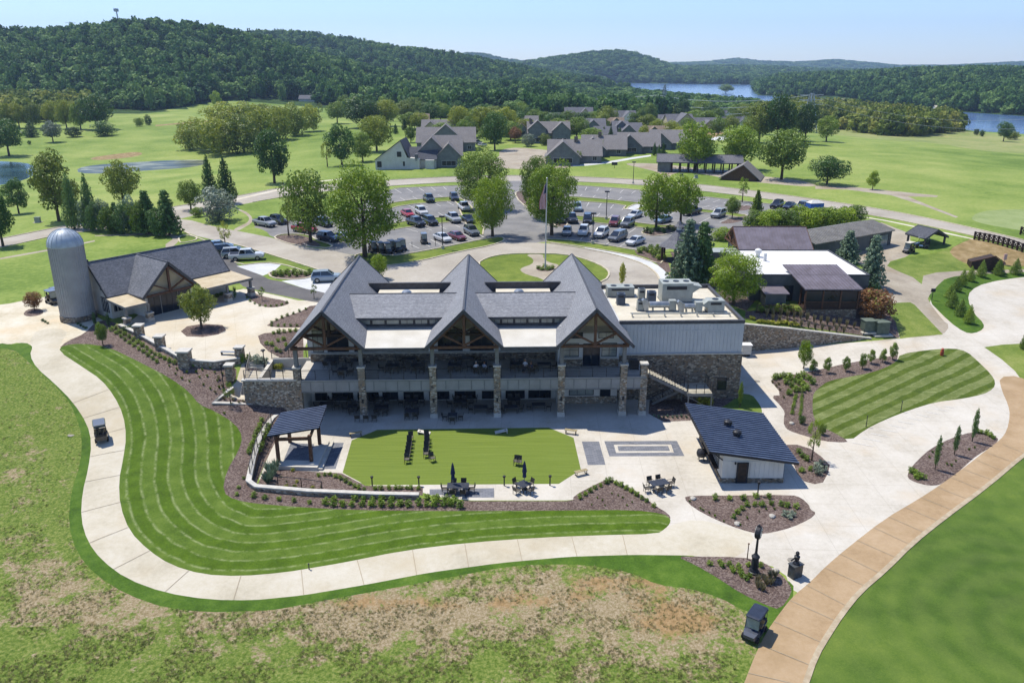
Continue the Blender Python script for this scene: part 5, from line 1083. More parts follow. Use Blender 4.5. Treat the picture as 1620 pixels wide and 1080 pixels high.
# ---------------------------------------------------------------- clubhouse
def clubhouse():
    B = empty('clubhouse', (-5, 79.3, 0), .03, 'large three gabled clubhouse with stone pillars and porches on two levels', 'building')
    GC = (-14.45, -.02, 13.7); PU = (-17.8, -11.0, -3.45, 3.4, 10.3, 17.0); Z1 = 4.5
    for u in PU: pillar(B, u, 0, 0, 5.85)
    pillar(B, 19.2, .1, 0, 5.85)
    for u in PU: MB().box(u-.2, -.2, 6.01, u+.2, .2, 8.2).build('upper_post', TRIMG, B)
    # upper deck with panelled front edge
    MB().box(-18.1, -.18, 4.2, 19.45, 7.2, Z1-.02).build('deck', DECK, B)
    fa = MB().box(-18.1, -.26, 3.1, 19.45, -.181, 4.4); fa.box(-18.1, -.32, 4.4, 19.45, -.17, Z1+.03)
    f = fa.build('deck_fascia', PANEL, B); t = MB()
    for a, b in zip(PU+(), PU[1:]+(19.2,)):
        n = max(1, round((b-a)/1.25))
        for i in range(1, n): t.box(a+(b-a)*i/n-.05, -.29, 3.25, a+(b-a)*i/n+.05, -.262, 4.32)
    t.box(-18.1, -.295, 3.1, 19.45, -.263, 3.24); t.box(-18.1, -.298, 4.3, 19.45, -.263, 4.395); t.build('panel_strip', TRIMG, f)
    MB().box(-18.1, -.17, 3.05, 19.4, 7.1, 4.19).build('ceiling', TRIMG, B)
    seg = [(PU[i]+.4, PU[i+1]-.4) for i in range(5)]+[(17.4, 18.9)]
    for a, b in seg: railing(B, [(a, -.1, Z1), (b, -.1, Z1)])
    # lower walls
    W = MB(); W.box(-17.6, 4.6, 0, 10.3, 4.9, 3.05); W.box(10.3, 3.2, 0, 16.9, 3.5, 3.05); W.box(10.15, 3.2, 0, 10.3, 7.2, 3.05)
    W.box(-18.0, .36, 0, -17.6, 7.2, 3.05); W.box(16.75, 3.5, 0, 17.0, 7, 3.05)
    W.build('lower_wall', SIDW, B)
    mb = MB(); mb.box(10.3, 3.05, .002, 16.9, 3.199, .85); mb.build('stone_base', STONE, B)
    for a, b in ((-17.2,-15.8),(-15.3,-12.9),(-12.4,-10.),(-9.6,-7.8),(-7.2,-4.9),(-4.3,-2),(-1.4,1.),(1.7,3.9),(4.4,6.6),(7.,9.6)): window(B, a, .1, b, 2.75, 4.6, nx=2, nz=2)
    window(B, 11.5, 1., 14.3, 2.75, 3.2, nx=3, nz=2, gm=GLASSL)
    window(B, 15.0, .05, 16.2, 2.5, 3.2, nx=1, nz=1, name='door')
    # upper walls
    W = MB(); W.box(-17.6, 5.6, Z1, 10.3, 5.9, 8.6); W.box(10.3, 3.2, Z1, 16.95, 3.45, 9.2); W.box(10.15, 3.2, Z1, 10.3, 7.2, 8.6); W.box(16.8, 3.45, Z1, 17, 7, 9.)
    W.build('upper_wall', SIDG, B)
    mb = MB().box(-17.5, 5.42, Z1+.002, 10.1, 5.599, 5.4); mb.box(10.35, 3.02, Z1+.002, 12.9, 3.199, 5.4); mb.box(14.9, 3.02, Z1+.002, 16.9, 3.199, 5.4); mb.build('stone_wainscot', STONE2, B)
    mb = MB().box(-17.55, 5.38, 5.4, 10.1, 5.6, 5.52); mb.box(10.3, 2.98, 5.4, 12.9, 3.2, 5.52); mb.box(14.9, 2.98, 5.4, 16.95, 3.2, 5.52); mb.build('wall_ledge', CAP, B)
    for a, b in ((-17.2,-16.),(-15.6,-13.2),(-12.6,-10.2),(-8.9,-5.4),(-3.2,-.4),(.4,3.1),(4.2,6.6),(7.2,9.6)): window(B, a, 5.6, b, 8.2, 5.6, nx=2, nz=1, gm=GLASSL if a < -16.5 else GLASS)
    window(B, 10.5, 5.6, 12.5, 7.2, 3.2, nx=2, nz=2, gm=GLASSL); window(B, 15.0, 5.6, 16.7, 7.2, 3.2, nx=2, nz=2, gm=GLASSL)
    d = window(B, 12.95, Z1+.02, 14.85, 7.15, 3.2, nx=2, nz=1, name='door'); MB().beam((13.84, 3.1, 5.4), (13.84, 3.1, 5.8), .03).build('handle', GALV, d)
    window(B, 11.3, 7.75, 12.9, 8.45, 3.2, nx=2, nz=1); window(B, 14.6, 7.75, 16.3, 8.45, 3.2, nx=2, nz=1, gm=GLASSL)
    # three steep roofs
    for k, c in enumerate(GC):
        gable('gable_roof', c-4.05, c+4.05, -1.25, 24.2, 8.4, 12.45, SH, B, TRIM)
        iv = 3.3 if k == 2 else 2.6
        mb = MB().prism([(c-3.75, 8.35), (c+3.75, 8.35), (c, 12.1)], iv-.1, iv+.1, 'y') if k == 2 else MB().prism([(c-2.9, 9.2), (c+2.9, 9.2), (c, 12.1)], iv-.1, iv+.1, 'y')
        mb.build('gable_infill', SIDB, B)
        truss(B, c, -.75, 8.25, 12.1, 3.6); 
        if k < 2: truss(B, c, 1.6, 8.9, 12.1, 3.0, WOODD)
        MB().prism([(c-3.8, 8.3), (c+3.8, 8.3), (c, 12.1)], 23.6, 23.8, 'y').build('gable_infill', SIDG, B)
    # lower pitched links with clerestory windows, pale canopies
    for c0, c1 in ((GC[0], GC[1]), (GC[1], GC[2])):
        a, b = c0+1., c1-1.
        mb = MB(); mb.slab([(a+.9, 4.2, 9.98), (b-.9, 4.2, 9.98), (b+.15, 9.2, 11.35), (a-.15, 9.2, 11.35)], .18); mb.slab([(a-.15, 9.2, 11.35), (b+.15, 9.2, 11.35), (b+.15, 9.5, 10.9), (a-.15, 9.5, 10.9)], .16)
        lr = mb.build('link_roof', SH, B); t = MB(); t.beam((a+.9, 4.17, 9.86), (b-.9, 4.17, 9.86), .08, .26); t.beam((a, 9.22, 11.37), (b, 9.22, 11.37), .2, .05); t.build('roof_trim', TRIM, lr)
        l, r = c0+2.2, c1-2.2
        MB().box(l, 4.75, 8.4, r, 4.95, 9.95).build('clerestory_wall', TRIM, B); n = 6; w = (r-l-.6)/n
        for i in range(n): window(B, l+.3+i*w+.06, 9.05, l+.3+(i+1)*w-.06, 9.82, 4.75, nx=1 if i < 3 and c0 < -10 else 2, nz=1, gm=GLASSL, fw=.06)
        MB().box(l-.2, 4.3, 8.66, r+.2, 4.745, 8.78).build('flashing', TRIM, B)
        cl, cr = c0+3.9, c1-3.9
        mb = MB().slab([(cl-.02, -.95, 8.32), (cr+.02, -.95, 8.32), (cr+.5, 4.7, 8.8), (cl-.5, 4.7, 8.8)], .14)
        cn = mb.build('canopy_roof', CANOPY, B); t = MB(); t.box(cl-.1, -1.0, 7.95, cr+.1, -.9, 8.27); t.box(cl-.1, -.2, 7.7, cr+.1, .1, 8.1)
        t.build('canopy_beam', TRIM, cn)
        MB().box(cl-.4, 9.5, 9.4, cr+.4, 17., 9.75).build('flat_roof', MEMB, B)
        t = MB().box(c0+2.2, 17., 9., c1-2.2, 17.3, 10.45); t.box(c0+2.1, 16.95, 10.45, c1-2.1, 17.35, 10.53); t.build('parapet', TRIM, B)
    for u in (-6.9, 6.1):
        mb = MB().lathe([(.28, 0), (.28, .45), (.55, .5), (.58, .8), (.4, 1.), (.1, 1.06)], 14, (u, 9.9, 9.9+.6)); mb.box(u-.45, 9.5, 9.7, u+.45, 10.4, 10.5)
        mb.build('roof_fan', GALV, B)
    for u in (-9.2, -7.9): MB().box(u-.5, 11.5, 9.751, u+.5, 12.6, 10.25).build('skylight', UNIT, B)
    # core walls at the back, the right wing
    MB().box(-18.2, 7.25, 4.3, 17., 23.5, 8.7).build('rear_wall', SIDG, B)
    w = MB().box(17.05, 4.2, 5.5, 31., 19.2, 9.0); battens(w, 17.05, 31., 4.2, 5.55, 8.1); battens(w, 17.05, 31., 4.2, 8.25, 8.9); battens(w, 4.2, 19.2, 31., 5.55, 8.9, face=1, axis='u'); w.box(17.05, 4.155, 8.1, 31.04, 4.199, 8.25)
    w.build('wing_siding', SIDG, B)
    MB().box(17.05, 4.08, -.2, 31.1, 19.1, 5.5).build('wing_stone', STONE2, B)
    MB().box(17.05, 3.98, 5.42, 31.2, 4.08, 5.55).build('water_table', CAP, B)
    MB().box(17.3, 4.5, 9.0, 30.7, 18.9, 9.04).build('wing_roof', MEMB, B)
    p = MB(); p.box(17.05, 4.13, 9.0, 31.05, 4.5, 9.36); p.box(30.7, 4.5, 9., 31.06, 19., 9.36); p.box(17.05, 18.9, 9., 31.05, 19.25, 9.5); p.build('parapet', TRIM, B)
    window(B, 28.5, 1.05, 29.6, 2.6, 4.08, nx=1, nz=2)
    window(B, 6., .1, 7.1, 2.2, 31.1, face=1, axis='u', nx=1, nz=1, name='door'); window(B, 9., 1., 10., 2.2, 31.1, face=1, axis='u', nx=1, nz=2)
    # outside steel stair
    s = MB(); 
    s.box(19.45, .9, 4.3, 20.1, 2.3, 4.48)
    for i in range(13): s.box(20.1+i*.32, .9, 4.3-i*.165-.04, 20.1+i*.32+.33, 2.3, 4.3-i*.165)
    s.box(24.26, .6, 2.02, 27., 3.6, 2.14)
    for i in range(11): s.box(23.95-i*.3, 2.5, 1.95-i*.17, 24.25-i*.3, 3.6, 2.0-i*.17)
    st = s.build('outside_stair', simple('stair_tread', 'b9b19d', 'd3cbb6', 2.), B)
    t = MB(); t.beam((20., .85, 4.15), (24.3, .85, 1.95), .06, .3); t.beam((20., 2.35, 4.15), (24.3, 2.35, 1.95), .06, .3); t.beam((24.3, 2.45, 1.9), (20.8, 2.45, .1), .06, .28); t.beam((24.3, 3.65, 1.9), (20.8, 3.65, .1), .06, .28)
    t.box(24.2, .52, 1.8, 27.06, .6, 2.1); t.box(27., .52, 1.8, 27.08, 3.66, 2.1)
    for u, v in ((24.4, .62), (26.95, .62), (26.95, 3.55), (24.4, 3.55)): t.beam((u, v, 0), (u, v, 1.9), .14)
    t.beam((26.95, .62, .3), (24.4, .62, 1.7), .06); t.build('stair_frame', TRIMG, st)
    railing(st, [(24.3, .6, 2.14), (27., .6, 2.14), (27., 3.6, 2.14)], sp=1.); railing(st, [(20., .88, 4.45), (24.3, .88, 2.25)], sp=1.4); railing(st, [(20., 2.32, 4.45), (24.3, 2.32, 2.25)], sp=1.4); railing(st, [(24.3, 2.5, 2.1), (20.8, 2.5, .2)], sp=1.4)
    for u in (-11., -3.45, 3.4, 10.3, 17.): MB().box(u-.09, -.52, 1.9, u+.09, -.37, 2.3).build('wall_lamp', IRON, B)
    return B
CH = clubhouse()
def CL(u, v, z=0): a = .03; return (-5+u*math.cos(a)-v*math.sin(a), 79.3+u*math.sin(a)+v*math.cos(a), z)
# rooftop machines, each resting on the wing roof
def unit(u, v, w, d, h, label, kind='box', m=UNIT, name='rooftop_unit', z0=9.04, extra=None):
    x, y, _ = CL(u, v); e = empty(name, (x, y, z0), .03, label, 'rooftop unit')
    c = MB().box(-w/2, -d/2, .12, w/2, d/2, h); c.build('cabinet', m, e)
    MB().box(-w/2-.06, -d/2-.06, 0, w/2+.06, d/2+.06, .119).build('curb', TRIMG, e)
    n = max(1, int(w/1.1)); g = MB()
    for i in range(n): g.lathe([(.36, 0), (.38, .05), (.3, .06), (.06, .03)], 12, (-w/2+(i+.5)*w/n, 0, h))
    g.build('fan', FRAME, e)
    MB().box(-w*.36, -d/2-.03, h*.68, w*.3, -d/2-.002, h*.86).build('louvre', FRAME, e)
    if extra: extra(e)
    return e
def hood(e): MB().prism([(1.86, 1.1), (3., 1.9), (1.86, 2.1)], -1., .9, 'y').build('hood', UNIT, e)
unit(25.3, 13.6, 3.7, 2.4, 2.35, 'largest grey rooftop unit with a dark louvre and a fan grille, on the right wing', extra=hood)
unit(18.9, 15.8, 3.3, 1.8, 1.25, 'long low beige rooftop unit at the back left of the wing roof')
unit(18.4, 12., .95, .95, 1.35, 'single dark blue condenser at the left of the wing roof', m=UNITB)
unit(22.2, 12.6, 1., .9, 1.4, 'dark blue condenser beside the silver duct', m=UNITB); unit(21.3, 14.2, .8, .9, 1.3, 'narrow dark condenser behind the silver duct', m=UNIT)
unit(20.3, 9.4, .8, .8, 1.2, 'small pale vented unit left of the silver duct')
def hood2(e): MB().prism([(-.95, .6), (-1.7, .9), (-.95, 1.5)], -.7, .6, 'y').build('hood', UNIT, e)
unit(28.8, 8.6, 1.9, 1.5, 1.5, 'grey green box unit with a slanted hood at the right front of the wing roof', extra=hood2)
def duct(u, v, L, lab, r=.38):
    x, y, _ = CL(u, v); e = empty('roof_duct', (x, y, 9.04), .03, lab, 'duct')
    m = MB().tube((-L/2, 0, .75), (L/2, 0, .75), r, n=14); m.build('drum', GALV, e)
    MB().prism([(-L/2-.1, .1), (-L/2-.1, 1.1), (-L/2-.7, 1.5), (-L/2-.9, 1.3), (-L/2-.6, .1)], -.3, .3, 'y').build('elbow', GALV, e)
    k = MB(); 
    for i in (-1, 1): k.box(i*L*.3-.05, -.3, 0, i*L*.3+.05, .3, .4)
    k.build('stand', UNIT, e); MB().box(L/2+.01, -.4, .2, L/2+.8, .4, 1.3).build('housing', UNIT, e)
duct(22.4, 9.1, 2.3, 'longer silver round duct with a housing on the wing roof'); duct(25.8, 8.3, 1.2, 'shorter silver fan duct in the middle of the wing roof', .3)
e = empty('roof_pipe_run', CL(24.5, 6.6, 9.04), .03, 'long thin pipe run on low stands along the front of the wing roof', 'pipe'); mb = MB().tube((-5.8, 0, .4), (5.8, 0, .4), .05); mb.tube((-5.8, .4, .4), (2, .4, .4), .04); mb.build('pipe', UNIT, e); mb = MB()
for i in range(7): mb.box(-5.6+i*1.86-.03, -.08, 0, -5.6+i*1.86+.03, .5, .42)
mb.build('stand', GALV, e)
# ---------------------------------------------------------------- walls beside the clubhouse
def wallrun(name, pts, m, label, th=.4, cap=CAP, capw=.1, cat='wall', group=None):
    """pts: (x, y, ztop, zbottom)"""
    e = empty(name, pts[0][:2]+(0,), 0, label, cat, group); ox, oy = pts[0][:2]
    b = MB(); c = MB(); n = len(pts); offs = []
    for i in range(n):
        t = Vector((pts[min(i+1, n-1)][0]-pts[max(i-1, 0)][0], pts[min(i+1, n-1)][1]-pts[max(i-1, 0)][1])).normalized(); offs.append(Vector((-t.y, t.x)))
    for (mb, hw, z0, z1) in ((b, th/2, 3, 2), (c, th/2+capw/2, None, None)):
        vs = []
        for p, o in zip(pts, offs):
            lo_, hi_ = (p[3], p[2]) if mb is b else (p[2]+.002, p[2]+.13)
            for s, z in ((1, lo_), (1, hi_), (-1, hi_), (-1, lo_)): vs.append((p[0]-ox+o.x*hw*s, p[1]-oy+o.y*hw*s, z))
        fs = []
        for i in range(n-1):
            for k in range(4): fs.append((4*i+k, 4*i+(k+1) % 4, 4*i+4+(k+1) % 4, 4*i+4+k))
        fs += [(3, 2, 1, 0), tuple(range(4*n-4, 4*n))]; mb.add(vs, fs)
    b.build('wall_body', m, e); c.build('wall_cap', cap, e); return e
wallrun('retaining_wall', [(25.9,99.35,4.45,-.4),(31,99.6,3.95,-.4),(36.5,99.9,3.3,-.3),(42.,100.15,2.55,0),(47.8,100.45,1.75,.6)], STONE, 'tall stone retaining wall sloping down beside the service road', .45)
ir = G_many([(1250,522),(1290,524),(1330,528),(1366,532)]); rr_ = empty('iron_railing', tuple(ir[0]), 0, 'thin iron railing in the planted bed above the retaining wall', 'railing')
railing(rr_, [tuple(Vector(p)-Vector(ir[0])) for p in ir], 1., sp=2.4)
g_ = lambda a, b: G(a, b)
lw = [(-30.4,80.2,3.0,0.),(-31.6,77.6,2.3,-.2),(-27.5,78.6,1.7,-.2),(-24.2,79.6,1.15,-.2),(-25.2,76.5,1.0,-.2),(-25.3,72.8,.95,-.2),(-24.6,68,.8,-.2),(-23.8,63.9,.6,-.3),(-22.9,63.1,.5,-.4),(-18,62.5,.38,-.4),(-12,62.1,.32,-.4),(-8.2,62.,.3,-.4)]
wallrun('patio_wall', lw, STONE, 'low stone wall with pale cap stepping round the left and lower edge of the patio', .4)
railp = [(-25.0,75.5,1.2),(-24.8,70,1.0),(-24.,65.,.8)]; e = empty('iron_railing', (-25.0,75.5,1.1), 0, 'black iron railing on the left patio wall beside the double row of shrubs', 'railing'); railing(e, [(0,0,0),(.2,-5.5,-.2),(1.,-10.5,-.4)], 1., sp=1.8)
e = empty('iron_railing', (-21.2,64.,0), 0, 'short black iron railing inside the patio planting bed', 'railing'); railing(e, [(0,0,0),(2.2,-.3,0),(4.2,-.9,0)], 1., sp=2.)
e = empty('stair_wall', (-22.9,78.7,0), .03, 'stone faced wall with pale cap holding the upper terrace left of the first pillar', 'wall')
MB().box(-5.6, -.25, 0, 0, .25, 4.5).build('wall_body', STONE, e); MB().box(-5.75, -.34, 4.5, .02, .34, 4.66).build('wall_cap', CAP, e)
railing(e, [(-5.5, 0, 4.66), (0, 0, 4.66)], 1.)
e = empty('garden_stair', (-28.2,81.5,0), .05, 'concrete steps going down to the left of the stone faced wall', 'stair')
mb = MB()
for i in range(16): mb.box(-1.4-i*0, 3.-i*.33, 0, .9, 3.33-i*.33, 4.4-i*.22)
mb.build('steps', CONC, e); MB().box(.95, -2.2, 0, 1.3, 3.4, 4.55).build('side_wall', CONC, e)
MB().box(1.31, 2.9, 0, 6.2, 3.2, 4.75).build('terrace_wall', CONC, e); railing(e, [(-1.3, 3.3, 4.5), (-1.3, -2., 1.3)], 1., sp=1.6, name='hand_rail'); railing(e, [(1.1, 3.3, 4.6), (5., 3.3, 4.75)], 1., sp=1.6, name='terrace_rail')
PW = []
for (a, b) in ((190,518),(222,533),(255,552),(294,574),(340,577),(380,571)): p = P(a, b, 4.45); PW.append((p[0], p[1], 4.8, 3.6))
wallrun('plaza_wall', PW, STONE, 'low wall with pale cap edging the plaza above the mulch slope', .4)
for i, ((a, b, w), lab) in enumerate(zip([(222,536,.92),(255,554,.92),(294,578,1.2),(381,572,.85),(364,590,.8)], ['first stone pier from the pump house on the plaza wall','second stone pier on the plaza wall','widest stone pier where the plaza wall turns','stone pier at the head of the garden steps','stone pier in the mulch at the foot of the plaza wall end'])):
    x, y, _ = P(a, b, 4.2); e = empty('stone_pier', (x, y, 3.4), 0, lab, 'pier', 'stone piers of the plaza wall'); h = 2.5 if i < 4 else 1.7
    MB().box(-w/2, -w/2, 0, w/2, w/2, h).build('pier_body', STONE, e); MB().prism([(-w/2-.12, -w/2-.12), (w/2+.12, -w/2-.12), (w/2+.12, w/2+.12), (-w/2-.12, w/2+.12)], h, h+.18).build('cap', CAP, e)
# ---------------------------------------------------------------- open stage and metal roofed hut
def stage():
    c = P(470, 715, 0); e = empty('patio_shelter', c, 0, 'open shelter with a sloping navy metal roof on four posts over a low stage', 'shelter')
    L = lambda p: (p[0]-c[0], p[1]-c[1], p[2])
    FL, FR, BR, BL_ = L(P(423, 689, 3.15)), L(P(504.6, 676, 3.45)), L(P(516.8, 641.6, 3.95)), L(P(443.7, 654, 3.65))
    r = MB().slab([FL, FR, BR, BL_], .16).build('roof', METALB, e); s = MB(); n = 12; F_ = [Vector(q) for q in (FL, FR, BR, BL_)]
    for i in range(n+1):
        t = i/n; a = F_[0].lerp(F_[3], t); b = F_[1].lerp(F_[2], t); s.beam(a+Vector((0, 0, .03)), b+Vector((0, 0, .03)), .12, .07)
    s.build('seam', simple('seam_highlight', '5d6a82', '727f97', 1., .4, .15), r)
    po = [L(P(441, 730, .3)), L(P(493, 730, .3)), L(P(506, 703, .3)), L(P(459, 700, .3))]
    def rz(x, y):
        A = F_[0]; U = F_[1]-A; V = F_[3]-A; d = U.x*V.y-U.y*V.x; dx, dy = x-A.x, y-A.y; s_ = (dx*V.y-dy*V.x)/d; t_ = (U.x*dy-U.y*dx)/d; return A.z+U.z*s_+V.z*t_-.2
    for p in po: MB().beam((p[0], p[1], .35), (p[0], p[1], rz(p[0], p[1])), .3).build('post', WOOD, e)
    b = MB()
    for i, j in ((0, 1), (1, 2), (2, 3), (3, 0)): b.beam((po[i][0], po[i][1], rz(po[i][0], po[i][1])-.35), (po[j][0], po[j][1], rz(po[j][0], po[j][1])-.35), .18, .3)
    b.build('beam', WOOD, e)
    fl = [L(P(x, y, .35)) for x, y in ((434,737),(502,739),(521,697),(455,690))]
    MB().prism([(p[0], p[1]) for p in fl], 0, .35).build('stage_floor', CONC, e)
    pf = [L(P(x, y, .36)) for x, y in ((449,727),(489,728),(497,702),(460,700))]; MB().prism([(p[0], p[1]) for p in pf], .351, .358).build('stage_paving', GM['pavers'], e)
    st = [L(P(x, y, .18)) for x, y in ((502,741),(510,741),(528,697),(521,697))]; MB().prism([(p[0], p[1]) for p in st], 0, .17).build('step', CONC, e)
stage()
def hut():
    e = empty('metal_roof_hut', (21.9, 69., 0), 0, 'small white sided hut with stone base and a wide sloping navy metal roof', 'building')
    w = MB().box(-2.8, -4.35, .5, 2.8, 4.3, 2.2); w.prism([(-2.8, 2.2), (2.8, 2.2), (2.8, 2.35), (-2.8, 3.05)], -4.35, 4.3, 'y')
    battens(w, -2.8, 2.8, -4.35, .55, 2.15); battens(w, -4.35, 4.3, -2.8, .55, 2.9, face=-1, axis='u'); battens(w, -4.35, 4.3, 2.8, .55, 2.3, face=1, axis='u'); w.box(-2.83, -4.385, 2.1, 2.83, -4.352, 2.25)
    w.build('wall', SIDW, e); MB().box(-2.88, -4.43, -.05, 2.88, 4.38, .5).build('stone_base', STONE2, e)
    q = [(-4.2, -4.75, 3.42), (3.95, -4.75, 2.28), (3.95, 5.9, 2.28), (-4.2, 5.9, 3.42)]; r = MB().slab(q, .16).build('roof', METALB, e); s = MB(); F_ = [Vector(a) for a in q]
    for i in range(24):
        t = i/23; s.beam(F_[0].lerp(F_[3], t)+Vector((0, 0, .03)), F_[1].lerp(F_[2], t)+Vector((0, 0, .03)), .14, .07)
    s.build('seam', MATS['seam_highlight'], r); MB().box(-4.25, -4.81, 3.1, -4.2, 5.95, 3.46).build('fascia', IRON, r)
    f2 = MB(); f2.beam((-4.2, -4.79, 3.33), (3.95, -4.79, 2.19), .05, .26); f2.build('fascia', IRON, r)
    for x, y in ((-.9, 1.6), (-.6, -.6)):
        z = 3.42-1.14*(x+4.2)/8.15; MB().lathe([(.3, 0), (.3, .2), (.42, .22), (.4, .5), (.25, .62), (.05, .66)], 14, (x, y, z)).build('roof_vent', IRON, r)
    d = window(e, -1.5, .05, -.45, 2.15, -4.43, nx=1, nz=1, name='door', gm=WOODD, fw=.12); window(e, -3.2, 1.05, 1.8, 2.2, -2.8, face=-1, axis='u', nx=3, nz=1, name='serving_hatch')
    MB().box(-3.25, -3.4, .95, -2.84, 2., 1.03).build('counter', WOODD, e); MB().box(-1.75, -4.6, 2.0, -1.63, -4.44, 2.2).build('wall_lamp', IRON, e)
    b = MB(); 
    for y in (-4.3, 4.3): b.beam((-3.6, y, 2.95), (-2.8, y, 2.3), .1)
    b.build('bracket', IRON, e)
hut()
# ---------------------------------------------------------------- pump house, silo
def pump():
    a = R(52.5); e = empty('pump_house', (-53.2, 99.2, 4.5), a, 'shingled gabled building with a timber framed front gable and flat porch roofs beside the silo', 'building')
    w = MB().box(1.25, .3, 0, 18.6, 8., 3.1); w.prism([(.3, 3.1), (8., 3.1), (4.15, 6.8)], 1.25, 18.6, 'x'); w.box(4.2, -3., 0, 11.1, .3, 3.1); w.prism([(4., 3.1), (11.2, 3.1), (7.6, 6.6)], -3., .3, 'y')
    battens(w, .3, 8., 1.25, 0, 3.1, face=-1, axis='u'); battens(w, 1.25, 4.2, .3, 0, 3.0); w.build('wall', SIDW, e)
    gable('main_roof', .85, 19.0, 0, 8.3, 3.1, 7.15, SH2, e, TRIM, axis='u'); gable('front_gable_roof', 3.55, 11.65, -3.9, 4.1, 3.08, 7.12, SH2, e, TRIM)
    truss(e, 7.6, -3.5, 3.0, 6.8, 3.7)
    MB().prism([(4.4, 3.1), (10.8, 3.1), (7.6, 6.4)], -3.05, -3.002, 'y').build('gable_panel', SIDB, e)
    for u0, u1 in ((.6, 3.5), (11.7, 19.4)):
        c = MB().slab([(u0, -4.9, 2.65), (u1, -4.9, 2.65), (u1, .1, 2.95), (u0, .1, 2.95)], .1).build('porch_roof', CANOPYB, e); t = MB(); t.box(u0-.06, -4.98, 2.35, u1+.06, -4.9, 2.68)
        for uu in (u0, u1): t.beam((uu, -4.9, 2.5), (uu, .1, 2.8), .1, .28)
        t.build('porch_beam', TRIMG, c)
    for u in (.7, 3.7, 11.6, 15.4, 19.2):
        p = pillar(e, u, -4.6, 0, 1.1, .75, foot=True, name='pier'); MB().box(u-.15, -4.75, 1.27, u+.15, -4.45, 2.4).build('post', TRIMG, e)
    for a0, b0, n in ((4.6, 6.3, 2), (6.4, 8.8, 3), (8.9, 10.7, 2)): window(e, a0, .15, b0, 2.7, -3., nx=n, nz=1)
    window(e, 1.6, .9, 3.4, 2.4, .3, nx=2, nz=1); window(e, 12.2, .9, 14.2, 2.5, .3, nx=2, nz=1); window(e, 15., .9, 18., 2.5, .3, nx=3, nz=1)
    window(e, .8, .7, 2.6, 2.7, 1.25, face=-1, axis='u', nx=2, nz=1); window(e, 1.9, 3.6, 2.4, 4.6, 1.25, face=-1, axis='u', nx=1, nz=1)
    MB().lathe([(.16, 0), (.1, .3)], 8, (1., 4.15, 7.2)).build('ridge_vent', TRIM, e)
    s = empty('silo', (-57.35, 100.7, 4.3), 0, 'tall round grey panelled silo with a shiny metal dome', 'silo')
    b = MB(); n = 40; b.lathe([(2.05, .9), (2.05, 10.)], n)
    for k in range(n): t = 2*PI*k/n; b.cbox((2.07*math.cos(t), 2.07*math.sin(t), 5.45), (.07, .05, 9.1), t)
    b.build('drum', SILO, s); MB().lathe([(2.2, 0), (2.2, .8), (2.12, .9)], 32).build('stone_base', STONE2, s)
    d = MB().lathe([(2.12, 9.95)]+[(2.12*math.cos(t), 10.05+2.1*math.sin(t)) for t in [i*PI/2/9 for i in range(9)]]+[(.05, 12.16)], n); d.build('dome', DOME, s, smooth=True)
    r = MB()
    for k in range(20):
        t = 2*PI*k/20; L = [(2.14*math.cos(q), 10.06+2.12*math.sin(q)) for q in [i*PI/2/6*.98 for i in range(7)]]
        for (a0, z0), (a1, z1) in zip(L[:-1], L[1:]): r.beam((a0*math.cos(t), a0*math.sin(t), z0), (a1*math.cos(t), a1*math.sin(t), z1), .04)
    r.build('dome_rib', DOME, s)
pump()
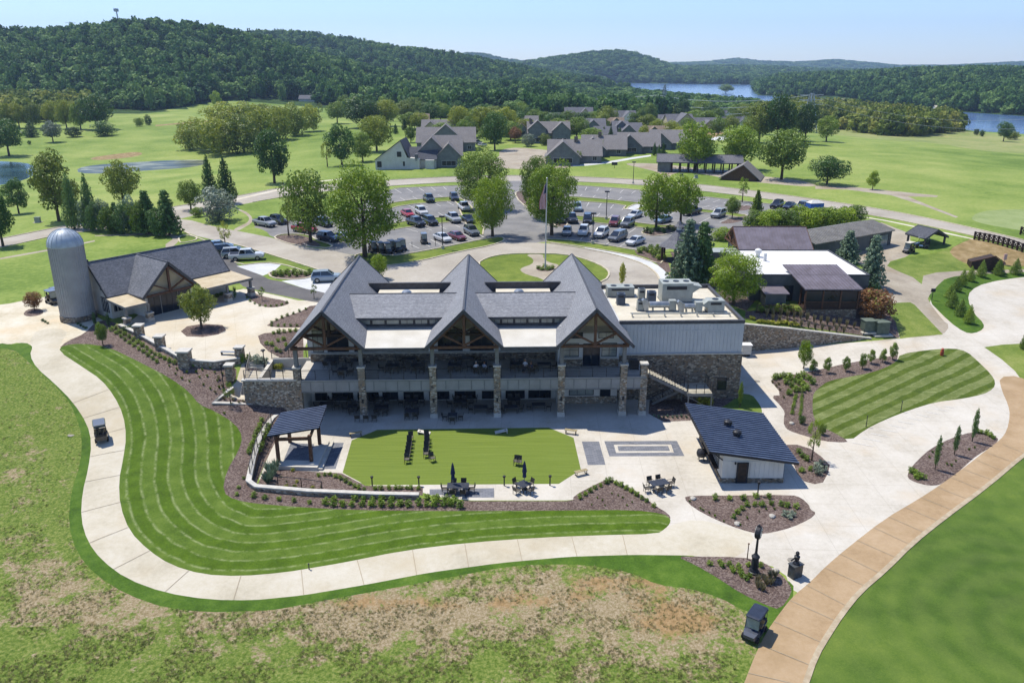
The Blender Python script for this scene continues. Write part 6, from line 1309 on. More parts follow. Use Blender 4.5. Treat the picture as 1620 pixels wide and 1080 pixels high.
# ---------------------------------------------------------------- dark sided restaurant and sheds on the right
def seams(q, n, m, parent, w=.05):
    F_ = [Vector(a) for a in q]; s = MB()
    for i in range(n+1): t = i/n; s.beam(F_[0].lerp(F_[1], t)+Vector((0, 0, .02)), F_[3].lerp(F_[2], t)+Vector((0, 0, .02)), w, .05)
    return s.build('seam', m, parent)
def restaurant():
    e = empty('dark_sided_restaurant', (41.8, 116., 0), -.01, 'low dark sided building with a bright white flat roof, screened porch and brown gabled roof', 'building')
    MB().box(-8.3, -7.9, 2.5, 8.2, 8., 8.3).build('wall', SIDD, e); MB().box(-8.1, -7.7, 8.3, 8., 7.8, 8.42).build('white_roof', MEMBW, e)
    p = MB(); p.box(-8.35, -7.95, 8.3, 8.25, -7.7, 8.55); p.box(-8.35, -7.7, 8.3, -8.1, 8.05, 8.55); p.box(8., -7.7, 8.3, 8.25, 8.05, 8.55); p.box(-8.1, 7.8, 8.3, 8., 8.05, 8.55); p.build('parapet', TRIM, e)
    mb = MB().lathe([(.3, 0), (.3, .6), (.5, .65), (.5, 1.1), (.2, 1.3)], 12, (-4.2, 3.5, 8.42)); mb.tube((-3.9, .8, 8.42), (-3.9, .8, 9.6), .25); mb.build('roof_fan', MEMBW, e)
    # porch
    q = [(-1.9, -11.6, 7.45), (5.9, -11.6, 7.45), (4.4, -5.2, 9.35), (-3.2, -5.2, 9.35)]; r = MB().slab(q, .15).build('porch_roof', METALD, e); seams(q, 16, METALD, r)
    MB().box(-1.6, -11.2, 2.6, 5.6, -7.9, 4.5).build('porch_foundation', STONE2, e); MB().box(-1.7, -11.3, 4.5, 5.7, -7.9, 4.65).build('porch_floor', WOODD, e)
    t = MB()
    for u in (-1.6, .8, 3.2, 5.6): t.box(u-.1, -11.3, 4.65, u+.1, -11.1, 7.1)
    for v in (-9.4,): t.box(-1.7, v-.1, 4.65, -1.5, v+.1, 7.1); t.box(5.5, v-.1, 4.65, 5.7, v+.1, 7.1)
    t.box(-1.7, -11.31, 5.5, 5.7, -11.2, 5.6); t.build('porch_frame', WOOD, e)
    MB().box(-1.5, -11.17, 5.6, 5.5, -11.12, 7.05).build('porch_screen', GLASS, e); MB().box(-1.5, -11.18, 4.66, 5.5, -11.12, 5.49).build('porch_panel', WOODD, e)
    MB().box(-6.9, -10.9, 3.4, -4.1, -7.9, 6.6).build('side_shed', SIDD, e); MB().slab([(-7.2, -11.3, 6.7), (-3.8, -11.3, 6.7), (-3.8, -7.9, 7.), (-7.2, -7.9, 7.)], .12).build('shed_roof', METALD, e)
    dk = MB().box(-8.5, -12.4, 4.2, -1.75, -7.9, 4.4).build('terrace', WOODD, e); railing(dk, [(-8.4, -12.3, 4.4), (-1.8, -12.3, 4.4)], 1., WOOD, sp=1.6)
    window(e, -3.6, 4.6, -2.2, 7., -7.9, nx=2, nz=1, name='door')
    # gabled hall behind
    MB().box(-5.6, 8.05, 4.3, 5.4, 16., 8.6).build('hall_wall', SIDD, e); gable('hall_roof', -6., 5.8, 7.9, 17., 8.6, 11.4, METALD, e, WOOD, axis='u')
    seams([(-6., 7.9, 8.6), (5.8, 7.9, 8.6), (5.8, 12.45, 11.4), (-6., 12.45, 11.4)], 24, METALD, e)
    g = MB().prism([(8.3, 8.6), (16.6, 8.6), (12.45, 11.1)], -5.6, -5.5, 'x'); g.beam((-6.1, 12.45, 8.7), (-6.1, 12.45, 11.), .2); g.beam((-6.1, 9., 8.75), (-6.1, 16., 8.75), .2); g.beam((-6.1, 12.45, 9.), (-6.1, 10.3, 9.9), .15); g.beam((-6.1, 12.45, 9.), (-6.1, 14.6, 9.9), .15); g.build('gable_frame', WOOD, e)
    MB().box(-10.5, 6.5, 4.3, -6.2, 9.5, 8.4).build('entry_box', SIDD, e); MB().box(-10.6, 6.4, 8.4, -6.1, 9.6, 8.5).build('entry_roof', UNIT, e)
    MB().slab([(-10.8, -.5, 6.6), (-8.4, -.5, 7.4), (-8.4, 6., 7.4), (-10.8, 6., 6.6)], .12).build('lean_to_roof', METALP, e)
restaurant()
def shed():
    a = R(32.7); e = empty('long_metal_shed', (51.4, 132.3, 4.6), a, 'long shed with pewter metal roof and open dark bays at its right end', 'building')
    MB().box(0, .3, 0, 21.8, 9., 3.).build('wall', SIDD, e)
    q = [(-.4, 0, 3.1), (22.2, 0, 3.1), (21.8, 4.6, 4.4), (-.4, 4.6, 4.4)]; r = MB().slab(q, .15).slab([(-.4, 4.6, 4.4), (21.8, 4.6, 4.4), (22.2, 9.2, 3.1), (-.4, 9.2, 3.1)], .15).build('roof', METALP, e); seams(q, 40, METALP, r, .05)
    window(e, 15.4, .05, 17.6, 2.4, .3, nx=1, nz=1, name='bay_door'); window(e, 18.6, .05, 20.8, 2.5, .3, nx=1, nz=1, name='bay_door', gm=GLASSL)
    e = empty('cart_shelter', P(1463, 391, 4.6), R(18), 'small open shelter with a dark gabled roof beside the parked golf cart', 'shelter')
    gable('roof', -2.6, 2.6, -2.4, 2.4, 2.3, 3.7, SHD, e, TRIM); t = MB()
    for x in (-2.2, 2.2):
        for y in (-2., 2.): MB().box(x-.14, y-.14, 0, x+.14, y+.14, 2.25).build('post', TRIM, e)
    g = empty('gazebo', P(1071, 412, 4.6), .2, 'open timber gazebo with a flared grey shingle roof and a cupola', 'gazebo')
    def hexa(r0, z0, r1, z1, r2, z2):
        m = MB(); k = 6; vs = []
        for r_, z_ in ((r0, z0), (r1, z1), (r2, z2)): vs += [(r_*math.cos(2*PI*i/k), r_*math.sin(2*PI*i/k), z_) for i in range(k)]
        fs = [(j*k+i, j*k+(i+1) % k, (j+1)*k+(i+1) % k, (j+1)*k+i) for j in range(2) for i in range(k)]+[tuple(range(2*k, 3*k)), tuple(range(k))[::-1]]
        return m.add(vs, fs)
    hexa(3.5, 2.6, 1.9, 3.7, .5, 5.3).build('roof', SHG, g); hexa(.9, 5.9, .5, 6.2, .05, 6.9).build('cupola_roof', SHG, g); MB().lathe([(.45, 5.2), (.45, 5.95)], 6).build('cupola', FRAMEW, g)
    for i in range(6): t = 2*PI*i/6; MB().box(2.8*math.cos(t)-.14, 2.8*math.sin(t)-.14, 0, 2.8*math.cos(t)+.14, 2.8*math.sin(t)+.14, 2.75).build('post', WOODD, g)
    m = MB()
    for i in range(6):
        if i == 3: continue
        t, t2 = 2*PI*i/6, 2*PI*(i+1)/6
        for z in (.35, .9): m.beam((2.8*math.cos(t), 2.8*math.sin(t), z), (2.8*math.cos(t2), 2.8*math.sin(t2), z), .08)
    m.build('rail', WOODD, g); MB().lathe([(3.1, -.2), (3.1, .12)], 6).build('floor', WOODD, g)
shed()
# ---------------------------------------------------------------- vehicles
def paint(name, c, metal=.0):
    t = NT(name); n = t.noise(2., 2); b = lin(c); col = t.mix(t.math('MULTIPLY', n, .15), tuple(b[:3]), 'a09a90')
    m = t.fin(col, .28, metal, .5); t.b.inputs['Coat Weight'].default_value = .5; return m
PAINT = {k: paint('paint_'+k, c) for k, c in dict(white='e8e8e6', silver='b9bcbf', grey='6f7478', dark='2b2f36', navy='27364e', black='17181b', red='c21f22', maroon='7c1f26', green='2c3d38', blue='7f9fc0', lightblue='a9bccb').items()}
TYRE = simple('tyre', '1c1c1d', '2a2a2b', 5., .9); RIM = simple('wheel_rim', '9b9da0', 'c0c2c4', 2., .35, .7); LAMP_M = simple('lamp_glass', 'dfe3e6', 'f5f6f7', 2., .15); TAIL = simple('tail_lamp', '8c1a1a', 'b32a2a', 2., .3); CGL = simple('car_glass', '10151c', '1e2833', .6, .05, spec=.9); SEATB = simple('cart_seat', '8f7a5c', 'b39a74', 2., .7)
def loft(rings):
    mb = MB(); n = len(rings[0]); vs = [p for r in rings for p in r]
    fs = [(j*n+k, j*n+(k+1) % n, (j+1)*n+(k+1) % n, (j+1)*n+k) for j in range(len(rings)-1) for k in range(n)]+[tuple(range(n))[::-1], tuple(range((len(rings)-1)*n, len(rings)*n))]
    return mb.add(vs, fs)
CARP = {
 'sedan': dict(L=4.8, w=1.82, body=[(-2.4,.55,.82),(-2.3,.3,.98),(-1.3,.25,1.02),(.9,.25,.98),(1.9,.27,.88),(2.35,.3,.72),(2.4,.4,.6)], roof=[(-1.85,1.0),(-1.15,1.42),(.25,1.45),(1.15,.98)]),
 'suv': dict(L=4.8, w=1.92, body=[(-2.4,.6,1.0),(-2.35,.35,1.12),(-1.3,.3,1.15),(.8,.3,1.12),(1.9,.32,1.05),(2.35,.35,.85),(2.4,.5,.7)], roof=[(-2.3,1.1),(-2.0,1.72),(.2,1.76),(1.05,1.1)]),
 'van': dict(L=5.1, w=1.98, body=[(-2.55,.5,1.0),(-2.5,.3,1.15),(-1.3,.28,1.15),(1.2,.28,1.12),(2.,.3,1.),(2.5,.35,.8),(2.55,.45,.65)], roof=[(-2.45,1.1),(-2.3,1.78),(.6,1.8),(1.7,1.1)]),
 'pickup': dict(L=5.8, w=2.02, body=[(-2.9,.6,1.15),(-2.85,.45,1.2),(-1.2,.42,1.2),(.8,.42,1.22),(2.3,.42,1.2),(2.8,.45,1.0),(2.9,.55,.8)], roof=[(-1.2,1.18),(-.95,1.88),(.75,1.9),(1.45,1.2)]),
}
VP = {}
def proto_car(kind, col):
    key = (kind, col)
    if key in VP: return VP[key]
    c = CARP[kind]; w = c['w']/2; rings = []
    for x, z0, z1 in c['body']:
        k = .93 if abs(x) > c['L']*.47 else 1.; ww = w*k; rings.append([(x, -ww*.9, z0), (x, ww*.9, z0), (x, ww, z0+.2), (x, ww, z1-.18), (x, ww*.88, z1), (x, -ww*.88, z1), (x, -ww, z1-.18), (x, -ww, z0+.2)])
    body = loft(rings); r = c['roof']; (a, za), (b, zb), (d, zd), (f, zf) = r
    gl = [[(a, -w*.86, za), (a, w*.86, za)], [(b, -w*.7, zb), (b, w*.7, zb)], [(d, -w*.7, zd), (d, w*.7, zd)], [(f, -w*.86, zf), (f, w*.86, zf)]]
    g = MB(); vs = [p for q in gl for p in q]; g.add(vs, [(0, 2, 3, 1), (2, 4, 5, 3), (4, 6, 7, 5), (0, 6, 4, 2), (1, 3, 5, 7), (0, 1, 7, 6)])
    body.slab([(b-.02, -w*.71, zb+.03), (d+.05, -w*.71, zd+.03), (d+.05, w*.71, zd+.03), (b-.02, w*.71, zb+.03)], .05)
    for s in (-1, 1):
        for p, q in (((a, s*w*.87, za), (b, s*w*.71, zb)), ((f, s*w*.87, zf), (d, s*w*.71, zd)), (((b+d)/2, s*w*.88, za), ((b+d)/2, s*w*.715, zb))): body.beam(p, q, .07)
    if kind == 'pickup':   # open bed
        pass
    parts = [('body', body, PAINT[col]), ('windows', g, CGL)]
    wx = c['L']*.31; wr = .4 if kind in ('pickup', 'suv') else .33
    for sx in (-1, 1):
        for sy in (-1, 1):
            m = MB().tube((sx*wx, sy*(w-.22), wr), (sx*wx, sy*(w+.015), wr), wr, n=14); parts.append(('wheel', m, TYRE)); parts.append(('rim', MB().tube((sx*wx, sy*(w+.0), wr), (sx*wx, sy*(w+.03), wr), wr*.6, n=10), RIM))
    L2 = c['L']/2
    for sy in (-1, 1):
        y = sy*w*.66; parts.append(('headlight', MB().cbox((L2-.08, y, c['body'][-2][2]-.08), (.16, .3, .14)), LAMP_M)); parts.append(('tail_light', MB().cbox((-L2+.08, y, c['body'][1][2]-.22), (.2, .26, .2)), TAIL))
    if kind == 'pickup': parts.append(('cargo_bed', MB().box(-2.75, -w*.82, 1.201, -1.25, w*.82, 1.215), FRAME))
    VP[key] = [(n_, m.mesh(n_), mt) for n_, m, mt in parts]
    for _, me, mt in VP[key]: me.materials.append(mt)
    return VP[key]
def heading(px, py, dx, dy):
    a, b = G_many([(px, py), (px+dx, py+dy)]); return tuple(a), math.atan2(b[1]-a[1], b[0]-a[0])
def car(px, py, dx, dy, kind, col, label):
    loc, rz_ = heading(px, py, dx, dy)
    e = empty('parked_'+{'sedan': 'car', 'suv': 'suv', 'van': 'van', 'pickup': 'pickup'}[kind], (loc[0], loc[1], loc[2]+.02), rz_, label, {'sedan': 'car', 'suv': 'suv', 'van': 'van', 'pickup': 'pickup truck'}[kind], 'cars in the parking areas')
    last = None
    for n_, me, mt in proto_car(kind, col):
        o = link(n_, me, None, last if n_ == 'rim' else e)
        if n_ == 'wheel': last = o
    return e
CARS = [
 (419,357.5,26,5,'pickup','silver','silver pickup at the far left of the lot beside the boxy black vehicle'),(441,353.5,20,6,'suv','black','boxy black off road vehicle beside the silver pickup'),
 (482,367.5,30,5,'pickup','red','bright red pickup truck under the thinning tree'),(513,357.5,20,6,'suv','green','dark green vehicle half hidden by the biggest tree crown'),
 (520,381,30,5,'suv','navy','navy vehicle just above the mulch island tree shadow'),(545,380,24,6,'sedan','silver','pale car beside the navy vehicle under the biggest tree'),
 (391,411,60,-3,'pickup','white','white pickup on the pale stalls right of the pump house roof'),(374,407,55,-3,'suv','silver','silver vehicle directly behind the white pickup at the pump house'),(360,401,50,-3,'suv','navy','navy vehicle second in the row by the pump house'),(348,396,50,-3,'suv','blue','blue vehicle furthest back in the row by the pump house'),
 (518,445,40,-2,'suv','lightblue','light blue vehicle partly behind the left gable on the pale stalls'),
 (645,342,14,7,'sedan','red','red car with a pale roof left of the white one'),(667,339.5,14,8,'suv','white','white vehicle right of the red car'),
 (678.5,319,10,8,'pickup','green','dark green pickup alone near the upper median'),(718.5,316.5,8,9,'suv','navy','navy vehicle near the mulch bed of the upper median'),
 (734,332.5,11,9,'pickup','white','white pickup touching the left crown of the tree by the entrance'),(658,357,20,7,'pickup','dark','dark pickup left of a dark suv in the middle row'),(681,355,18,8,'suv','black','black suv right of the dark pickup in the middle row'),
 (717,350.5,16,9,'pickup','silver','silver pickup in the middle row'),(741,351,14,8,'sedan','navy','dark blue car right of the silver pickup'),(764,349.5,12,7,'suv','black','black vehicle in the tree shade right of the dark blue car'),
 (700,381,24,9,'sedan','white','white sedan beside the lamp post in the front left row'),(723,378.5,22,8,'sedan','maroon','maroon sedan in the front left row'),(746,371,18,10,'suv','grey','grey suv at the right end of the front left row'),
 (897,370.5,-3,10,'sedan','silver','silver sedan leftmost in the front right row'),(923,371,-6,11,'suv','white','white suv left of the lamp post in the front right row'),(951,374.5,-18,11,'suv','white','white suv right of the lamp post in the front right row'),
 (977,380,-24,10,'van','grey','grey van in the front right row'),(1005,386.5,-26,9,'sedan','white','white sedan last in the front right row by the shrubs'),
 (904,351,8,10,'pickup','dark','dark pickup in the shade right of the flagpole tree'),(886,351,6,10,'suv','navy','navy vehicle deep in the shade right of the flagpole tree'),(929.5,352,-1,10,'van','black','black van in the second right row'),(972,356.5,-8,10,'suv','maroon','dark red suv in the second right row'),(992.5,358,-18,10,'suv','grey','dark grey suv right of the dark red one'),
 (1004.4,344,-16,6,'sedan','white','white sedan alone above the grass median on the right'),(913.7,333,1,9,'suv','lightblue','pale blue vehicle at the right edge of the flagpole tree crown'),(1057,332.5,-16,6,'van','silver','silver van between the paired trees'),
 (1049,352,-16,4,'sedan','blue','blue sedan below the paired trees'),(1094,339.5,-24,6,'pickup','black','black pickup right of the paired trees'),(1136,343.5,-20,8,'suv','silver','silver suv beside the small bed at the right lot'),
 (1228.5,328.5,-14,6,'suv','black','black suv at the far right of the lot'),(1248,330,-14,6,'sedan','navy','dark blue car second from the right end of the lot'),(1268,331,-14,6,'suv','grey','dark vehicle next to the blue canopy tent'),
 (672,226+3,8,3,'sedan','white','white car outside the grey brown roofed house'),(763,232,10,-2,'sedan','white','white car on the estate driveway by the round dark tree'),(755,228,10,-2,'suv','silver','silver car behind the white one on the estate driveway'),(1058,206,10,1,'suv','navy','dark car by the far cream house'),
]
for c_ in CARS: car(*c_)
def cart(px, py, dx, dy, label, col='black', group='golf carts', s=1., roofc=None, bag=False):
    loc, rz_ = heading(px, py, dx, dy); e = empty('golf_cart', loc, rz_, label, 'golf cart', group); e.scale = (s, s, s)
    k = ('cart', col, roofc)
    if k not in VP:
        m = {}; b = loft([[(-1.2,-.5,.35),(-1.2,.5,.35),(-1.2,.52,.75),(-1.2,-.52,.75)],[(-.35,-.58,.3),(-.35,.58,.3),(-.35,.58,.8),(-.35,-.58,.8)],[(-.33,-.58,.3),(-.33,.58,.3),(-.33,.58,.4),(-.33,-.58,.4)],[(.42,-.58,.3),(.42,.58,.3),(.42,.58,.4),(.42,-.58,.4)],[(.5,-.56,.3),(.5,.56,.3),(.5,.56,.92),(.5,-.56,.92)],[(.95,-.52,.32),(.95,.52,.32),(.95,.5,.78),(.95,-.5,.78)],[(1.22,-.4,.36),(1.22,.4,.36),(1.22,.38,.6),(1.22,-.38,.6)]])
        L = [('body', b, PAINT[col])]
        for sx in (-.8, .82):
            for sy in (-1, 1): L.append(('wheel', MB().tube((sx, sy*.42, .23), (sx, sy*.62, .23), .23, n=12), TYRE))
        L.append(('seat', MB().box(-.38, -.52, .8, .1, .52, .92).box(-.42, -.52, .92, -.3, .52, 1.3), SEATB))
        rf = loft([[(-1.05,-.5,1.86),(-1.05,.5,1.86),(-1.05,.45,1.93),(-1.05,-.45,1.93)],[(-.9,-.58,1.86),(-.9,.58,1.86),(-.9,.52,1.96),(-.9,-.52,1.96)],[(.6,-.58,1.86),(.6,.58,1.86),(.6,.52,1.96),(.6,-.52,1.96)],[(.78,-.48,1.86),(.78,.48,1.86),(.78,.42,1.92),(.78,-.42,1.92)]])
        L.append(('canopy', rf, roofc or PAINT['grey']))
        for x0, x1 in ((-.95, -.85), (.72, .55)):
            for sy in (-.52, .52): L.append(('roof_post', MB().tube((x0, sy, .7), (x1, sy*.96, 1.87), .022, n=6), IRON))
        L.append(('windscreen', MB().slab([(.66, -.5, .95), (.66, .5, .95), (.58, .48, 1.84), (.58, -.48, 1.84)], .01), GLASSL))
        L.append(('steering_wheel', MB().tube((.3, .25, 1.05), (.33, .25, 1.08), .17, n=12), IRON))
        L.append(('bag_well', MB().box(-1.18, -.46, .75, -.6, .46, .95).tube((-1., -.2, .8), (-1.12, -.2, 1.5), .13).tube((-1., .22, .8), (-1.12, .22, 1.48), .13), FRAME))
        VP[k] = [(n_, q.mesh(n_), mt) for n_, q, mt in L]
        for _, me, mt in VP[k]: me.materials.append(mt)
    for n_, me, mt in VP[k]: link(n_, me, None, e)
CTP = simple('cart_canopy_dark', '2e3544', '3c4454', 2., .4)
cart(1193,1003,-14,22,'dark navy golf cart parked on the grass at the bottom by the tinted path','navy',s=.92,roofc=CTP)
cart(161,694,-3,-22,'black golf cart driving along the pale winding path','black',s=.98)
cart(84,480,10,4,'black golf cart parked left of the silo','black'); cart(93,476,10,2,'second golf cart mostly hidden by the silo','navy')
cart(1437,400,-12,3,'golf cart with cream canopy beside the small shelter','dark',roofc=MEMB); cart(1458,392,-12,-1,'golf cart parked under the small shelter','navy')
cart(671,385,4,8,'lone black golf cart in the parking row left of the white sedan','black')
for i, (a, b, l) in enumerate([(590,399,'golf cart at the left of the cluster under the biggest tree'),(602,400,'second golf cart of the cluster under the biggest tree'),(613,401,'third golf cart of the cluster under the biggest tree'),(620,397,'fourth golf cart of the cluster under the biggest tree'),(629,398,'golf cart with a dark canopy at the right end of the cluster'),(636,395,'last golf cart on the right of the cluster')]): cart(a, b, 12, 7, l, 'black', roofc=CTP)
# ---------------------------------------------------------------- outdoor furniture
def fset(parts, key):
    if key not in VP:
        VP[key] = [(n_, q.mesh(n_), mt) for n_, q, mt in parts]
        for _, me, mt in VP[key]: me.materials.append(mt)
    return VP[key]
DKF = simple('dark_furniture', '35332f', '4b4843', 3., .5); TBL = simple('table_top', '3a3d45', '4d515a', 3., .4)
SLAT = simple('chair_slat', '5d574e', '7a7368', 6., .6)
def chair(x, y, z, rz_, label, group):
    fr = MB()
    for sx in (-.24, .24):
        for sy in (-.22, .24): fr.beam((sx, sy, 0), (sx, sy, .43 if sy < 0 else .45), .035)
        fr.beam((sx, -.24, .43), (sx, -.34, .9), .035); fr.beam((sx, -.26, .64), (sx, .24, .64), .04, .025); fr.beam((sx, .24, .43), (sx, .24, .64), .03)
    P_ = fset([('frame', fr, DKF), ('seat', MB().box(-.25, -.24, .42, .25, .26, .46), SLAT), ('backrest', MB().slab([(-.25, -.25, .5), (.25, -.25, .5), (.25, -.35, .9), (-.25, -.35, .9)], .025), DKF)], 'chair')
    e = empty('patio_chair', (x, y, z), rz_, label, 'chair', group)
    for n_, me, mt in P_: link(n_, me, None, e)
    return e
def table(x, y, z, rz_, label, group, L=1.7, W=.95, umb=False):
    lg = []
    k = ('table', L, W); parts = [('table_top', MB().box(-L/2, -W/2, .71, L/2, W/2, .75), TBL)]
    for sx in (-1, 1):
        for sy in (-1, 1): parts.append(('leg', MB().beam((sx*(L/2-.08), sy*(W/2-.08), 0), (sx*(L/2-.08), sy*(W/2-.08), .71), .06), DKF))
    e = empty('patio_table', (x, y, z), rz_, label, 'table', group)
    for n_, me, mt in fset(parts, k): link(n_, me, None, e)
def dining(x, y, z, rz_, seats, tl, cl, gt, gc, L=1.7, W=.95):
    table(x, y, z, rz_, tl, gt, L, W); c, s = math.cos(rz_), math.sin(rz_)
    for (u, v, a) in seats:
        chair(x+u*c-v*s, y+u*s+v*c, z, rz_+a+random.uniform(-.15, .15), cl, gc)
S4 = [(-.45, -.75, 0), (.45, -.75, 0), (-.45, .75, PI), (.45, .75, PI)]; S6 = S4+[(-1.2, 0, -PI/2), (1.2, 0, PI/2)]; SX = [(-1.1, 0, -PI/2), (1.1, 0, PI/2)]; R4 = [(0, -.85, 0), (0, .85, PI), (-.85, 0, -PI/2), (.85, 0, PI/2)]
# close sets in the sun
def parasol(px, py, label):
    x, y, z = G(px, py); e = empty('folded_parasol', (x, y, z), 0, label, 'parasol', 'folded navy parasols')
    MB().tube((0, 0, 0), (0, 0, 2.75), .03).build('pole', GALV, e); MB().lathe([(.3, 0), (.3, .06), (.06, .1)], 14).build('base', DKF, e)
    prof = [(.05, 1.15), (.16, 1.2), (.13, 1.6), (.19, 1.75), (.15, 2.1), (.1, 2.5), (.03, 2.8)]; m = MB().lathe(prof, 14)
    m.v = [(a*(1+.18*math.cos(7*math.atan2(b, a))), b*(1+.18*math.cos(7*math.atan2(b, a))), c) for a, b, c in m.v]; m.build('canopy', simple('parasol_navy', '232c50', '323d68', 4., .8), e)
x, y, z = G(725, 779); dining(x, y, 0, .02, S6, 'long dark table with the left parasol at the bottom of the turf', 'dark chair around the long table at the left parasol', None, 'chairs at the left parasol table', 1.95, 1.); parasol(717, 776, 'folded navy parasol left, by the long table')
x, y, z = G(828, 776); dining(x, y, 0, .78, R4, 'square dark table turned diagonally with the right parasol', 'dark chair around the diagonal table at the right parasol', None, 'chairs at the right parasol table', 1.05, 1.05); parasol(829.5, 773, 'folded navy parasol right, by the diagonal table')
x, y, z = G(1042, 774); dining(x, y, 0, .32, S4+[(-1.25, -.1, -PI/2), (1.25, .1, PI/2)], 'dark table alone on the pale concrete left of the hut', 'dark chair around the lone table left of the hut', None, 'chairs at the lone table', 1.7, 1.)
# rows of chairs on the turf
for a, b in ((650,694),(648,699.5),(648,705),(647,711),(646,717),(645,723),(644,729)): x, y, z = G(a, b+3); chair(x, y, z, PI+.12, 'dark chair in the left row of seven on the artificial turf', 'left row of chairs on the turf')
for a, b in ((675,692),(676,697.5),(676,703),(675,709),(675,714),(674,720)): x, y, z = G(a, b+3); chair(x, y, z, PI+.12, 'dark chair in the right row of six on the artificial turf', 'right row of chairs on the turf')
x, y, z = G(684, 730); chair(x, y, z, PI+.5, 'single dark chair just right of the right row on the turf', None)
x, y, z = G(817, 735); chair(x, y, z, PI-.2, 'left one of two dark chairs alone on the right part of the turf', None); x, y, z = G(821.5, 736); chair(x, y, z, PI, 'right one of two dark chairs alone on the right part of the turf', None)
def bench(px, py, rz_, label):
    x, y, z = G(px, py); e = empty('bench', (x, y, z), rz_, label, 'bench', 'small benches around the turf'); WB = simple('bench_wood', 'a5946f', 'c9b990', 4., .7)
    m = MB()
    for i in range(4): m.box(-.65, -.2+i*.105, .42, .65, -.11+i*.105, .46)
    m.build('seat', WB, e)
    for s in (-.52, .52): MB().beam((s, -.17, 0), (s, -.17, .42), .05).beam((s, .17, 0), (s, .17, .42), .05).beam((s, -.17, .1), (s, .17, .1), .04).build('leg', DKF, e)
for a, b, r_, l in ((563,690,.35,'bench at the upper left corner of the turf'),(903,686,-.3,'bench at the upper right corner of the turf'),(919,751,.45,'bench at the lower right corner of the turf')): bench(a, b, r_, l)
def cornhole(px, py, rz_, label):
    x, y, z = G(px, py); e = empty('cornhole_board', (x, y, z), rz_, label, 'game board', 'game boards on the turf'); WBd = simple('board_white', 'e9e2d2', 'f7f1e4', 3., .6)
    MB().slab([(-.65, -.3, .08), (.65, -.3, .32), (.65, .3, .32), (-.65, .3, .08)], .06).build('board', WBd, e); MB().lathe([(.09, 0), (.09, .02)], 12, (.42, 0, .275)).build('hole', FRAME, e); MB().box(.55, -.28, 0, .62, .28, .24).build('stand', WBd, e)
cornhole(671, 685.5, PI-.1, 'white game board at the left top of the turf'); cornhole(793, 684, .15, 'white game board at the right top of the turf')
# shaded sets under the upper deck
def lx(u, v, z=.0): return CL(u, v, z)
for i, (u, v, st) in enumerate([(-15.5,2.4,SX),(-12.5,1.6,R4),(-9.3,1.2,S4),(-6.2,3.,S6),(-5.9,.1,S4),(-9.8,3.6,R4),(-.7,2.6,S6),(-1.4,-1.,R4),(1.6,.9,SX),(4.9,.9,SX),(5.3,3.,S4),(8.,1.4,SX),(-14.2,3.9,SX),(-.2,4.,SX)]):
    x, y, z = lx(u, v); dining(x, y, .0, .03, st, 'dark table in the shade under the upper deck', 'dark chair in the shade under the upper deck', 'shaded tables on the lower porch', 'shaded chairs on the lower porch', 1.5 if st is not R4 else 1., .9)
for u in (-11.6, -10.7, -9.8): x, y, z = lx(u, -1.0); chair(x, y, z, .03, 'dark lounge chair before the second stone pillar', 'lounge chairs before the second pillar')
for i, (u, v, st) in enumerate([(-13.2,1.2,R4),(-15.,4.1,S4),(-12.,4.,SX),(-8.,2.2,S6),(-5.2,2.2,S4),(-1.2,2.2,S4),(1.6,2.2,S6),(5.6,2.4,S4),(8.6,2.2,SX),(-6.4,4.3,SX),(0.2,4.4,SX)]):
    x, y, z = lx(u, v); dining(x, y, 4.48, .03, st, 'dark table on the upper deck behind the railing', 'dark chair on the upper deck behind the railing', 'tables on the upper deck', 'chairs on the upper deck', 1.5 if st is not R4 else 1., .9)
# ---------------------------------------------------------------- people on the upper deck
SKIN = simple('skin', 'b98465', 'cf9c7c', 5., .6)
def person(u, v, z, rz_, label, shirt, trousers, hair, arm=.3):
    x, y, _ = lx(u, v); e = empty('person', (x, y, z), rz_, label, 'person')
    # seated figure: pelvis on the seat at .46, feet on the floor, y forward
    V = [(0,0,.52,.15),(0,-.02,.75,.15),(0,-.04,1.0,.17),(0,-.03,1.13,.07),(0,0,1.2,.055),
         (-.17,-.03,1.04,.065),(-.24,.02,.78,.045),(-.16,.26+arm*.2,.78,.035),(.17,-.03,1.04,.065),(.24,.02,.78,.045),(.16,.26+arm*.2,.78,.035),
         (-.1,.05,.53,.1),(-.11,.42,.54,.08),(-.11,.46,.1,.045),(-.11,.6,.05,.04),(.1,.05,.53,.1),(.11,.42,.54,.08),(.11,.46,.1,.045),(.11,.6,.05,.04)]
    E_ = [(0,1),(1,2),(2,3),(3,4),(2,5),(5,6),(6,7),(2,8),(8,9),(9,10),(0,11),(11,12),(12,13),(13,14),(0,15),(15,16),(16,17),(17,18)]
    for s, wr in ((-1, 7), (1, 10)):
        b = len(V)
        for k in range(5):
            ox = (-.035+k*.018)*1.; L = (.09, .105, .11, .1, .06)[k]
            V += [(s*(.16+ox), V[wr][1]+L*.6+.03, .775, .010), (s*(.16+ox), V[wr][1]+L+.04, .762, .008)]; E_ += [(wr, b+2*k), (b+2*k, b+2*k+1)]
    me = bpy.data.meshes.new('body'); me.from_pydata([q[:3] for q in V], E_, []); me.update(); o = link('body', me, SKIN, e)
    sk = o.modifiers.new('skin', 'SKIN'); me.skin_vertices or me.attributes
    lay = me.skin_vertices[0].data if len(me.skin_vertices) else None
    if lay:
        for i, q in enumerate(V): lay[i].radius = (q[3], q[3])
        lay[0].use_root = True
    sb = o.modifiers.new('smooth', 'SUBSURF'); sb.levels = 1; sb.render_levels = 1
    return e
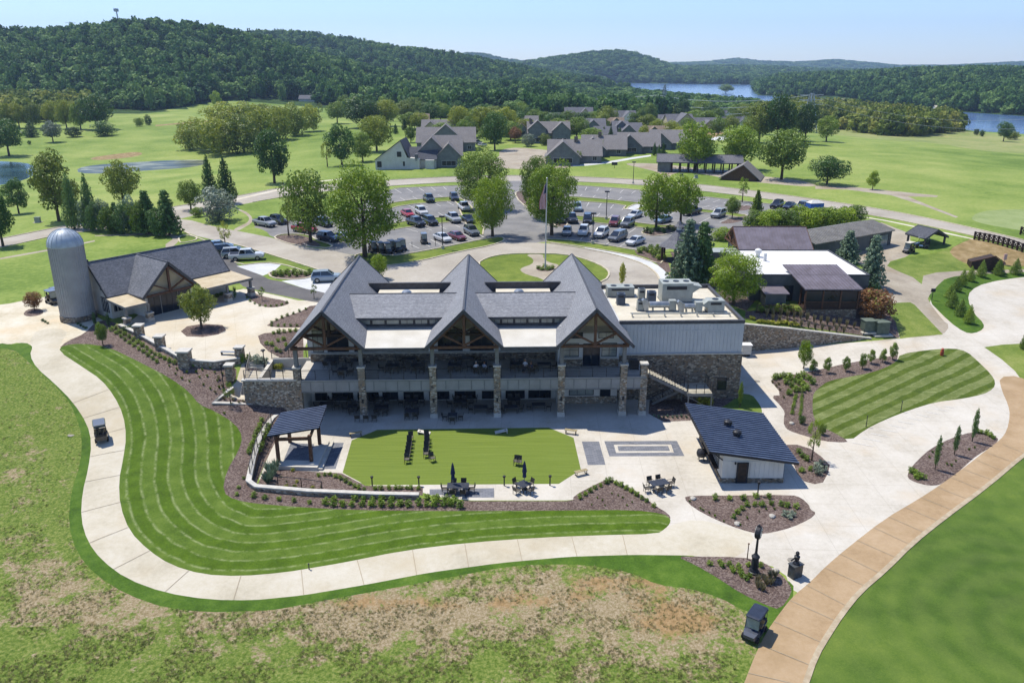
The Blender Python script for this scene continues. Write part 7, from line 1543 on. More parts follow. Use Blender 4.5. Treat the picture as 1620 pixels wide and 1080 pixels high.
def add_clothes(e, shirt, trousers, hair):
    t = MB().lathe([(.17, .5), (.2, .6), (.18, .8), (.2, 1.), (.19, 1.08), (.08, 1.15)], 14); t.v = [(a, b*.72-.02, c) for a, b, c in t.v]
    for s in (-1, 1): t.tube((s*.18, -.03, 1.06), (s*.25, .02, .82), .075, .065, 8)
    t.build('shirt', shirt, e, True)
    t = MB()
    for s in (-1, 1): t.tube((s*.09, -.02, .53), (s*.11, .45, .55), .115, .09, 8); t.tube((s*.11, .43, .56), (s*.11, .47, .16), .085, .06, 8)
    t.build('trousers', trousers, e, True)
    h = MB().lathe([(.02, -.13), (.07, -.1), (.085, -.03), (.09, .03), (.075, .09), (.03, .13)], 12, (0, .02, 1.34)); h.v = [(a, b*1.15, c) for a, b, c in h.v]; h.beam((0, .1, 1.32), (0, .135, 1.31), .03, .04)
    for s in (-1, 1): h.cbox((s*.092, .02, 1.33), (.015, .04, .06))
    hd = h.build('head', SKIN, e, True); f = MB()
    for s in (-1, 1): f.cbox((s*.035, .115, 1.35), (.02, .012, .012))
    f.cbox((0, .115, 1.265), (.045, .01, .01)); f.build('face_features', FRAME, hd)
    k = MB().lathe([(.1, -.02), (.102, .04), (.085, .1), (.03, .145)], 12, (0, .0, 1.35)); k.build('hair', hair, hd, True)
WS = simple('white_shirt', 'e6e6ea', 'f5f5f7', 3., .8); DS = simple('dark_cloth', '2b2f3a', '3a3f4c', 3., .8); HB = simple('brown_hair', '4b3424', '6a4b34', 6., .6); HG = simple('grey_hair', 'a39e98', 'c3bfb8', 6., .6); BS = simple('pale_blue_cloth', '9aa6b8', 'b4bfce', 3., .8)
for u, v, r_, l, s_, h_ in ((1.15, 1.2, .2, 'seated person in a white shirt at the railing of the middle gable', WS, HG), (2.05, 1.15, -.4, 'seated person in pale blue right of the one in white', BS, HB), (6.5, 1.75, 2.8, 'seated person in white facing away on the deck of the right canopy bay', WS, HG), (7.1, .9, .5, 'seated person in dark clothes on the deck of the right canopy bay', DS, HB)):
    e = person(u, v, 4.48, r_, l, s_, DS, h_); add_clothes(e, s_, DS, h_); x, y, _ = lx(u, v); chair(x, y, 4.48, r_, 'dark chair under the '+l.replace('seated ', '').split(' on the deck')[0].split(' at the railing')[0], None)
# ---------------------------------------------------------------- lamps, flag, clock and small street things
def lamp(px, py, hpx, label, kind='lot'):
    x, y, z = G(px, py); top = PY(px, py-hpx, y)[2]-z
    e = empty('lamp_post' if kind != 'bollard' else 'path_light', (x, y, z), 0, label, 'lamp post' if kind != 'bollard' else 'path light', {'lot': 'parking lot lamp posts', 'garden': 'garden lamp posts', 'bollard': 'path lights'}[kind])
    if kind == 'lot': MB().lathe([(.3, 0), (.3, .6)], 12).build('footing', CONC, e); MB().tube((0, 0, .6), (0, 0, top), .09, .07).build('pole', IRON, e); MB().box(-.5, -.25, top-.15, .5, .25, top+.12).build('lamp_head', IRON, e)
    elif kind == 'garden': MB().tube((0, 0, 0), (0, 0, top*.86), .06, .05).lathe([(.14, 0), (.12, .35), (.07, .45)], 10).build('pole', IRON, e); MB().lathe([(.08, top*.84), (.16, top*.92), (.3, top*.93), (.18, top*.98), (.03, top)], 8).build('lantern', IRON, e)
    else: MB().tube((0, 0, 0), (0, 0, top*.86), .06).build('pole', IRON, e); MB().lathe([(.13, top*.84), (.14, top*.98), (.05, top)], 10).build('lamp_head', GALV if kind == 'b' else IRON, e)
for a, b, h_, l in ((700.5,393.5,51,'lamp post beside the white sedan in the left lot'),(937.5,385.5,48,'lamp post between the two white suvs in the right lot'),(959,347,44,'lamp post on the grass median of the right lot'),(1001.5,290.5,34,'lamp post on the verge above the right lot'),(450,313,22,'lamp post by the road near the dense dark oval tree')): lamp(a, b, h_, l)
lamp(419,583,31,'garden lamp post above the steps by the clubhouse','garden'); lamp(354.5,618,44,'garden lamp post on the mulch slope by the stair wall','garden'); lamp(641,370+29,7,'short post at the left lot edge','bollard')
for a, b, h_, l in ((589,768,15,'path light at the lower left edge of the turf'),(662.8,768,15,'path light at the bottom edge of the turf left of the long table'),(797.7,768,16,'path light between the two parasols'),(870,767.5,16,'path light at the lower right edge of the turf'),(1198.5,783,22,'path light in front of the hut on the oval bed'),(1303,748,15,'path light at the tip of the bed right of the hut')): lamp(a, b, h_, l, 'bollard')
for a, b, h_, l in ((1370,675,17,'thin post at the lower edge of the striped lawn'),(1425,651,16,'thin post on the striped lawn above the stall lines'),(1182,884,24,'thin wooden stake left of the street clock'),(489,560+340,8,'small black post beside the winding path'),(652,391,8,'short black post in the left lot by the parking lines'),(689,389,12,'short black post left of the lamp post')):
    x, y, z = G(a, b); t = PY(a, b-h_, y)[2]-z; o = MB().tube((0, 0, 0), (0, 0, t), .045, .035).lathe([(.07, t-.02), (.07, t+.05)], 8).build('marker_post', IRON if 'wood' not in l else WOOD, None, loc=(x, y, z)); tag(o, l, 'post')
x, y, z = G(1474.7+15, 562); o = MB().lathe([(.2, 0), (.22, .5), (.14, .75), (.2, .85), (.05, 1.)], 12).build('fire_hydrant', COPPER, None, loc=(x, y, z)); tag(o, 'small red hydrant near the top of the striped lawn', 'hydrant')
def flag():
    x, y, z = G(862.5, 425); top = PY(864, 283, y)[2]-z; e = empty('flagpole', (x, y, z), 0, 'tall white flagpole in the middle of the roundabout island', 'flagpole')
    MB().tube((0, 0, 0), (.1, 0, top), .13, .06, 10).build('pole', FRAMEW, e); MB().lathe([(.28, 0), (.22, .25)], 12).build('collar', CONC, e); MB().lathe([(.02, 0), (.13, .1), (.13, .16), (.02, .26)], 10, (.1, 0, top-.02)).build('finial', GALV, e)
    f = empty('national_flag', (x+.1, y, z+top-.5), 0, 'united states flag hanging limp from the flagpole', 'flag'); RD = simple('flag_red', 'b02a33', 'c83a43', 3., .8); WT = simple('flag_white', 'e9e4e0', 'f6f2ee', 3., .8); BL2 = simple('flag_blue', '26304f', '36426a', 3., .8)
    n = 13; Lh = 4.3; cols = {'r': MB(), 'w': MB(), 'b': MB()}
    # limp cloth: stripes run along its hanging length; folds across the width
    def pt(s, t):   # s across 13 stripes 0..1, t along 0..1 downwards
        fold = math.sin(s*9+t*3)*.13; return (-.12-1.05*s*(.25+.75*math.sin(min(1, t*1.2)*PI/2))+.05*math.sin(t*7), fold*(.3+t), -Lh*t-.5*s*(1-t))
    for i in range(n):
        for j in range(10):
            key = 'b' if (i < 7 and j < 4) else ('r' if i % 2 == 0 else 'w'); s0, s1, t0, t1 = i/n, (i+1)/n, j/10, (j+1)/10
            cols[key].add([pt(s0, t0), pt(s1, t0), pt(s1, t1), pt(s0, t1)], [(0, 1, 2, 3)])
    for k_, m_, nm in (('r', RD, 'red_stripes'), ('w', WT, 'white_stripes'), ('b', BL2, 'blue_canton')): cols[k_].build(nm, m_, f, fix=False)
flag()
def clock():
    x, y, z = G(1192.7, 905); e = empty('street_clock', (x, y, z), 0, 'black street clock with a round white dial on a tall ornate post', 'clock')
    MB().lathe([(.42, 0), (.42, .12), (.34, .16), (.3, .3), (.26, .4), (.26, 1.3), (.31, 1.36), (.31, 1.44), (.16, 1.6), (.1, 1.75), (.08, 2.9), (.14, 3.), (.06, 3.1)], 16).build('post', IRON, e)
    Rm = Matrix.Translation((0, 0, 3.5)) @ Matrix.Rotation(R(62), 4, 'Z') @ Matrix.Rotation(PI/2, 4, 'X')
    h = MB().lathe([(.3, -.2), (.48, -.17), (.5, -.1), (.5, .1), (.48, .17), (.3, .2)], 28, M=Rm); h.lathe([(.12, 3.96), (.1, 4.1), (.02, 4.2)], 10); hd = h.build('clock_head', IRON, e)
    for s in (-1, 1):
        f = MB().lathe([(.40, .201 if s > 0 else -.215), (.40, .215 if s > 0 else -.201)], 28, M=Rm); dl = f.build('dial', FRAMEW, hd); t = MB()
        for i in range(12): a = 2*PI*i/12; zz = s*.22; t.beam(Rm @ Vector((.31*math.cos(a), .31*math.sin(a), zz)), Rm @ Vector((.37*math.cos(a), .37*math.sin(a), zz)), .02)
        t.beam(Rm @ Vector((0, 0, s*.222)), Rm @ Vector((.2, .08, s*.222)), .03); t.beam(Rm @ Vector((0, 0, s*.224)), Rm @ Vector((-.05, .3, s*.224)), .02); t.build('clock_marks', IRON, dl)
clock()
x, y, z = G(1257, 911); e = empty('pedestal_sculpture', (x, y, z), R(28), 'dark sculpted figure on a square steel clad pedestal beside the tinted path', 'sculpture')
MB().box(-.45, -.3, 0, .45, .3, 1.05).box(-.5, -.35, 1.05, .5, .35, 1.1).build('pedestal', simple('pedestal_grey', '4c4f50', '6a6d6c', 3., .4, .3), e); MB().lathe([(.26, 1.1), (.24, 1.2), (.14, 1.35), (.2, 1.6), (.22, 1.75), (.08, 1.85), (.15, 1.95), (.14, 2.08), (.04, 2.18)], 12).beam((-.1, .1, 1.6), (-.3, .25, 1.3), .08).build('figure', IRON, e)
for a, b, h_, l, c_ in ((1372,524,18,'left green utility cabinet behind the retaining wall end','a'),(1392,528,20,'right green utility cabinet on a concrete pad','a'),(233/4+2,352,8,'low grey utility box by the road at the left','b'),(1078,280,5,'left utility box on the verge before the range pavilion','a'),(1101,282,5,'right utility box on the verge before the range pavilion','b')):
    x, y, z = G(a, b); t = PY(a, b-h_, y)[2]-z; e = empty('utility_cabinet', (x, y, z), .1, l, 'utility cabinet'); w = t*.95
    MB().box(-w*.5, -w*.4, .1, w*.5, w*.4, t).build('cabinet', simple('utility_green', '566356', '6c7a6b', 2., .5) if c_ == 'a' else UNIT, e); MB().box(-w*.56, -w*.48, t, w*.56, w*.48, t+.06).build('lid', simple('utility_green2', '6b776a', '7d897b', 2., .5), e); MB().box(-w*.75, -w*.65, -.1, w*.75, w*.65, .1).build('pad', CONC, e)
x, y, z = G(1179, 562); e = empty('white_trailer_box', (x, y, z), 0, 'small white equipment box beside the corner of the clubhouse wing', 'equipment box')
MB().box(-.6, -.5, .3, .6, .5, 1.5).build('cabinet', FRAMEW, e); MB().box(-.7, -.6, 1.5, .7, .6, 1.6).build('lid', MEMBW, e); MB().box(-.5, -.4, 0, .5, .4, .3).build('base', DKF, e)
x, y, z = G(1109, 728); e = empty('round_smoker', (x, y, z), 0, 'dark rounded barbecue smoker beside the left wall of the hut', 'barbecue')
MB().lathe([(.1, .35), (.42, .5), (.5, .8), (.42, 1.1), (.12, 1.25), (.08, 1.35)], 18).build('drum', IRON, e, True)
for s in (-.25, .25): MB().beam((s, -.2, 0), (s*.8, -.15, .5), .05).beam((s, .2, 0), (s*.8, .15, .5), .05).build('leg', IRON, e)
e = empty('covered_grill', CL(18.5, 2.2, 4.48), 0, 'black covered grill on the deck at the head of the outside stair', 'grill'); MB().box(-.5, -.35, .1, .5, .35, .9).prism([(-.5, .9), (.5, .9), (.42, 1.15), (-.42, 1.15)], -.35, .3, 'y').build('body', IRON, e)
for s in (-.45, .45): MB().box(s-.04, -.3, 0, s+.04, .3, .1).build('leg', IRON, e)
for a, b, l in ((1221,817,'pale rock with a rounded cap in the oval bed'),(1096,789,'small pale rock at the left tip of the oval bed'),(1166,829,'grey rock at the lower edge of the oval bed'),(1252,670,'white rock in the bed beside the striped lawn'),(1226,903,'pale stone in the clock bed')):
    x, y, z = G(a, b); m = MB().lathe([(.05, -.1), (.34, 0), (.36, .12), (.2, .24), (.06, .3)], 9); m.v = [(p*(1+.2*math.sin(q*7+p*5)), q*(1+.15*math.cos(p*6)), r_) for p, q, r_ in m.v]; o = m.build('garden_rock', simple('rock', 'b9b2a4', 'ded8ca', 4., .9), None, True, loc=(x, y, z)); tag(o, l, 'rock'); o.scale = (.8, .8, .8)
e = empty('plaza_bench', P(362, 562, 4.5), -.05, 'open metal bench frame on the plaza near the wall', 'bench')
MB().box(-.9, -.2, .42, .9, .2, .46).build('seat', GALV, e)
for s in (-.8, .8): MB().box(s-.03, -.2, 0, s+.03, .2, .42).build('leg', DKF, e)
x, y, z = G(1288, 333); e = empty('canopy_tent', (x, y, z), .2, 'blue and white canopy tent at the right end of the lot', 'tent'); e.scale = (.68, .68, .68); MB().prism([(-2.4, -1.6), (2.4, -1.6), (2.4, 1.6), (-2.4, 1.6)], 1., 2.6).build('side_panel', simple('tent_blue', '2f5fb0', '3f72c8', 1., .6), e)
m = MB(); m.add([(-2.5, -1.7, 2.6), (2.5, -1.7, 2.6), (2.5, 1.7, 2.6), (-2.5, 1.7, 2.6), (-1, 0, 3.5), (1, 0, 3.5)], [(0, 1, 5, 4), (1, 2, 5), (2, 3, 4, 5), (3, 0, 4), (3, 2, 1, 0)]); m.build('canopy', FRAMEW, e)
for sx in (-2.3, 2.3):
    for sy in (-1.5, 1.5): MB().beam((sx, sy, 0), (sx, sy, 1.), .08).build('leg', GALV, e)
def fence(a, b, n, label):
    A = Vector(G(*a)); Bv = Vector(G(*b)); e = empty('timber_fence', tuple(A), 0, label, 'fence'); D = Bv-A; up = Vector((0, 0, 1))
    for i in range(n+1): p = D*i/n; p.z = hz(A.x+p.x, A.y+p.y)-A.z; MB().beam(p-up*.2, p+up*1.5, .25).build('post', WOODD, e)
    r_ = MB()
    for i in range(n):
        p = D*i/n; q = D*(i+1)/n; p.z = hz(A.x+p.x, A.y+p.y)-A.z; q.z = hz(A.x+q.x, A.y+q.y)-A.z
        for h_ in (.35, 1.35): r_.beam(p+up*h_, q+up*h_, .12, .2)
        r_.beam(p+up*.35, q+up*1.35, .1, .14); r_.beam(p+up*1.35, q+up*.35, .1, .14)
    r_.build('rail', WOODD, e)
fence((1541,379), (1624,401), 11, 'dark brown cross braced timber fence beside the right end of the road'); fence((1614,371), (1640,378), 3, 'short piece of timber fence at the far right edge of the frame')
x, y, z = G(1558, 425); e = empty('timber_gable_porch', (x, y, z), R(-12), 'low brown timber sided shed with a pitched top set in the bare bank', 'shed')
MB().prism([(-2.6, 0), (2.4, 0), (2.4, 1.3), (.8, 2.4), (-2.6, 1.3)], -1.2, 1., 'y').build('wall', WOODD, e); MB().beam((-2.7, -1.3, 1.35), (.8, -1.3, 2.5), .15).beam((.8, -1.3, 2.5), (2.6, -1.3, 1.3), .15).build('roof_edge', WOOD, e)
x, y, z = G(1588, 419); o = MB().tube((0, 0, 0), (0, 0, 2.), .04).box(-.25, -.1, .9, .25, .1, 1.9).box(-.15, -.1, 0, .15, .1, .5).build('course_marker', simple('marker_pink', 'd9a9a0', 'ecc4bc', 2.), None, loc=(x, y, z)); tag(o, 'pale pink and yellow upright marker between the cone evergreens', 'marker')
x, y, z = G(1474, 474); o = MB().tube((0, 0, 0), (0, 0, 1.2), .05).box(-.3, -.1, 1.2, .3, .1, 1.7).build('course_sign', IRON, None, loc=(x, y, z)); tag(o, 'small black sign at the tip of the evergreen lawn', 'sign')
e = empty('estate_sign', G(972, 266), 0, 'dark rectangular sign board on the grass rise above the road', 'sign'); MB().box(-.9, -.05, .9, .9, .05, 1.8).build('board', IRON, e); MB().box(-.05, -.06, 0, .05, .06, .9).build('post', IRON, e)
for a, b, l in ((1050+9,745,'manhole cover'),(1198,603,'round manhole cover on the pale road beside the roadside bed'),(1251+2,886,'small pale inspection cover on the dark grass edge'),(113,688,'white cover in the grass edge left of the winding path')):
    if l == 'manhole cover': continue
    x, y, z = G(a, b); o = MB().lathe([(.35, -.02), (.35, .02)], 16).build('inspection_cover', simple('cover_grey', '8d8678', 'a9a294', 2.), None, loc=(x, y, z+.01)); tag(o, l, 'inspection cover')
SHB2 = shingle('tan_shingle', '7a6a5e', '92816f', 'aa9a88')
SIDV = simple('villa_siding', '76797a', '8a8d8b', .8, .7)
# ---------------------------------------------------------------- housing estate and far buildings
def sub_roof(e, u0, u1, v0, v1, ze, zr, m, axis='u', trim=TRIM): return gable('roof', u0, u1, v0, v1, ze, zr, m, e, None, .2, axis)
def house(px, py, wpx, label, roofm, wall, wings, rz_=0., hw=3.2, depth=11., chim=None, extra=None, pitch=.62, name='house', axis='u', win=True):
    """main block with gables, plus cross gabled wings (u offset, width, projection, eave extra)"""
    hw *= .78; pitch *= 1.12
    x, y, z = G(px, py); dep = y*CT+(H-z)*ST; w = wpx*dep/F; e = empty(name, (x, y, z), rz_, label, 'house'); h = w/2
    b = MB().box(-h, 0, -.6, h, depth, hw)
    if axis == 'u': rr = depth/2*pitch; b.prism([(0, hw), (depth, hw), (depth/2, hw+rr)], -h, h, 'x')
    else: rr = h*pitch; b.prism([(-h, hw), (h, hw), (0, hw+rr)], 0, depth, 'y')
    b.build('wall', wall, e)
    if axis == 'u': gable('roof', -h-.4, h+.4, -.5, depth+.5, hw-.15, hw+rr+.2, roofm, e, None, .2, 'u')
    else: gable('roof', -h-.5, h+.5, -.4, depth+.4, hw-.2, hw+rr+.2, roofm, e, None, .2, 'v')
    for (u, ww, pr, dz) in wings:
        u *= h; g = ww/2*min(1., pitch*1.25); bb = MB().box(u-ww/2, -pr, -.6, u+ww/2, .4, hw+dz); bb.prism([(u-ww/2, hw+dz), (u+ww/2, hw+dz), (u, hw+dz+g)], -pr, .4, 'y'); wg = bb.build('wing', wall, e)
        gable('roof', u-ww/2-.45, u+ww/2+.45, -pr-.4, min(depth*.5, 2+ww*.6), hw+dz-.25, hw+dz+g+.2, roofm, e, None, .2)
        window(e, u-ww*.28, .5, u+ww*.28, 2.1, -pr, nx=3, nz=1, fm=FRAMEW)
    if win:
        n = max(2, int(w/4)); us = [(-h+(i+.5)*2*h/n) for i in range(n)]
        for u in us:
            if any(abs(u-a*h) < ww/2+.9 for a, ww, *_ in wings): continue
            window(e, u-.7, .8, u+.7, 2.2, 0., nx=2, nz=1, fm=FRAMEW)
    if chim: MB().box(chim*h-.6, depth*.4, hw, chim*h+.6, depth*.4+1., hw+rr+1.2).build('chimney', STONE2, e)
    if extra: extra(e, h)
    return e
def white_house():
    x, y, z = G(637, 268); dep = y*CT+(H-z)*ST; s = dep/F; e = empty('house', (x, y, z), -.03, 'white sided house with a steep dark roof, nearest to the parking lot', 'house')
    a, b = -32*s, 60*s; d = 12.
    MB().prism([(a-11*s, -.5), (b*.45, -.5), (b*.45, 3.2), (8*s, 3.6), (-2*s, 8.6), (a+2*s, 4.6), (a-11*s, 3.)], 0, d, 'y').build('wall', SIDW, e)
    r = MB(); r.slab([(a-12*s, -.4, 2.9), (-2*s, -.4, 8.9), (-2*s, d+.4, 8.9), (a-12*s, d+.4, 2.9)], .2); r.slab([(-2*s, -.4, 8.9), (12*s, -.4, 3.6), (12*s, d+.4, 3.6), (-2*s, d+.4, 8.9)], .2); r.build('roof', SHD, e)
    MB().box(10*s, 2., -.5, 52*s, 10., 3.).prism([(2., 3.), (10., 3.), (6., 6.2)], 10*s, 52*s, 'x').build('garage_wing', SIDW, e); gable('roof', 8*s, 54*s, 1.5, 10.5, 2.9, 6.4, SHD, e, None, .2, 'u')
    MB().box(36*s, .2, -.5, 50*s, 2., 2.8).build('garage_wall', SIDW, e); window(e, 38*s, .1, 48*s, 2.5, .2, nx=1, nz=3, fm=FRAMEW, gm=FRAMEW, name='garage_door')
    window(e, -8*s, 3.8, -1*s, 5.4, 0, nx=2, nz=1); window(e, 1*s, 1., 4*s, 2.4, 0, nx=1, nz=1); window(e, -40*s, .6, -33*s, 2.4, 0, nx=2, nz=1)
    MB().box(20*s, 0, 2.6, 24*s, 2., 4.6).build('dormer', SHG, e)
white_house()
def awn(e, h): MB().slab([(-h*.55, -2.2, 2.5), (-h*.05, -2.2, 2.5), (-h*.05, 0, 3.), (-h*.55, 0, 3.)], .1).build('awning', COPPER, e)
house(700, 262, 62, 'large grey brown roofed house with stacked gables right behind the white house', SHB, SIDV, [(-.5,9,3,1.2),(.35,8,5,0)], .05, 4.2, 14, pitch=.7)
house(706, 240, 92, 'wide grey brown roofed house with a dark gable window behind the stacked gables', SHB, SIDV, [(0,11,2,1.6)], .05, 4.4, 14, pitch=.6)
house(693, 214, 52, 'far grey brown roofed house at the left edge of the estate', SHB, SIDB, [(-.4,7,3,.5)], 0, 3., 11)
house(868, 226, 66, 'brown roofed two storey house with a red awning', SHB, SIDV, [(-.55,7,2,1.6),(.6,7,2,1.)], 0, 5., 11, chim=-.85, extra=awn)
house(838, 205, 26, 'small roof seen between trees left of the brown roofed house', SHB, SIDV, [(0,6,2,0)], 0, 3.5, 9)
house(909, 258, 84, 'first brown roofed villa from the left in the front estate row', SHB, SIDV, [(-.45,11,5,0)], -.05, 3.1, 13, chim=.05, pitch=.6)
house(955, 247, 70, 'second brown roofed villa in the front estate row', SHB, SIDV, [(-.5,9,3,0)], -.1, 3.1, 12, chim=-.2, pitch=.6)
house(1010, 242, 66, 'third brown roofed villa in the front estate row', SHB, SIDV, [(-.45,9,3,0)], -.12, 3.1, 12, chim=0, pitch=.6)
house(1056, 236, 56, 'fourth brown roofed villa in the front estate row', SHB, SIDV, [(-.4,8,3,0)], -.15, 3.1, 12, chim=0, pitch=.6)
house(846, 187, 34, 'grey roofed house far left among the estate trees', SHG, SIDG, [(0,7,3,0)], .1, 3.2, 10); house(884, 198, 40, 'blue grey roofed house left of the hipped one', SHG, SIDV, [(.4,7,3,0)], -.1, 3., 10)
house(916, 194, 44, 'blue grey roofed tall house with a front gable in the back row', SHG, SIDB, [(.4,8,3,.6)], 0, 5., 12, pitch=.75); house(942, 213, 32, 'grey house with a small dark gable window in the middle row', SHG, SIDV, [(-.3,7,3,.6)], 0, 3.4, 11)
house(958, 220, 34, 'grey roofed low wing beside the dark conifers', SHG, SIDG, [], 0, 2.6, 8); house(982, 216, 24, 'small gabled grey green house right of the dark conifers', SHG, SIDV, [(0,7,2,.8)], 0, 3.4, 10); house(998, 218, 36, 'grey green roofed house right of the gabled one', SHG, SIDV, [(-.3,7,3,0)], 0, 3., 10)
house(664, 199, 30, 'small brown roofed house at the far left edge of the estate trees', SHB2, SIDB, [(0,6,2,0)], .1, 3., 9); house(822, 215, 30, 'small tan roofed house behind the turning circle', SHB2, SIDV, [(.2,6,2,0)], 0, 3.4, 9); house(890, 213, 34, 'tan roofed house between the red awning house and the round green tree', SHB2, SIDB, [(-.3,7,2,.4)], 0, 3.2, 9)
house(1034, 222, 34, 'brown roofed house behind the third villa', SHB2, SIDV, [(0,7,2,.2)], -.1, 3., 9); house(1096, 226, 30, 'small tan house above the left tree of the range pavilion', SHB2, SIDB, [(.2,6,2,0)], 0, 2.8, 9); house(974, 205, 26, 'small brown roofed house behind the dark conifers', SHB2, SIDV, [(0,6,2,.3)], 0, 3.2, 8)
house(990, 198, 34, 'blue grey house at the edge of the lake wood', SHG, SIDG, [(.2,7,3,.8)], .1, 4.6, 10, pitch=.75)
house(1053, 203, 20, 'grey gabled house with dark front left of the cream house', SHG, SIDV, [(0,6,2,.6)], 0, 4.4, 9); house(1078, 208, 42, 'cream house with wide dormers among the far houses', SHG, SIDB, [(.2,9,3,1.)], .12, 4.6, 12); house(1112, 209, 50, 'low grey brown roofed cream house on the right of the far group', SHG, SIDB, [(.3,8,3,0)], .05, 2.8, 12)
house(1148, 190, 28, 'dark roofed two storey house by the trees near the lake', SHD, SIDG, [(.3,6,2,.8)], 0, 4.8, 9); house(1164, 203, 40, 'dark roofed white house half behind the dark clump of trees', SHD, SIDW, [(.7,8,3,.8)], 0, 3.6, 10)
house(490, 161, 34, 'low pale house at the foot of the wooded hill', SHG, SIDW, [], 0, 3., 8, win=False); house(902, 129.5, 8, 'tiny white building near the far lake shore', FRAMEW, SIDW, [], 0, 3, 8, win=False); house(1234, 122.5, 9, 'tiny pale building on the far wooded ridge', MEMBW, SIDW, [], 0, 4, 10, win=False)
house(1455, 163, 10, 'cream house with pale roof among the far shore trees', MEMB, SIDB, [], 0, 7, 10, win=False)
for a, b, l in ((1216,150.,'leftmost white boathouse on the far shore'),(1335,160.,'boathouse in the middle of the far shore'),(1483,172.,'white boathouse below the cream house'),(1592,180.5,'small boathouse at the right of the far shore')): house(a, b, 6, l, MEMB, SIDW, [], 0, 1.6, 5, win=False, name='boathouse')
# driving range pavilion, timber roofed range building
x, y, z = G(1107, 271); s = (y*CT+(H-z)*ST)/F; e = empty('range_pavilion', (x, y, z), -.17, 'long open driving range pavilion with grey roof and dark posts', 'pavilion')
gable('roof', -68*s, 64*s, -4., 5., 3., 5., SHG, e, TRIM, axis='u'); MB().box(-66*s, -3.4, 0, -46*s, 4.4, 2.95).build('store_room', SIDV, e)
for i in range(9):
    for v in (-3.6, 4.4): MB().box((-44+i*13)*s-.2, v-.2, 0, (-44+i*13)*s+.2, v+.2, 2.95).build('post', WOODD, e)
MB().box(-44*s, -3., .02, 62*s, 4., .1).build('floor', UNITB, e)
for i in range(9): x2, y2 = x+(-40+i*11.5)*s, y+.17*-(-40+i*11.5)*s+.5; table(x2, y2, z+.1, 0, 'dark table standing in the driving range pavilion', 'tables in the range pavilion', 1.6, 1.)
x, y, z = G(1176, 284); s = (y*CT+(H-z)*ST)/F; e = empty('timber_range_building', (x, y, z), -.38, 'low brown timber building with a broad pitched roof at the range', 'building')
MB().prism([(-32*s, -.3), (22*s, -.3), (22*s, .6), (0, 4.3), (-32*s, .9)], -3, 3, 'y').build('wall', WOOD, e); r = MB(); r.slab([(-36*s, -3.6, .5), (0, -3.6, 4.5), (0, 8, 4.5), (-36*s, 8, .5)], .2); r.slab([(0, -3.6, 4.5), (28*s, -3.6, .3), (28*s, 8, .3), (0, 8, 4.5)], .2); r.build('roof', SHB, e)
# ---------------------------------------------------------------- masts and power lines
def pylon(px, ybase, ytop, Y, label, w=5.):
    a = PY(px, ybase, Y); b = PY(px, ytop, Y); z0 = hz(a[0], Y); hgt = b[2]-z0; e = empty('power_pylon', (a[0], Y, z0), .3, label, 'pylon', None); m = MB(); k = 7
    f = lambda t, i: Vector(((1 if i in (0, 1) else -1)*w/2*(1-t*.82), (1 if i in (0, 2) else -1)*w/2*(1-t*.82), hgt*t))
    for i in range(4): m.beam(f(0, i), f(1, i), .45)
    for j in range(k):
        for i, q in ((0, 1), (1, 3), (3, 2), (2, 0)): m.beam(f(j/k, i), f((j+1)/k, q), .25); m.beam(f((j+1)/k, i), f((j+1)/k, q), .22)
    m.build('lattice', GALV, e); c = MB()
    for t in (.72, .84, .96): c.beam((-w*1.1, 0, hgt*t), (w*1.1, 0, hgt*t), .4)
    c.build('crossarm', GALV, e); return Vector((a[0], Y, z0)), hgt
p1, h1 = pylon(115, 60, 35, 1010, 'lattice power pylon on the skyline of the wooded hill'); p2, h2 = pylon(1277, 215, 148, 470, 'lattice power pylon standing among the trees near the lake', 7.); p3, h3 = pylon(1051, 152, 134, 900, 'small lattice power pylon at the lake edge')
def cable(pts, label, r_=.07):
    m = MB()
    for a, b, sag in pts:
        n = 24; q = []
        for i in range(n+1): t = i/n; q.append(a.lerp(b, t)-Vector((0, 0, sag*4*t*(1-t))))
        for c, d in zip(q[:-1], q[1:]): m.tube(c, d, r_, n=3, cap=False)
    o = m.build('power_line', simple('cable', '8f9aa2', 'aab4ba', 1., .5, .3), None, fix=False); tag(o, label, 'power line', 'power lines across the valley')
mid = Vector(PY(545, 176, 720)); mid2 = Vector(PY(1040, 168, 640))
for k, (t, lab) in enumerate(((.72, 'lowest power line sweeping across the wooded hill'), (.84, 'middle power line sweeping across the wooded hill'), (.96, 'upper power line sweeping across the wooded hill'))):
    A = p1+Vector((0, 0, h1*t)); Bm = mid+Vector((0, 0, 8*k)); C2 = mid2+Vector((0, 0, 6*k-4)); D = p2+Vector((0, 0, h2*t))
    cable([(A, Bm, 14), (Bm, C2, 6), (C2, D, 4)], lab, .16)
D = p2+Vector((0, 0, h2*.84)); cable([(D, Vector(PY(1700, 196, 420)), 8), (D+Vector((0, 0, 3)), Vector(PY(1700, 180, 420)), 8)], 'power line running right over the driving range towards the lake')
a = PY(190, 45, 960); z0 = hz(a[0], 960); b = PY(187, 14, 960); e = empty('communications_mast', (a[0], 960, z0), 0, 'slim communications mast rising from the highest wooded hill', 'mast'); hh = b[2]-z0
MB().tube((0, 0, 0), (-1.5, 0, hh), 1.1, .7, 6).build('mast', GALV, e); MB().lathe([(2.6, hh-3), (2.8, hh-2.8), (2.8, hh-.5), (2.6, hh)], 8, (-1.5, 0, 0)).build('antenna_ring', GALV, e)
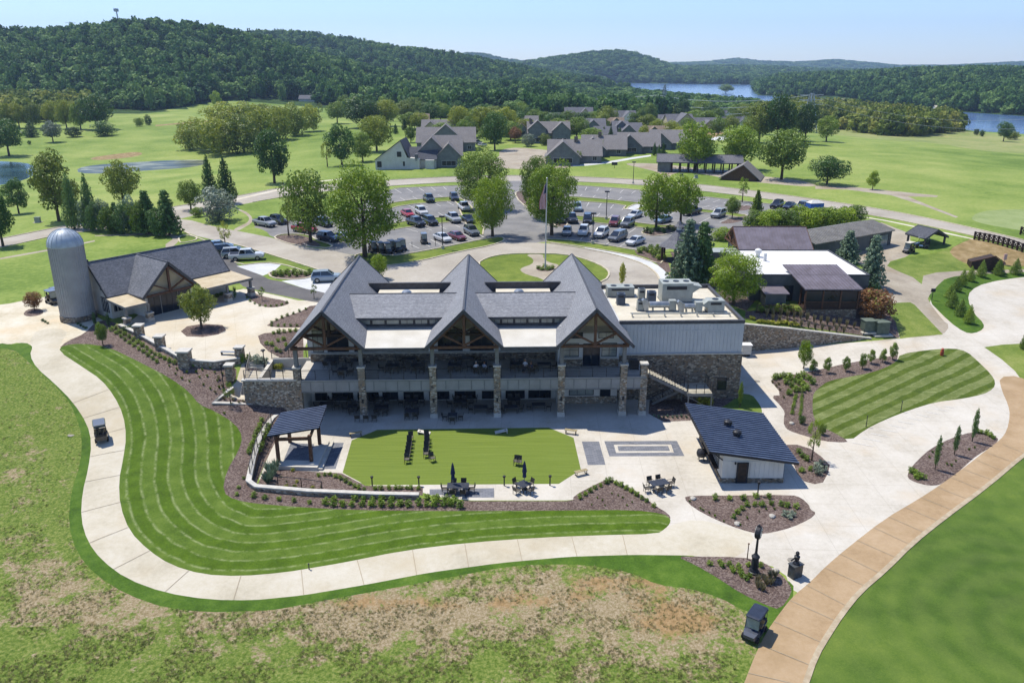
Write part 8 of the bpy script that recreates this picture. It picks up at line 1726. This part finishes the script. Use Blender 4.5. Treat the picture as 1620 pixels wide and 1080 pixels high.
# ---------------------------------------------------------------- air
def haze():
    mb = MB().box(-9000, -300, -60, 9000, 7600, 420); o = mb.mesh('haze'); m = bpy.data.materials.new('haze_air'); m.use_nodes = True; n = m.node_tree.nodes; n.remove(n['Principled BSDF'])
    v = n.new('ShaderNodeVolumePrincipled'); v.inputs['Color'].default_value = (.5, .7, 1., 1); v.inputs['Density'].default_value = HAZE; v.inputs['Anisotropy'].default_value = .2
    m.node_tree.links.new(v.outputs[0], n['Material Output'].inputs['Volume']); ob = link('haze', o, m); tag(ob, kind='stuff')
HAZE = .0001
haze()
# ---------------------------------------------------------------- camera, sun, sky, air
def setup():
    cam = bpy.data.cameras.new('camera'); o = bpy.data.objects.new('camera', cam); COL.objects.link(o)
    cam.sensor_width = 36; cam.lens = 36*F/1620; cam.clip_start = 1; cam.clip_end = 20000
    o.location = (0, 0, H); o.rotation_euler = (PI/2-TH, 0, 0); sc.camera = o
    s = Vector((-.40, .30, 1.)).normalized(); el = math.asin(s.z)
    sun = bpy.data.lights.new('sun', 'SUN'); so = bpy.data.objects.new('sun', sun); COL.objects.link(so)
    sun.energy = 5.; sun.angle = R(.55); sun.color = (1., .95, .86); so.rotation_euler = s.to_track_quat('Z', 'Y').to_euler(); so.location = (0, 0, 200)
    w = bpy.data.worlds.new('World'); sc.world = w; w.use_nodes = True; n = w.node_tree.nodes; l = w.node_tree.links
    sky = n.new('ShaderNodeTexSky'); sky.sky_type = 'NISHITA'; sky.sun_disc = False; sky.sun_elevation = el; sky.sun_rotation = math.atan2(s.x, s.y)
    sky.altitude = 250; sky.air_density = 1.; sky.dust_density = .2; sky.ozone_density = 1.6
    bg = n['Background']; tn = n.new('ShaderNodeMix'); tn.data_type = 'RGBA'; tn.blend_type = 'MULTIPLY'; tn.inputs[0].default_value = 1; l.new(sky.outputs[0], tn.inputs[6]); tn.inputs[7].default_value = (.72, .82, 1.06, 1); l.new(tn.outputs[2], bg.inputs[0]); bg.inputs[1].default_value = .145
    v = sc.view_settings; v.view_transform = 'Standard'; v.look = 'None'; v.gamma = 1; v.exposure = EXPOSURE
    c = sc.cycles; c.max_bounces = 5; c.diffuse_bounces = 3; c.glossy_bounces = 3; c.transmission_bounces = 4; c.transparent_max_bounces = 6; c.volume_bounces = 0
    c.use_denoising = True; c.use_adaptive_sampling = True; c.adaptive_threshold = .02; c.sample_clamp_indirect = 6
EXPOSURE = 0.36
setup()
